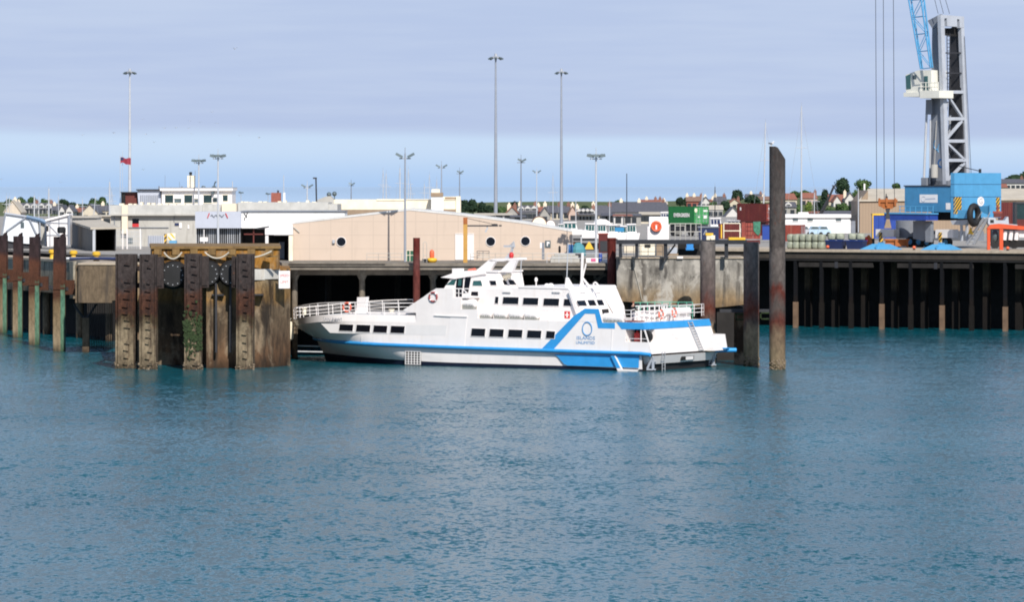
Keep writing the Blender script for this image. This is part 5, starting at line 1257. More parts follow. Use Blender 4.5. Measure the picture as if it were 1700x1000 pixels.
# ------------------------------------------------------------------ concrete wall and walkway right of the terminal
t, fr = at('concrete_wall', 'broad stained concrete wall behind the ferry stern, carried on piles', 'wall', 1130, 386, 0)
b = MB(); fpoly(fr, b, [(1024,429),(1236,429),(1236,506),(1190,511),(1120,507),(1024,500)], 0, 8); b.build('wall', M_conc, t)
b = MB(); fb(fr, b, 1023, 427, 1237, 429.4, -.15, 8.1); b.build('coping', M_edge, t)
b = MB()
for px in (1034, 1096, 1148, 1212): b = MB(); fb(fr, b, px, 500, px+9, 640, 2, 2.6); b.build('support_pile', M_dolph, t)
b = MB(); fb(fr, b, 1190, 510, 1236, 640, .5, 6); b.build('pier_base', M_darkwall, t)
b = MB(); pts = [fr.oy_(a, c, 0) for a, c in ((1051,428),(1053,445),(1058,465),(1063,485),(1066,500))]; b.tube([(x,-.1,z) for x, z in pts], .03); b.build('hose', M_rope, t)
b = MB(); fb(fr, b, 1124, 426, 1134, 429.5, -.25, .3); b.build('white_chock', M_whiter, t)
t, fr = at('walkway', 'black steel walkway raised on posts above the concrete wall', 'walkway', 1130, 384.5, wz(428,384.5))
b = MB(); fb(fr, b, 1024, 398.5, 1240, 405.5, 0, 2.2); b.build('deck', M_blacksteel, t)
b = MB()
for px, w_ in ((1030,5),(1057,5),(1105,6),(1206,6)): b = MB(); fb(fr, b, px-w_/2, 405.5, px+w_/2, 429, .2, .6); b.build('post', M_blacksteel, t)
b = MB(); lines(fr, b, [((1105,428),(1121,406)), ((1032,428),(1030,407))], .09, .8); b.build('brace', M_blacksteel, t)
b = MB(); fb(fr, b, 1210, 394.5, 1237.5, 398.5, -.05, 2); b.build('yellow_edge', M_yellow, t)
t = guard('walkway_railing', 'pale steel railing on the walkway below the green container', 1112, 1164, 371.5, 398.5, 384.6, 6, M_rail, mid=1, r=.045)
fr = Fr(wx(1138,384.6), 384.6, 0, wz(398.5,384.6))
b = MB(); lines(fr, b, [((1121,375),(1137,375)),((1121,375),(1121,382)),((1137,375),(1137,388)),((1121,388),(1137,388)),((1129,388),(1129,398))], .04); b.build('gate_frame', M_rail, t)
guard('walkway_railing', 'railing of tall pale poles in front of the maroon skip', 1201.5, 1228.5, 371, 396, 385, 1, M_cream, mid=1, r=.05)
guard('walkway_railing', 'thin low railing on top of the concrete wall', 1028, 1100, 408, 428, 385.8, 6, M_rail, mid=1, r=.025)
t, fr = at('lifebuoy_cabinet', 'white cabinet with a red lifebuoy housing on its front', 'cabinet', 1092, 386.5, wz(398.5,386.5))
b = MB(); fb(fr, b, 1075, 376, 1110.5, 398.5, .3, 2.0); b.build('lower_box', M_whiter, t)
b = MB(); fb(fr, b, 1078, 360, 1109, 376, .8, 2.4); b.build('upper_box', M_whiteren, t)
x, z = fr.oy_(1089.5, 376, 0)
m_ = MB().lathe([(.5,0),(.52,.06),(.40,.30),(.05,.34)], 22); hb = MB().add([(a+x, -c_+.28, d2+z) for a, d2, c_ in m_.v], m_.f).build('lifebuoy_housing', M_frame, t, True)
MB().torus((x,-.03,z), .42, .07, 'y', 24, 8).build('lifebuoy', M_buoy, t, True)
MB().box(x-.07, x+.07, -.12, -.05, z-.28, z+.12).build('white_tag', M_whiter, t)
t, fr = at('winch', 'small yellow winch on the walkway beside the navy box', 'winch', 1180, 385.2, wz(398.5,385.2))
b = MB(); fb(fr, b, 1171.5, 387, 1184, 391, 0, .6); b.build('hood', M_yellow, t)
b = MB(); fb(fr, b, 1173, 391, 1187, 398.5, .05, .7); x, z = fr.oy_(1183,394.5,0); b.cyl((x,-.05,z),(x,.7,z),.22); b.build('drum', M_cream, t, True)
t, fr = at('navy_skip', 'navy blue open skip behind the small yellow winch', 'skip', 1176, 392, wz(400,392))
b = MB(); fpoly(fr, b, [(1160,377.5),(1193,377.5),(1193,400),(1162,400)], 0, 2); b.build('body', M_navy, t); b = MB(); fb(fr, b, 1159, 376.2, 1194, 378.2, -.1, 2.1); b.build('rim', M_cgreyd, t)
b = MB(); lines(fr, b, [((1168,390),(1172,382)),((1172,382),(1173,386))], .05, -.06); b.build('marking', M_steel, t)
pg = 'grey tubular piles at the ferry stern'
round_pile(1175, 401, 379.5, .69, 'grey brown tubular pile directly behind the ferry stern', M_rpile, pg, cut=0.0)
t1_ = round_pile(1247.3, 402, 374.8, .70, 'grey brown tubular pile between the concrete wall and the tallest pile', M_rpile, pg)
t2_ = round_pile(1290.5, 243, 367.5, .70, 'tallest dark tubular pile with a slanted top standing clear of the others', M_hpile, pg, cut=1.15)
for tt, px, Y in ((t1_, 1247.3, 374.8), (t2_, 1290.5, 367.5)):
    b = MB(); rr = random.Random(int(px))
    for k in range(60):
        a = rr.uniform(3.3,6.1); z = rr.uniform(-.2,.9); b.ball((.7*math.cos(a), .7*math.sin(a), z), .09, .07, .08, 5, 3)
    b.build('barnacles', M_shell, tt)
t, fr = at('mooring_stage', 'weed covered steel frame between the two right hand tubular piles', 'frame', 1240, 377, 3)
for rct in ((1221,521,1236,532),(1262,519,1282,531)):
    b = MB(); fb(fr, b, rct[0], rct[1], rct[2], rct[1]+2, -.3, .3); fb(fr, b, rct[0], rct[3]-2, rct[2], rct[3], -.3, .3); fb(fr, b, rct[0], rct[1], rct[0]+2, rct[3], -.3, .3); fb(fr, b, rct[2]-2, rct[1], rct[2], rct[3], -.3, .3); b.build('bracket', M_weed, t)
b = MB(); fb(fr, b, 1195, 514, 1290, 519, .2, .8); b.build('waling', M_dark, t)
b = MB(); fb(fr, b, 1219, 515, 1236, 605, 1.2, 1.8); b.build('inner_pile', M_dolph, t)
# lumber on the land seen under the walkway
def lump(name, label, cat, rects, Y, th=0.0, dep=1.2, group=None):
    xs = [r_[0][0] for r_ in rects]+[r_[0][2] for r_ in rects]; yb = max(r_[0][3] for r_ in rects)
    t, fr = at(name, label, cat, (min(xs)+max(xs))/2, Y, wz(yb, Y), th, group)
    for rc, m, nm, ya in rects:
        b = MB(); fb(fr, b, *rc, ya, ya+dep); b.build(nm, m, t)
    return t, fr
t, fr = lump('small_boat', 'cream boat hull with a dark porthole stored under the walkway', 'boat', [((1062,404,1087,424), M_cream, 'hull', 0), ((1070,406,1080,411), M_black, 'porthole', -.05), ((1036,409,1056,420), M_beige, 'cabin', .4)], 410, dep=1.6)
lump('fish_box_stack', 'blue plastic box in the shade under the walkway', 'box', [((1140,403,1151,415), paint('bright_blue_plastic', (.03,.22,.55), .5), 'box', 0), ((1139,412,1152,415.5), MT['bright_blue_plastic'], 'rim', -.05)], 400)
lump('pallet_load', 'pale bundled load leaning in the shade under the walkway', 'pallet', [((1112,411,1124,421), M_cgrey, 'bundle', 0), ((1110,421,1126,427), M_tan, 'pallet', 0)], 405)
lump('gas_store', 'dark open store behind the walkway posts', 'store', [((1126,404,1162,430), M_void, 'back', 2.0), ((1124,402,1164,404), M_dark, 'roof', 0), ((1090,406,1103,428), M_tan, 'side', .5)], 414)

# clutter at the right end of the terminal deck
t, fr = lump('tarpaulin_heap', 'teal tarpaulin heap beside the right end of the beige terminal', 'tarpaulin', [((953,420,968,430), M_dark, 'pallet', 0)], 402, dep=1.5)
x, z = fr.oy_(960,430,0); MB().lathe([(.75,.3),(.72,.9),(.5,1.3),(.2,1.55)], 10, (x,.8,z)).build('tarp', M_teal, t)
t, fr = at('blue_barrel', 'blue barrel on the deck left of the teal tarpaulin', 'barrel', 946.5, 401, wz(424,401))
MB().lathe([(.26,0),(.29,.1),(.29,.45),(.31,.5),(.29,.55),(.29,.95),(.24,1.02)], 14).build('drum', paint('barrel_blue', (.03,.12,.3), .5), t, True); MB().lathe([(.05,1.02),(.05,1.08)], 8, (.12,0,0)).build('bung', M_dark, t)
t, fr = at('blue_barrel', 'tall dark blue barrel near the white and pink sign', 'barrel', 996.7, 392, wz(437,392))
MB().lathe([(.15,0),(.17,.06),(.17,.45),(.18,.48),(.17,.52),(.17,.9),(.13,.95)], 14).build('drum', M_royal, t, True); MB().lathe([(.03,.95),(.03,.99)], 8, (.06,0,0)).build('bung', M_dark, t)
t, fr = at('tyre', 'black tyre fixed at the right corner of the beige terminal', 'tyre', 929, 400, wz(420,400))
MB().torus((0,0,.33), .24, .11, 'x', 18, 8).build('tread', M_black, t, True); MB().cyl((-.05,0,.33),(.05,0,.33),.14).build('hub', M_dark, t)
t, fr = at('concrete_slabs', 'stack of grey concrete slabs on the deck edge right of the terminal', 'slabs', 940, 392.5, wz(437,392.5))
for k, rc in enumerate(((914,430,962,437.5),(916,425,960,429.6),(921,421.5,955,424.6))): b = MB(); fb(fr, b, *rc, .2*k, 3-.2*k); b.build('slab', M_greyren, t)
t, fr = at('hazard_cone', 'yellow triangular marker in front of dark trailers', 'marker', 978, 408, wz(414,408))
MB().hexa([(-.45,-.1,0),(.45,-.1,0),(.45,.3,0),(-.45,.3,0),(-.06,0,.72),(.06,0,.72),(.06,.1,.72),(-.06,.1,.72)]).build('panel', M_yellow, t); MB().box(-.5,.5,-.15,.35,-.12,-.002).build('foot', M_dark, t)
lump('trailer', 'dark flatbed trailer under the white canopy right of the terminal', 'trailer', [((952,396,992,400), M_dark, 'canopy_beam', .5), ((966,404,994,416), M_void, 'body', .6), ((956,414,998,420), M_cgreyd, 'bed', 0), ((952,402,966,420), M_spread, 'tank', .8)], 412, dep=2.0)
lump('rust_box', 'maroon steel box behind the light mast at the deck end', 'container', [((994,389,1009,420), M_maroon, 'body', 0), ((996,400,1008,418), M_dark, 'opening', -.03), ((993,387.5,1010,389.5), M_maroonl, 'lid', -.05)], 399, dep=1.5)
t, fr = lump('banner', 'white banner with a pink patch hung on the deck railing', 'banner', [((973,428.5,993,436.5), M_whiter, 'sheet', 0)], 389.6, dep=.03)
b = MB(); fb(fr, b, 981, 429.5, 989, 434.5, -.03, -.002); b.build('pink_patch', paint('pink', (.55,.10,.22), .6), t)
t, fr = lump('white_steps', 'white step block at the deck end beside the red brown pile', 'steps', [((997,434,1010,438.5), M_whiter, 'step', 0), ((1000,430,1009,434), M_whiter, 'upper_step', .4)], 390.5)
t, fr = lump('white_canopy', 'white flat canopy joining the right end of the terminal', 'canopy', [((948,384,976,390), M_whiter, 'roof', 0), ((950,382.5,976,384), M_greyband, 'roof_edge', .1)], 404, dep=4)
b = MB(); fb(fr, b, 964, 390, 966, 432, .2, .4); b.build('post', M_mastl, t)

# ------------------------------------------------------------------ right hand quay
DQ = 8.88
def qbox(x0, x1, y0, y1, z0, z1):
    b = MB().box(x0, x1, y0, y1, z0, z1); return b
def qobj(b, name, m, smooth=False):
    o = b.build(name, m, smooth=smooth); o.location = (QX, QY, 0); o.rotation_euler = (0, 0, -THQ); o['kind'] = 'structure'; return o
qobj(qbox(-22, 66, 0.0, 14, DQ-.30, DQ), 'quay_deck', M_edge)
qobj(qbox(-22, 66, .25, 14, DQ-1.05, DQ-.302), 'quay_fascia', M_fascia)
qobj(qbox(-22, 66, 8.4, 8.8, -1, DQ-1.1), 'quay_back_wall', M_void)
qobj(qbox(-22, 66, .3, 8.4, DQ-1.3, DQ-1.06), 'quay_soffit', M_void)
fpx = [1321, 1364, 1413, 1464, 1512, 1564, 1613, 1669]
for k, px in enumerate(fpx):
    x = QF.oy_(px, 500, .55)[0]; wpt = QF.world(x, .55)
    lb = ('pale footed timber pile, %s along the right quay') % ('first from the tall pile','second from the tall pile','third from the tall pile','fourth from the tall pile','fifth from the tall pile','sixth from the tall pile','seventh from the tall pile','last before the photo edge')[k]
    t = thing('quay_pile', lb, 'pile', (wpt.x, wpt.y, 0), -THQ, 'front piles of the right quay')
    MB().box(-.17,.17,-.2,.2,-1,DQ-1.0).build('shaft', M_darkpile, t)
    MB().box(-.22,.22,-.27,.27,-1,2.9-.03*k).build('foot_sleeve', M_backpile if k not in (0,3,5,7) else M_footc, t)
for k, px in enumerate((1342, 1387, 1436, 1486, 1535, 1587, 1638, 1692)):
    x = QF.oy_(px, 480, 4.0)[0]; wpt = QF.world(x, 4.0)
    lb = ('inner column in the shade of the right quay, %s') % ('nearest the tall pile','second from the tall pile','third from the tall pile','left of the first blue pad','between the blue pads, farther left','under the right blue pad','below the stairs of the crane','nearest the photo edge')[k]
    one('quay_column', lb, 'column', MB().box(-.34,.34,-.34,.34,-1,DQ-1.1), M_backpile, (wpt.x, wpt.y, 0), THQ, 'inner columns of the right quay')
for k, x0 in enumerate((1, 13, 27, 41)):
    wpt = QF.world(x0, .5); t = thing('fender_waling', ('dark horizontal fender beam under the right quay edge, %s') % ('nearest the tall pile','below the green bales','below the blue pads','nearest the photo edge')[k], 'beam', (wpt.x, wpt.y, 0), -THQ, 'fender beams under the right quay')
    MB().box(0, 9, -.1, .25, DQ-2.0, DQ-1.5).build('beam', M_darkwall, t); MB().box(4.4,4.8,-.12,.28,DQ-2.1,DQ-1.4).build('strap', M_dark, t)
# wrapped bales along the edge
def qplace(px, yb): x, _ = QF.oy_(px, 400, yb); return QF.world(x, yb, DQ)
k = 0
for row, (px, ybk) in enumerate(((1318,1.4),(1339,1.5),(1360,1.5),(1329,3.2),(1350,3.2))):
    for lv in (0, 1):
        p = qplace(px, ybk)
        t = thing('wrapped_bale', 'pale green wrapped bale stacked in rows near the quay edge left of the crane', 'bale', (p.x, p.y, DQ+.84*lv), -THQ+R(random.uniform(-5,5)), 'pale green wrapped bales on the right quay')
        b = MB(); w_ = .72
        for q in range(2): b.ball((-.36+.72*q,0,.42), .37, .56, .43, 14, 10)
        b.v = [(c_+.37*math.copysign(abs((x-c_)/.37)**.5, x-c_), .56*math.copysign(abs(y/.56)**.5, y), .42+.43*math.copysign(abs((z-.42)/.43)**.5, z-.42)) for x, y, z in b.v for c_ in ((-.36 if x < 0 else .36),)]
        b.build('bundle', M_bale, t, True)
        b = MB().torus((-.36,0,.42), .43, .02, 'x', 14, 4); b.build('strap', M_cgreyd, t)
for j, (px, lb) in enumerate(((1388,'navy bin with pale bales on top, beside the green bale stacks'),(1422,'navy bin with pale bales on top, beside the rusty machine'))):
    p = qplace(px, 2.2); t = thing('navy_bin', lb, 'bin', p, -THQ, 'navy bins on the right quay')
    MB().hexa([(-.9,-.6,0),(.9,-.6,0),(.9,.6,0),(-.9,.6,0),(-1.02,-.7,.95),(1.02,-.7,.95),(1.02,.7,.95),(-1.02,.7,.95)]).build('body', M_navy, t)
    MB().box(-1.06,1.06,-.74,.74,.951,1.01).build('rim', M_royal, t)
    for q, xx in enumerate((-.5,.5)):
        wpt = QF.world(QF.oy_(px,400,2.2)[0]+xx, 2.2, DQ+1.01)
        bb_ = MB().ball((0,0,.40), .5, .55, .40, 14, 10); bb_.v = [(.5*math.copysign(abs(x/.5)**.5, x), .55*math.copysign(abs(y/.55)**.5, y), .40+.40*math.copysign(abs((z-.4)/.4)**.5, z-.4)) for x, y, z in bb_.v]
        o = bb_.build('wrapped_bale', M_bale, smooth=True); o.location = wpt
        tag(o, 'pale green wrapped bale resting on a navy bin', 'bale', 'bales resting on the navy bins')
# red container, long white building, warehouse
def container(px, pyt, pyb, Y, th, ln, wd, m_side, m_end, label, doors=True, corr=True, group='shipping containers', zb=None):
    """near corner at px; left face runs back along -x of the frame, right face is the door end"""
    zb = wz(pyb, Y) if zb is None else zb; h = wz(pyt, Y)-zb
    t, fr = at('shipping_container', label, 'container', px, Y, zb, th, group)
    MB().box(-ln, -.02, .02, wd, .05, h-.05).build('body', m_side, t)
    b = MB().box(-ln-.01, .0, 0, .14, 0, .16).box(-ln-.01, 0, 0, .14, h-.13, h).box(-.14,0,0,.14,.16,h-.13).box(-ln-.01,-ln+.14,0,.14,.16,h-.13).box(-.14,0.0,wd-.14,wd+.01,0,h).box(-.14,.0,.14,wd-.14,0,.16).box(-.14,0,.14,wd-.14,h-.13,h)
    b.build('frame', m_side if m_end is None else m_end if False else m_side, t)
    if corr:
        b = MB(); n = int(ln/.28)
        for k in range(n): x = -ln+.2+k*(ln-.4)/n; b.hexa([(x,-.012,.16),(x+.14,-.012,.16),(x+.17,.03,.16),(x-.03,.03,.16),(x,-.012,h-.13),(x+.14,-.012,h-.13),(x+.17,.03,h-.13),(x-.03,.03,h-.13)])
        b.build('corrugation', m_side, t)
    if doors:
        for y0, y1 in ((.16,wd/2-.01),(wd/2+.01,wd-.16)):
            d = MB().box(-.01,.015,y0,y1,.17,h-.14).build('door', m_end or m_side, t)
            b = MB()
            for u in (.3,.72): yy = y0+(y1-y0)*u; b.cyl((.05,yy,.2),(.05,yy,h-.18),.025,.025,6)
            for zz in (.5, h*.5): b.box(.016,.05,y0+.1,y1-.1,zz,zz+.05)
            b.build('lock_rods', M_steel, d)
    return t, fr, h
M_greene = paint('green_container_lit_end', (0.055,0.27,0.085), 0.5, var=.15, streak=(.02,.15,.04), stk=.3)  # lighter copy of the container green: sunlight put into the end's colour
t, fr, h = container(1151.5, 343, 373, 600, R(45), 4.9, 3.2, M_green, M_greene, 'green shipping container with white lettering standing above the walkway')
c = fr.oy_(1131.5, 357.5, -.05); shift(text_mesh('EVERGREEN', .74, .01, sx=.78, bold=.02), c[0], -.05, c[1]).build('lettering', M_whiter, t)
m_ = MB().lathe([(.30,0),(.30,.03)], 16); MB().add([(z+.02, x+.45, y+h-.55) for x, y, z in m_.v], m_.f).build('round_mark', M_cream, t)
b = MB().box(.02,.03,2.0,2.9,h-.75,h-.5).box(.02,.03,2.1,2.8,h-1.7,h-1.3).box(.02,.03,.9,1.3,h-1.6,h-1.4); b.build('door_marking', M_whiter, t)
t, fr = at('container_trailer', 'dark flatbed trailer carrying the green container', 'trailer', 1151.5, 600, GZ, R(45))
MB().box(-4.9,0,.2,3.0,.7,wz(373,600)-GZ-.02).build('bed', M_dark, t)
for x in (-4.2,-3.2,-.8):
    w_ = MB().cyl((x,.15,.45),(x,.5,.45),.45,.45,14).build('wheel', M_black, t, True)
t, fr, h = container(1271.5, 338, 368.3, 607, R(45), 5.6, 3.0, M_maroon, M_maroonl, 'dark maroon container stacked on top beside the tall pile', zb=wz(368.3,607))
b = MB().box(-5.0,-4.75,-.03,-.015,h-1.0,h-.55); b.build('pale_patch', M_greyband, t)
b = MB().box(.03,.04,.5,1.1,h-.9,h-.6); b.build('door_marking', M_greyband, t)
container(1271.5, 368.4, 394, 607.3, R(45), 5.6, 3.0, M_maroon, M_maroon, 'dark maroon container at the bottom of the stack beside the tall pile', zb=GZ)
t, fr, h = container(1237.5, 369, 398, 570, R(30)*0, 0.5, 3.0, M_maroonl, M_maroonl, 'faded red container end draped with a green net, behind the middle pile', False, False)
# its door end faces the camera
for k in range(2):
    d = MB().box(.03+1.03*k, 1.0+1.03*k, -.03, .3, .1, h-.1).build('door', M_maroonl, t)
    b = MB()
    for u in (.25,.7): b.cyl((.03+1.03*k+u*.97,-.06,.15),(.03+1.03*k+u*.97,-.06,h-.15),.025)
    for zz in (.5,1.1,1.7): b.box(.1+1.03*k,.95+1.03*k,-.05,-.03,zz,zz+.12)
    b.build('lock_rods', M_maroon, d)
o = MB().add([(1.05,-.1,h),(2.05,-.1,h+.05),(2.0,-.12,.9),(1.75,-.14,.55),(1.45,-.12,.8),(1.1,-.12,1.2),(1.05,.4,h+.06),(2.05,.4,h+.1)], [(0,1,2,3,4,5),(0,6,7,1)]).build('cargo_net', paint('net_green', (.05,.17,.11), .9, var=.4, scale=4))
o.location = fr.world(0,0,0); tag(o, 'dark green net hanging over the faded red container end', 'net')
t, fr = at('blue_bin', 'royal blue steel bin between the faded red container and the tall pile', 'bin', 1272, 560, wz(404,560))
b = MB(); fb(fr, b, 1266, 374, 1280, 404, 0, 1.2); b.build('body', M_royal, t); b = MB(); fb(fr, b, 1265.5, 373, 1280.5, 375, -.05, 1.3); b.build('rim', M_navy, t)
t, fr, h = container(1228.5, 371.5, 397, 540, 0, 2.7, 2.4, M_maroon, M_maroon, 'maroon skip container behind the pale railing poles', False, True)
b = MB().box(-2.45,-2.3,-.05,-.02,.1,h-.1); b.build('yellow_post', M_yellow, t)
t, fr, h = container(1262, 399, 412, 520, 0, 5.2, 2.4, M_maroon, M_maroon, 'low maroon steel bund wall behind the walkway posts', False, True)
t, fr, h = container(1328.5, 373.5, 404, 545, R(20), 3.2, 2.4, M_maroonl, M_maroonl, 'red container just right of the tall pile, half hidden by bales', True, True)
t, fr = at('plant_building', 'long low white building with three small dark windows right of the tall pile', 'building', 1355, 640, GZ)
b = MB(); fb(fr, b, 1296, 359.5, 1412, 400, 0, 8); b.build('wall', M_whiteren, t)
b = MB(); fb(fr, b, 1296, 356, 1413, 361.5, -.35, 8.3); b.build('parapet', M_whiter, t)
b = MB(); fb(fr, b, 1412, 362, 1420, 398, .1, 3); b.build('end_shade', M_cgreyd, t); b = MB(); fb(fr, b, 1411.5, 357, 1422, 364, -.2, 3.1); b.build('end_canopy', M_dark, t)
for px in (1316, 1340.5, 1387.5):
    b = MB(); fb(fr, b, px, 362.6, px+9, 367.4, -.05, .1); wv = b.build('window', M_lamp, t); b = MB(); fb(fr, b, px-.6, 367.4, px+9.6, 368.3, -.12, .05); b.build('sill', M_whiter, wv)
b = MB(); fb(fr, b, 1326, 352.5, 1342, 356, 1, 3); b.build('roof_box', M_whiter, t)
for k, (px, lb) in enumerate(((1336,'pale silver car by the long white building, nearest the tall pile'),(1353,'light blue car by the long white building, in the middle'),(1367,'pale blue van like car by the long white building, nearest the crane'))):
    Y = 600; t = thing('parked_car', lb, 'car', (wx(px,Y), Y, GZ), R(4*k), 'cars parked by the long white building'); m = (M_steel, paint('pale_blue_car', (.40,.52,.62), .3) if 'pale_blue_car' not in MT else MT['pale_blue_car'], MT.get('pale_blue_car') or M_steel)[k]
    MB().prism([(-.95,.3),(.95,.3),(.95,.75),(.82,.95),(.55,1.0),(.3,1.42),(-.5,1.45),(-.85,1.0),(-.95,.9)], -.85, .85).build('body', m, t)
    MB().prism([(.28,1.36),(.5,1.02),(-.78,1.02),(-.5,1.38)], -.87, .87).build('side_glass', M_lamp, t)
    for x in (-.55,.55): MB().cyl((x,-.88,.32),(x,.88,.32),.3,.3,12).build('wheel', M_black, t, True)
t, fr = at('warehouse', 'large brown ribbed warehouse with a pale pitched roof behind the crane', 'warehouse', 1560, 640, GZ)
b = MB(); fpoly(fr, b, [(1427,404),(1427,334),(1434,331),(1800,331),(1800,404)], 0, 16); b.build('wall', M_ribtan, t)
def wpt_(px, py, y): x, z = fr.oy_(px, py, y); return (x, y, z)
b = MB(); A_ = [wpt_(1425.5,334.5,-.3), wpt_(1800,331.5,-.3), wpt_(1800,315,8), wpt_(1441,315.5,8)]; B_ = [(x, y, z+.2) for x, y, z in A_]
b.add(A_+B_, [(3,2,1,0),(4,5,6,7),(0,1,5,4),(1,2,6,5),(2,3,7,6),(3,0,4,7)])
A_ = [wpt_(1441,315.4,8.01), wpt_(1800,315,8.01), wpt_(1800,330,18), wpt_(1436,333,18)]; B_ = [(x, y, z+.2) for x, y, z in A_]; b.add(A_+B_, [(3,2,1,0),(4,5,6,7),(0,1,5,4),(1,2,6,5),(2,3,7,6),(3,0,4,7)])
b.build('roof', M_roofc, t)
b = MB(); fpoly(fr, b, [(1427,334.3),(1427.6,333.6),(1441,316),(1441,330),(1434,331.5)], 0.05, 15); b.build('gable_panel', M_tan, t)
b = MB(); fb(fr, b, 1427, 332.5, 1800, 334.8, -.12, 0); b.build('eaves_trim', M_tan, t)
b = MB(); fb(fr, b, 1425, 396, 1520, 404, -1.5, -.3); b.build('loading_kerb', M_slab, t)
b = MB(); fb(fr, b, 1434, 305, 1436.5, 318, 9, 9.5); b.build('vent_pipe', M_greyband, t)
t, fr = at('blue_skip', 'royal blue open skip with a yellow rim in front of the brown warehouse', 'skip', 1475, 560, GZ)
b = MB(); fb(fr, b, 1449.5, 357, 1505, 396, 0, 2.5); b.build('body', M_royal, t); b = MB(); fb(fr, b, 1448.5, 354.8, 1506, 357.5, -.1, 2.6); fb(fr, b, 1448.3, 357.5, 1450, 396, -.1, .1); b.build('rim', M_yellow, t)
b = MB()
for k in range(5): fb(fr, b, 1459+10*k, 358, 1460.5+10*k, 394, -.08, 0)
b.build('ribs', M_royal, t)
t, fr = at('rusty_machine', 'low rusty orange machine frame at the quay edge beside the left blue pad', 'machine', 1452, 489, DQ)
b = MB(); fpoly(fr, b, [(1432,410),(1437,395),(1443,390),(1447,396),(1449,410)], 0, .9); b.build('body', M_spread, t); x, z = fr.oy_(1436,399,0); MB().torus((x,-.1,z), .28, .12, 'y', 16, 6).build('wheel', M_red, t, True)
b = MB(); fb(fr, b, 1468, 397, 1510, 400, .3, .8); fb(fr, b, 1470, 400, 1508, 409, .5, .7); fb(fr, b, 1486, 397, 1490, 411, .2, .9); fb(fr, b, 1505, 397, 1508, 411, .2, .9); b.build('frame', M_spread, t)
b = MB(); fb(fr, b, 1444, 396, 1452, 408, .2, .5); b.build('post', M_black, t); b = MB(); fb(fr, b, 1460, 394, 1466, 406, -.1, .1); b.build('hazard_plate', M_hazard, t)
# ------------------------------------------------------------------ the harbour crane
TC = R(45)
CP = W(1585, 412, 486); CP.z = DQ
rot = Matrix.Rotation(TC, 4, 'Z')
crane, cf = at('harbour_crane', 'tall blue and grey mobile harbour crane on the right quay', 'crane', 1585, 486, DQ, TC)
def cpart(b, name, m, parent=None, smooth=False): return b.build(name, m, parent or crane, smooth)
def L_(px, py, y=0.0): x, z = cf.oy_(px, py, y); return Vector((x, y, z))       # on a plane facing left-front
def R_(px, py, x=0.0): y, z = cf.ox_(px, py, x); return Vector((x, y, z))       # on a plane facing right-front
def lface(b, pts, y=0.0, th=.03):  return b.prism([cf.oy_(a, c, y) for a, c in pts], y-th, y)
def rface(b, pts, x=0.0, th=.03):  return b.prismx([cf.ox_(a, c, x) for a, c in pts], x, x+th)
# machine house: two volumes
xl = L_(1502,330).x; zt = L_(1540,309.5).z; zb = L_(1540,352).z; yr = R_(1662,330).y
zt2 = R_(1600,287).z; zb2 = R_(1600,362).z
MBx = lambda *a: MB().box(*a)
cpart(MBx(xl, -.35, 0, yr*.9, zb, zt), 'machine_house', M_cblueshade)
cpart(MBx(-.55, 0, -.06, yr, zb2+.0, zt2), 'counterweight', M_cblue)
b = MB()
for yy in (306, 327): z = R_(1600,yy).z; b.box(-.56,.02,-.07,yr+.015,z-.02,z+.02)
cpart(b, 'counterweight_seam', M_navy)
b = MB(); b.box(xl-.1,-.56,-.1,yr*.9+.1,zt,zt+.12); cpart(b, 'house_roof_edge', M_dark)
b = MB(); lface(b, [(1527,323),(1556.5,323),(1556.5,336.5),(1527,336.5)], 0, .03); pl = cpart(b, 'name_board', M_greyband)
b = MB(); p = L_(1533.5,330.5,-.03); b.torus((p.x,-.045,p.z), .30, .03, 'y', 14, 4, .8, 5.4); lface(b, [(1536,329.5),(1553,328.5),(1553,331),(1536,331.6)], -.031, .012); cpart(b, 'board_emblem', M_bluegrey, pl)
b = MB(); lface(b, [(1570.5,337),(1579.5,337),(1579.5,348),(1570.5,348)]); cpart(b, 'notice', M_greyband)
b = MB(); rface(b, [(1585.5,327.5),(1596,327.5),(1596,354),(1585.5,355.5)], .0, .03); lface(b, [(1583.4,327.5),(1585,327.5),(1585,355.5),(1583.4,355)], -.06, .03); cpart(b, 'hazard_panel', M_hazard)
b = MB(); rface(b, [(1653.5,328),(1659.5,328),(1659.5,354),(1653.5,355)], .0, .03); cpart(b, 'hazard_panel', M_hazard)
c = R_(1628,334.5); m_ = MB().lathe([(.62,0),(.62,.03)], 22); em = cpart(MB().add([(z+.002, x+c.y, y*.88+c.z) for x, y, z in m_.v], m_.f), 'oval_badge', M_whiter)
g = text_mesh('G', 1.0, .01); g.xf(Matrix.Translation((.045, c.y, c.z)) @ Matrix.Rotation(R(90), 4, 'Z')); cpart(g, 'badge_letter', M_steel, em)
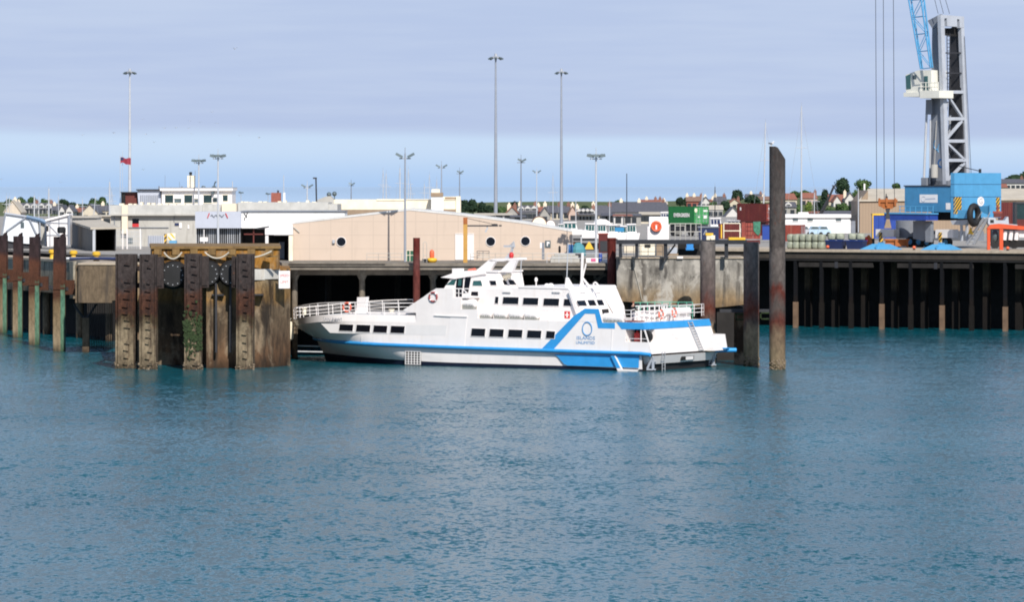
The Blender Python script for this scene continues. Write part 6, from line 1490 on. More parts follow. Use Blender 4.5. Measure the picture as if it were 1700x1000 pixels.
# dark slewing part, platform, chassis
cpart(MBx(xl*.55, -.6, .8, yr*.8, L_(1540,366).z, zb), 'slewing_ring', M_void)
b = MB(); lface(b, [(1488,354.5),(1557,355.5),(1557,366),(1488,365)], -1.2, 2.2); cpart(b, 'platform', M_royal)
b = MB(); lface(b, [(1488,352.8),(1558,353.8),(1558,356),(1488,355)], -1.3, 2.2); cpart(b, 'platform_edge', M_cblue)
b = MB()
for px in (1494,1503,1511,1520,1530,1540,1549): b.cyl(L_(px,355,-3.3), L_(px,342,-3.3), .04, .04, 6)
b.cyl(L_(1492,342.5,-3.3), L_(1550,343,-3.3), .035); b.cyl(L_(1492,349,-3.3), L_(1550,349,-3.3), .03); cpart(b, 'platform_rail', M_cblue)
zc0 = .95
b = MB(); c0 = L_(1512,380,1.5); b.cyl((c0.x,1.5,L_(1512,396,1.5).z),(c0.x,1.5,L_(1512,366,1.5).z),1.75,1.75,24); cpart(b, 'slew_drum', M_cgreyd, None, True)
b = MB(); lface(b, [(1524,367),(1550,367),(1550,396),(1540,400),(1524,396)], -.4, .9); lface(b, [(1540,370),(1550,370),(1549,402),(1541,402)], -1.4, .5); cpart(b, 'chassis_frame', M_cgreyd)
cpart(MBx(-8.5, .6, 1.5, 4.6, .8, 1.9), 'chassis_beam', M_cgreyd)
for k, (px, yy) in enumerate(((1513,0.2),(1527,0.2),(1541,.2),(1572,.2))):
    c = L_(px, 403.5, yy); w_ = cpart(MB().cyl((c.x,yy-.25,.62),(c.x,yy+.3,.62),.62,.62,18), 'wheel', M_black, None, True)
    cpart(MB().cyl((c.x,yy-.28,.62),(c.x,yy-.255,.62),.33,.33,14), 'rim', M_cblue, w_, True)
for rc in ((1463,380.5,1493,394),(1562,381,1591,395)):
    b = MB(); lface(b, [(rc[0],rc[1]),(rc[2],rc[1]),(rc[2],rc[3]),(rc[0],rc[3])], -.6, 1.0); cpart(b, 'outrigger_box', M_greyband)
for px in (1462, 1561.5):
    b = MB(); lface(b, [(px-2.2,386),(px+2.2,386),(px+1.6,402),(px-1.6,402)], -1.62, .15); cpart(b, 'hazard_strip', M_hazard)
    c = L_(px+1, 400, -1.3); cpart(MB().cyl((c.x,-1.3,.3),(c.x,-1.3,2.0),.16,.16,10), 'jack', M_steel, None, True)
for px0, px1 in ((1429,1497),(1529,1597)):
    xa = QF.oy_(px0,412,2.2)[0]; xb = QF.oy_(px1,412,2.2)[0]; xm = (xa+xb)/2; hw = (xb-xa)*.40; hd = 1.5; zt_ = .62
    b = MB().hexa([(-hw,-hd,0),(hw,-hd,0),(hw,hd,0),(-hw,hd,0),(-hw*.42,-hd*.4,zt_),(hw*.42,-hd*.4,zt_),(hw*.42,hd*.4,zt_),(-hw*.42,hd*.4,zt_)])
    b.box(-.28,.28,-.3,.3,zt_,zt_+.16).box(-.05,.05,-hd-.02,-hd*.3,.1,zt_*.8)
    wp_ = QF.world(xm, 2.2); d_w = rot @ Vector((wp_.x-cf.ox, wp_.y-cf.oy, 0))
    b.xf(Matrix.Translation((d_w.x, d_w.y, .01)) @ Matrix.Rotation(TC-THQ, 4, 'Z')); cpart(b, 'outrigger_pad', M_cblue)
b = MB()
for q0, q1 in (((1586,368),(1612,367)),): lface(b, [(1585,366),(1613,365),(1612,371),(1606,374),(1588,373)], -.9, .8)
cpart(b, 'side_bracket', M_cgrey)
b = MB()
for px in (1597, 1606): lface(b, [(px-1.5,373),(px+1.5,373),(px+2,400),(px-1,400)], -1.3, .2)
cpart(b, 'bracket_leg', M_cgrey)
b = MB()
for off in (0, 5.5):
    p, q = L_(1605+off*2.2,405,-1.8), L_(1634+off,362,-1.8); b.beam(p, q, .16, .34)
for k in range(9):
    u = k/8; p = L_(lerp(1605,1634,u), lerp(405,362,u), -1.8); q = L_(lerp(1617,1640,u), lerp(405,362,u), -1.5); b.beam(p, q, .12)
b.cyl(L_(1603,396,-1.9), L_(1630,352,-1.9), .05); b.cyl(L_(1620,398,-1.6), L_(1644,352,-1.6), .05)
cpart(b, 'access_stairs', M_steel)
c = L_(1617,357,-2.6); b = MB().torus((0,0,0), 1.02, .36, 'x', 28, 10); b.xf(Matrix.Translation((c.x,-2.6,c.z)) @ Matrix.Rotation(R(12),4,'Z')); cpart(b, 'tyre_fender', M_black, None, True)
c = L_(1603,355.5,-2.6); cpart(MBx(c.x-.75,c.x+.6,-3.1,-2.3,c.z-.5,c.z+.48), 'drive_box', M_cblue)
b = MB(); lface(b, [(1626,342.5),(1645,341.5),(1645,358),(1629,350)], -.8, .3); b.box(L_(1645,350,-.8).x,L_(1645,350,-.8).x+.18,-1.2,-.7,L_(1645,362,-.8).z,L_(1645,340,-.8).z); cpart(b, 'stair_landing', M_cblue)
b = MB(); lface(b, [(1607,389),(1616,389),(1611.5,377)], -2.0, .04); cpart(b, 'warning_triangle', M_yellow)
# tower
TX = 1.0
TF = Fr(wx(1570,489), 489, TC, DQ); off = Vector((TF.ox-cf.ox, TF.oy-cf.oy, 0)); rot = Matrix.Rotation(TC, 4, 'Z')
offl = rot @ off; MTW = Matrix.Translation((offl.x, offl.y, 0))
def tl(px, py, y=0.0): x, z = TF.oy_(px, py, y); return (x, z)
def trr(px, py, x=0.0): y, z = TF.ox_(px, py, x); return (y, z)
def tpart(b, name, m, parent=None, smooth=False): return cpart(b.xf(MTW), name, m, parent, smooth)
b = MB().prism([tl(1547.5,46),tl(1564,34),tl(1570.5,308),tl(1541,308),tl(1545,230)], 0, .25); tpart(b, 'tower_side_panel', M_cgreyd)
d1 = trr(1600,60)[0]; d0 = trr(1607,290)[0]
b = MB().prism([tl(1547.5,46),tl(1564,34),tl(1570.5,308),tl(1541,308),tl(1545,230)], d1-.1, d1+.15); tpart(b, 'tower_far_panel', M_dark)  # dark colour stands in for shade inside the tower
def rquad(px0, py0, px1, py1, wpx):   # member on the right face, a bar of given pixel width
    return [trr(px0-wpx/2, py0), trr(px0+wpx/2, py0), trr(px1+wpx/2, py1), trr(px1-wpx/2, py1)]
for q in ((1564.3,26,1573,306,6.2),(1597.4,28,1607,290,5.2)):
    b = MB().prismx(rquad(*q), -.45, .03); tpart(b, 'tower_post', M_cgrey)
b = MB().prismx([trr(1562,24),trr(1600,27),trr(1600,45),trr(1593,46),trr(1592.5,32),trr(1588.5,31),trr(1588.5,44),trr(1572,43),trr(1571.5,30),trr(1567.5,30),trr(1567,44),trr(1562,44)], -.4, .05); tpart(b, 'tower_head', M_cgrey)
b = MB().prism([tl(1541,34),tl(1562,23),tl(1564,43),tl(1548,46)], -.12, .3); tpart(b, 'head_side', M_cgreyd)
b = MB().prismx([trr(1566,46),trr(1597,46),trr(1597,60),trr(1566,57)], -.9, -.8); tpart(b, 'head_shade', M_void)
for py in (87.5, 121):
    b = MB(); p = trr(1567,py); q = trr(1600,py); b.beam((-.2,p[0],p[1]),(-.2,q[0],q[1]),.14); tpart(b, 'ladder_landing', M_dark)
b = MB()
for px in (1572, 1577): p = trr(px,50,-.8); q = trr(px+1,150,-.8); b.cyl((-.8,p[0],p[1]),(-.8,q[0],q[1]),.05)
for k in range(16): p = trr(1572,54+6*k,-.8); q = trr(1577,54+6*k,-.8); b.cyl((-.8,p[0],p[1]),(-.8,q[0],q[1]),.03)
tpart(b, 'tower_ladder', M_dark)
for py in (152.5, 197, 234, 266):
    p = trr(1569,py); q = trr(1604,py); b = MB().beam((-.15,p[0],p[1]),(-.15,q[0],q[1]),.3,.36); tpart(b, 'crossbar', M_cgrey)
for (a, c) in (((1573,156),(1598,194)),((1573,230),(1598,201)),((1574,238),(1601,264)),((1575,299),(1602,271))):
    p = trr(*a); q = trr(*c); b = MB().beam((-.15,p[0],p[1]),(-.15,q[0],q[1]),.3,.26); tpart(b, 'diagonal', M_cgrey)
b = MB()
for yy in (300,): p = trr(1570,305); q = trr(1607,285); 
b.box(-2.2,.3,0,d0,trr(1590,306)[1]-.3,trr(1590,300)[1]); tpart(b, 'tower_base', M_cgreyd)
b = MB().prismx([trr(1583,160,-2.0),trr(1597,160,-2.0),trr(1602,290,-2.0),trr(1585,290,-2.0)], -2.1, -2.0); tpart(b, 'machinery_backing', M_void)
for k, (x0, y0, x1, y1) in enumerate(((1578,165,1582,205),(1586,168,1581,215),(1591,190,1588,232),(1580,240,1590,262))):
    p = trr(x0,y0); q = trr(x1,y1); b = MB().beam((-1.2,p[0],p[1]),(-1.2,q[0],q[1]),.2); tpart(b, 'cable_tray', M_steel)
# painted marks on the tower side
M_mark = paint('mark_blue', (.02,.09,.25), .5)
c = tl(1562,272); g = text_mesh('G', 1.5, .01, bold=.03); tpart(shift(g, c[0], -.02, c[1]), 'tower_letter', M_mark)
c = tl(1557,240); b = MB().torus((c[0],-.01,c[1]), .62, .06, 'y', 16, 4, 2.0, 4.6).torus((c[0]+.9,-.01,c[1]-.5), .9, .05, 'y', 14, 4, 2.4, 3.6); tpart(b, 'tower_swirl', M_cblue)
b = MB(); c = tl(1552,284,-.5); b.cyl((c[0],-.6,tl(1552,295,-.5)[1]),(c[0],-.6,tl(1552,273,-.5)[1]),.42,.42,12); b.tube([(c[0],-.6,c[1]),(tl(1556,200)[0],-.15,tl(1556,200)[1])],.04); tpart(b, 'cable_reel', M_greyren, None, True)
# cab
def tb(b, x0, y0, x1, y1, ya, yb):
    p = tl(x0, y1, ya); q = tl(x1, y0, ya); return b.box(p[0], q[0], ya, yb, p[1], q[1])
b = MB().prism([tl(1512,121,-1.6),tl(1524,116.5,-1.6),tl(1546,116,-1.6),tl(1546,152,-1.6),tl(1523,160,-1.6),tl(1504,157,-1.6),tl(1503.5,124,-1.6)], -1.6, 1.2); cab_ = tpart(b, 'operator_cab', M_ccream)
b = MB().prism([tl(1503.5,126,-1.6),tl(1511.5,122.5,-1.6),tl(1512.5,147,-1.6),tl(1505,148,-1.6)], -1.64, -1.601); tpart(b, 'cab_window', M_glassg, cab_)
b = MB().prism([tl(1534.5,126,-1.6),tl(1540.5,126,-1.6),tl(1540.5,149,-1.6),tl(1533.5,149,-1.6)], -1.64, -1.601); tpart(b, 'cab_door', M_glassg, cab_)
b = MB().prism([tl(1515,125,-1.6),tl(1521.5,124,-1.6),tl(1521.5,131,-1.6),tl(1515,131.5,-1.6)], -1.63, -1.601); tpart(b, 'cab_mark', M_lamp, cab_)
b = MB(); tb(b, 1500, 153, 1530, 160.5, -1.9, 1.3); tb(b, 1527, 150, 1559, 163, -2.0, .6); cp = tpart(b, 'cab_platform', M_ccream)
b = MB()
for px in (1529,1537,1545,1552,1558): p = tl(px,151,-1.95); q = tl(px,136,-1.95); b.cyl((p[0],-1.95,p[1]),(q[0],-1.95,q[1]),.05)
for py in (137,144): p = tl(1529,py,-1.95); q = tl(1558,py,-1.95); b.cyl((p[0],-1.95,p[1]),(q[0],-1.95,q[1]),.045)
tpart(b, 'cab_rail', M_ccream)
b = MB(); p = tl(1539,170,-.3); q = tl(1533.5,306,-.3); b.cyl((p[0],-.3,p[1]),(q[0],-.3,q[1]),.14); b.cyl((p[0]+.5,-.3,p[1]-2),(q[0]+.9,-.3,q[1]),.09); tpart(b, 'luffing_ram', M_mastl, None, True)
b = MB(); tb(b, 1537, 165, 1547, 190, -.5, .4); tb(b, 1529, 295, 1538, 308, -.8, .6); tpart(b, 'boom_foot', M_cgreyd)
# lattice boom, leaning out to the left above the picture
YB2 = -2.0
def bl(px, py, y): x, z = TF.oy_(px, py, y); return Vector((x, y, z))
b = MB()
ch = []
def chord(px0, py0, px1, py1, y): return (bl(px0,py0,y), bl(px1,py1,y))
tip = (1466, -250)
c1 = [chord(1528.5,114,1508.7,0,YB2-.7), chord(1531.5,114,1513,0,YB2+.7), chord(1553,50,1544,0,YB2-.7), chord(1556,50,1548,0,YB2+.7)]
bars = []
for k, (p, q) in enumerate(c1):
    d = q-p; e = p+d*((bl(0,-235,0).z-p.z)/d.z); bars.append((p, e))
# right chords start at the cab so that all four share the foot
bars[2] = (bl(1545,112,YB2-.7), bars[2][1]); bars[3] = (bl(1548,112,YB2+.7), bars[3][1])
tipw = (bars[0][1]+bars[2][1])/2
for p, e in bars: b.cyl(p, e, .10, .08, 8)
nb = 17
for i in range(nb):
    u, v = i/nb, (i+1)/nb
    P = [p.lerp(e, u) for p, e in bars]; Q = [p.lerp(e, v) for p, e in bars]
    for a, c in ((0,2),(1,3),(0,1),(2,3)):
        b.cyl(P[a], Q[c], .045, .045, 5) if i % 2 else b.cyl(P[c], Q[a], .045, .045, 5)
    b.cyl(P[0], P[2], .045, .045, 5); b.cyl(P[1], P[3], .045, .045, 5)
tpart(b, 'lattice_boom', M_cblue, None, True)
hd = MB().hexa([tipw+Vector(v) for v in ((-3.4,-.9,-.6),(2,-.9,-.6),(2,.9,-.6),(-3.4,.9,-.6),(-3.4,-.6,.9),(1,-.6,1.2),(1,.6,1.2),(-3.4,.6,.9))]); tpart(hd, 'boom_head', M_cblue)
b = MB()
hx = [bl(px, 335, YB2) for px in (1455.5, 1468, 1485)]
for p, dx in zip(hx, (0, .3, .0)):
    b.cyl(p, Vector((p.x-.35+dx*.2, p.y, tipw.z)), .035, .035, 5)
tpart(b, 'hoist_rope', M_dark)
b = MB()
for px in (1563, 1572, 1582): p = trr(px, 22); b.cyl((-.5,p[0],p[1]), (tipw.x, tipw.y, tipw.z+.5), .03, .03, 5)
p = trr(1604,275); q = trr(1599,60); b.cyl((.4,p[0]+.5,p[1]-2),(.2,q[0],q[1]),.03)
tpart(b, 'stay_rope', M_dark)
b = MB(); p = R_(1604,276); q = R_(1638,284); b.cyl((-1,p.y,p.z),(-1,q.y,q.z),.05).box(-1.1,-.9,q.y-.1,q.y+.15,q.z-.3,q.z+.25); cpart(b, 'roof_aerial', M_dark)
# spreader hanging from the hoist ropes
t, fr = at('cargo_spreader', 'rusty orange cargo spreader hanging from the crane ropes', 'spreader', 1473.5, 486-2, wz(387,484))
b = MB(); fb(fr, b, 1458.5, 331, 1490, 336, -.3, .3); fb(fr, b, 1460, 336, 1488, 343, -.15, .15); fpoly(fr, b, [(1462,343),(1486,343),(1480,347),(1468,347)], -.2, .2); b.build('beam', M_spread, t)
b = MB()
for px in (1460,1472,1486): fb(fr, b, px-1.6, 329, px+1.6, 342, -.42, -.3)
b.build('plates', M_spread, t)
b = MB(); fpoly(fr, b, [(1470,346),(1478,346),(1476,354),(1478,363),(1470,363),(1472,354)], -.2, .2); b.build('swivel', M_dark, t)
b = MB(); fpoly(fr, b, [(1472,364),(1477,364),(1480,379),(1468,379)], -.25, .25); b.build('grab', M_tan, t)
b = MB(); lines(fr, b, [((1471,322),(1472,331)),((1471.5,322),(1470,331))], .06); fb(fr, b, 1470, 326, 1474, 331, -.15, .15); b.build('hook_block', M_dark, t)
# machines at the right edge
t, fr = at('straddle_frame', 'red orange portal frame standing near the right photo edge', 'frame', 1665, 470, DQ)
for rc in ((1639,378,1644,415),(1659.5,376,1665.5,416)):
    b = MB(); fb(fr, b, *rc, -.1, .4); b.build('leg', M_frame, t)
b = MB(); fpoly(fr, b, [(1638,380),(1644,373),(1659,371.5),(1666,372),(1712,377),(1712,382),(1665,380),(1644,380)], -.15, .45); b.build('top_beam', M_frame, t)
b = MB(); fb(fr, b, 1712, 377, 1718, 416, -.1, .4); b.build('leg', M_frame, t)
for px in (1667, 1677, 1686.5):
    b = MB(); p = fr.oy_(px,391,.6); b.cyl((p[0],.5,p[1]-.52),(p[0]+.12,.5,p[1]+.5),.24,.24,12); b.build('cylinder', M_whiter, t, True)
b = MB(); fb(fr, b, 1692, 383, 1706, 394, .4, 1.2); b.build('tank', M_greyband, t)
b = MB(); x, z = fr.oy_(1652,392,1); b.ball((x,1,z),.42,.42,.75); b.build('counterweight', M_lamp, t, True)
b = MB(); fb(fr, b, 1667, 399, 1706, 411, .5, 1.5); b.build('machine_base', M_void, t)
t, fr = at('grey_vehicle', 'pale grey equipment carrier behind the red orange frame', 'vehicle', 1668, 480, GZ)
b = MB(); fpoly(fr, b, [(1641,361),(1652,361.5),(1654,366),(1668,366),(1672,360),(1674,360),(1675,372),(1689,373),(1690,379),(1645,378),(1640,370)], 0, 2); b.build('body', M_cgrey, t)
b = MB(); fb(fr, b, 1644, 365, 1650, 370, -.05, .1); b.build('window', M_black, t)
for px in (1652, 1684): x, z = fr.oy_(px,405,0); MB().cyl((x,-.1,.5),(x,.4,.5),.5,.5,14).build('wheel', M_black, t, True)
b = MB(); fb(fr, b, 1646, 378, 1690, 402, .3, 1.8); b.build('chassis', M_dark, t)
container(1692, 336, 372, 530, 0, 2.4, 2.4, M_maroon, M_maroon, 'dark maroon container behind the crane at the right photo edge', False, True)
t, fr = lump('machine_cab', 'green glazed machine cab at the right photo edge', 'cab', [((1687,338,1712,364), M_glassg2, 'glazing', 0), ((1686,335,1713,338.5), M_dark, 'roof', -.1), ((1685,336,1688.5,392), M_dark, 'pillar', -.06), ((1688,364,1712,392), M_maroon, 'body', .02)], 500, dep=2.4)
t, fr = lump('steel_hook_rack', 'small red steel rack beside the right hazard panel of the crane', 'rack', [((1648,351,1664,354), M_maroonl, 'shelf', 0), ((1655,340,1658,352), M_maroonl, 'upright', .1), ((1650,354,1663,361), M_maroonh, 'box', 0)], 482, dep=.5)
for k, (px, py, lb) in enumerate(((1517.5,410.5,'tiny orange lamp on the quay edge between the blue pads'),(1673,411.5,'tiny orange lamp on the quay edge under the red orange frame'),(1374,411,'small orange lamp on the quay edge by the navy bins'))):
    p = qplace(px, .8); t = thing('edge_lamp', lb, 'lamp', p, 0, 'small orange lamps on the quay edge'); MB().lathe([(.16,0),(.18,.08),(.06,.1),(.06,.14)], 10).build('foot', M_dark, t); MB().ball((0,0,.28), .2, .2, .18, 10, 6).build('globe', M_buoy, t, True)
# ------------------------------------------------------------------ the town beyond: houses
WALLS = {'cream': paint('dull_cream_render', (0.50,0.44,0.34), .9, var=.12), 'white': paint('dull_white_render', (0.52,0.50,0.47), .9, var=.1), 'grey': paint('dull_grey_render', (0.30,0.285,0.26), .9, var=.15), 'beige': paint('dull_beige_render', (0.55,0.47,0.37), .9, var=.1), 'tan': M_tan, 'brick': M_brick}
ROOFS = {'slate': M_slate, 'tile': M_tile, 'brown': M_tileb, 'pale': M_roofc, 'green': paint('green_felt', (0.06,0.15,0.07), .8)}
M_chim = paint('sooty_brick', (0.20,0.10,0.075), .9, var=.3)
WALLS['pink'] = paint('pink_render', (0.45,0.33,0.27), .85)
def house(kind, label, x0, x1, yr, ye, yb, Y, wall, roof, gable=False, win=3, chim=(), dorm=0, rows=1, hip=0.0, name='house', group='houses on the far shore'):
    """side-on roof (or gable end towards us) from photo rows: ridge, eaves, ground"""
    t, fr = at(name, label, kind, (x0+x1)/2, Y, wz(yb, Y), 0, group)
    pu = Y/F; d = (x1-x0)*pu*.7 if not gable else 9
    d = max(5, min(d, 12)); hw = (x1-x0)*pu/2; he = wz(ye, Y)-fr.oz; hr = wz(yr, Y)-fr.oz
    if gable:
        MB().prism([(-hw,0),(hw,0),(hw,he),(0,hr),(-hw,he)], 0, d).build('wall', WALLS[wall], t)
        b = MB(); o = .25
        for s_ in (-1, 1): b.hexa([(s_*(hw+.3),-o,he-.25),(0,-o,hr+.02),(0,d+o,hr+.02),(s_*(hw+.3),d+o,he-.25),(s_*(hw+.3),-o,he-.02),(0,-o,hr+.28),(0,d+o,hr+.28),(s_*(hw+.3),d+o,he-.02)])
        b.build('roof', ROOFS[roof], t)
    else:
        MB().box(-hw, hw, 0, d, 0, he).build('wall', WALLS[wall], t)
        hx = hw*hip
        MB().add([(-hw-.2,-.35,he-.05),(hw+.2,-.35,he-.05),(hw+.2,d+.35,he-.05),(-hw-.2,d+.35,he-.05),(-hw-.1+hx,d/2,hr),(hw+.1-hx,d/2,hr)], [(0,1,5,4),(2,3,4,5),(1,2,5),(3,0,4),(3,2,1,0)]).build('roof', ROOFS[roof], t)
    n = win
    for r_ in range(rows):
        zc = he*(r_+.55)/rows
        for k in range(n):
            xc = -hw+(k+.5)*2*hw/n
            if gable and abs(xc) > hw*.8: continue
            MB().box(xc-.5, xc+.5, -.06, .05, zc-.55, zc+.55).build('window', M_shadeglass, t)
    for k in range(dorm):
        xc = -hw+(k+.5)*2*hw/dorm; z0 = he+(hr-he)*.12; z1 = he+(hr-he)*.75; 
        dm = MB().prism([(xc-.8,z0),(xc+.8,z0),(xc+.8,z1-.4),(xc,z1+.3),(xc-.8,z1-.4)], .3, d*.4).build('dormer', WALLS['white'], t)
        MB().box(xc-.45,xc+.45,.24,.31,z0+.2,z1-.35).build('window', M_shadeglass, dm)
    for u in chim:
        xc = -hw+u*2*hw; MB().box(xc-.38, xc+.38, d/2-.35, d/2+.35, hr-1.3, hr+.55).box(xc-.15,xc+.15,d/2-.15,d/2+.15,hr+.55,hr+.9).build('chimney', M_chim if u > .5 else M_beige, t)
    return t
HS = [
 # x0,x1,ridge,eaves,ground,Y,wall,roof,gable,win,chim,dorm,rows,hip,label
 (8,34,334,352,372,900,'beige','pale',True,2,(.5,),0,1,0,'beige gabled house with a tall chimney above the white gangway housing'),
 (26,86,337,347,366,1060,'white','slate',False,8,(.05,.55,.95),5,2,0,'long white terrace with slate roof and dormers at the far left'),
 (86,100,341,349,362,1050,'grey','slate',False,2,(.2,),0,1,0,'small grey slate roofed house between the long terrace and a white gable'),
 (98,108,342,351,362,1000,'white','slate',True,1,(),0,1,0,'narrow white gabled house, left of a pair at the left'),
 (109,121,342,351,362,1000,'white','slate',True,1,(),0,1,0,'narrow white gabled house, right of a pair and beside a red roof'),
 (118,139,345,352,366,1010,'cream','tile',False,3,(.4,),0,1,0,'cream house with red tiled roof at the left'),
 (136,162,340,353,372,960,'cream','slate',True,2,(),0,1,0,'broad cream gabled house left of the flat roofed port building'),
 (158,186,340.5,349.5,366,985,'cream','slate',False,3,(.4,),0,1,0,'cream house with a slate roof touching the port building'),
 (838,862,344,357,369,860,'grey','tile',True,2,(.3,.7),0,1,0,'grey gabled house with red tiled roof right of the tallest mast'),
 (860,892,341,352,368,900,'white','slate',False,4,(.1,.9),3,1,0,'slate roofed house with white dormers in the centre skyline'),
 (886,902,343,351,366,960,'brick','tile',False,2,(.5,),0,1,0,'brick house with red tiled roof behind the thin distant light mast'),
 (896,913,345,358,372,840,'grey','slate',True,1,(),0,1,0,'dull grey gable beside the slate roofed cream terrace'),
 (905,945,341.5,353,376,900,'cream','slate',False,4,(.0,.6,.98),0,2,0,'cream terrace with a dark slate roof at the second tall mast'),
 (944,958,343,356,370,880,'pink','brown',True,1,(.5,),0,1,0,'pinkish brown gable right of the cream terrace'),
 (958,986,346,356.5,372,880,'cream','slate',False,5,(.02,.98),4,1,0,'cream house with four pale dormers beside the right deck light mast'),
 (984,1014,341,357,372,930,'cream','slate',False,3,(.05,.95),0,1,0,'steep slate roofed house behind the right deck light mast'),
 (1012,1112,335.5,352,368,1000,'grey','slate',False,14,(.2,.5,.9),0,1,.12,'very large slate roofed building with a row of small windows'),
 (1064,1097,331.5,337,349,1150,'brick','tile',False,4,(.3,.75,.98),0,1,0,'brick house with red roof just above the large slate roof'),
 (1098,1108,334.5,339,350,1140,'white','pale',False,1,(.5,),0,1,0,'tiny white house at the right end of the large slate roof'),
 (1062,1112,352,356,372,800,'cream','pale',False,6,(),0,1,0,'low cream building with red framed windows below the large slate roof'),
 (1140,1166,326,334,350,1150,'brick','brown',False,3,(.05,.5,.95),0,1,0,'brown roofed house behind the green container'),
 (1164,1180,328,338,356,1120,'white','slate',True,2,(.5,),0,2,0,'tall white gabled house right of the brown roofed house'),
 (1176,1192,331,338,352,1160,'cream','tile',False,2,(.5,),0,1,0,'cream house with a small red roof behind the white mast'),
 (1186,1206,326,339,356,1130,'cream','slate',False,3,(.1,.85),0,1,0,'slate roofed house with two chimneys left of the dark bushy trees'),
 (1168,1200,341,348,364,1000,'white','pale',False,4,(),0,1,0,'low white house above the pale boats right of the green container'),
 (1204,1230,345,360,378,980,'white','slate',True,2,(),0,1,0,'white gabled house partly behind the stacked maroon containers'),
 (1210,1229,331,338,350,1120,'cream','tile',True,1,(.9,),0,1,0,'red roofed cream gable above the stacked maroon containers'),
 (1238,1270,322,328,342,1250,'grey','slate',False,4,(.3,.8),0,1,0,'grey house on the hill above the maroon containers'),
 (1252,1284,326,332,346,1230,'cream','brown',False,3,(.5,),0,1,0,'cream house on the hill just left of the tall pile'),
 (1298,1323,321,331,352,1120,'cream','tile',False,3,(),0,1,.35,'red hipped roof house just right of the tall pile'),
 (1296,1322,335,344,362,1020,'grey','slate',False,2,(),1,1,.1,'slate roofed house below the red hipped roof'),
 (1330,1357,320,329,346,1150,'pink','tile',False,3,(.9,),0,1,.3,'pink walled house with pale red roof among trees'),
 (1376,1402,323,334,352,1130,'cream','tile',False,2,(),0,1,0,'cream bungalow with a red tiled roof below the big dark tree'),
 (1384,1396,326,335,350,1110,'white','tile',True,1,(),0,1,0,'white gabled porch house in front of the red tiled bungalow'),
 (1403,1420,321,333,352,1120,'white','slate',True,1,(.1,),0,2,0,'narrow white gabled house left of the brown warehouse'),
 (1344,1366,351,354,362,900,'grey','tile',False,2,(),0,1,0,'low red roofed shed above the long white building'),
 (1366,1424,350,355,366,880,'grey','slate',False,6,(),0,1,0,'long low grey slate roof behind the white building parapet'),
 (1662,1702,297,304,320,1120,'white','slate',False,5,(.9,),0,1,0,'white house with a grey roof under the wooded hill'),
 (1658,1672,305,311,322,1080,'cream','tile',False,1,(),0,1,0,'red roofed cream house beside the crane, below the wooded hill'),
 (1019,1034,356,358.5,374,720,'white','tile',False,1,(),0,1,0,'small white hut with an orange roof left of the grey sheet hall'),
 (1036,1049,356,358.5,374,735,'grey','tile',False,1,(),0,1,0,'small grey hut with an orange roof edge beside the dark mast'),
 (1040,1064,355,358,376,760,'grey','slate',False,1,(),0,1,0,'plain grey sheet hall beside the small hut with the orange roof'),
 (1000,1020,354,358,372,745,'white','slate',False,3,(),0,1,0,'low white shed with green doors behind the deck light mast'),
 (822,850,354,357,372,650,'white','pale',False,2,(),0,1,0,'low white store behind the terminal roof, at the tallest mast'),
 (788,826,354,357.5,372,690,'white','pale',False,3,(),0,1,0,'long low white roof behind the terminal below the dark tree clump'),
 (848,872,357.5,360,374,630,'grey','slate',False,1,(),0,1,0,'grey flat box hall behind the right terminal roof slope'),
 (152,186,357,359,382,620,'beige','pale',False,2,(),0,1,0,'plain beige wall block behind the covered walkway'),
 (114,162,358.5,361,382,610,'white','pale',False,4,(),0,1,0,'low white building with a thin roof line behind the covered walkway'),
]
for (x0,x1,yr,ye,yb,Y,wl,rf,gb,wn_,ch_,dm,rw,hp,lb) in HS: house('house', lb, x0, x1, yr, ye, yb, Y, wl, rf, gb, wn_, ch_, dm, rw, hp)
b = MB()
# round-topped store tents behind the terminal roof
for k, (px, r_, lb) in enumerate(((895,12,'cream round ended store tent behind the terminal roof, the larger one'),(914,7.5,'pale round ended store tent behind the terminal roof, the smaller one'))):
    Y = 600+20*k; t, fr = at('store_tent', lb, 'tent', px, Y, wz(378,Y)); R0 = r_*Y/F
    pr = [(R0*math.cos(math.pi*i/14), R0*1.15*math.sin(math.pi*i/14)+.3) for i in range(15)]
    MB().prism([(R0,0)]+pr+[(-R0,0)], 0, .15).build('end_wall', (M_cream, M_whiteren)[k], t)
    pr2 = [(x*1.1, z*1.07) for x, z in pr]; MB().prism([(R0*1.1,0)]+pr2+[(-R0*1.1,0)], .151, 9).build('shell', M_tileb, t, True)

# ------------------------------------------------------------------ boats lying beyond the terminal (cabins and windows show above the quay)
def cabin_boat(px0, px1, pyt, pyb, Y, label, glass, roof=M_whiter, flip=False):
    t, fr = at('motor_boat', label, 'boat', (px0+px1)/2, Y, wz(pyb, Y), 0, 'boats lying beyond the terminal')
    hw = (px1-px0)/2*Y/F; h = wz(pyt, Y)-fr.oz
    s_ = -1 if flip else 1
    MB().prism([(s_*a*hw, c*h) for a, c in ((-1,.0),(.85,.0),(1.05,.42),(-1,.36))], 0, 2.6).build('hull', M_whiter, t)
    MB().prism([(s_*a*hw, c*h) for a, c in ((-.85,.36),(.55,.38),(.40,.95),(-.85,.93))], .35, 2.3).build('cabin', M_whiteren, t)
    MB().prism([(s_*a*hw, c*h) for a, c in ((-.95,.93),(.5,.95),(.45,1.02),(-.92,1.0))], .2, 2.5).build('cabin_roof', roof, t)
    for a, c in ((-.78,-.46),(-.40,-.06),(0,.38)):
        MB().prism([(s_*a*hw, .52*h), (s_*c*hw, .52*h), (s_*(c-.03)*hw, .86*h), (s_*a*hw, .86*h)], .31, .36).build('window', glass, t)
    return t
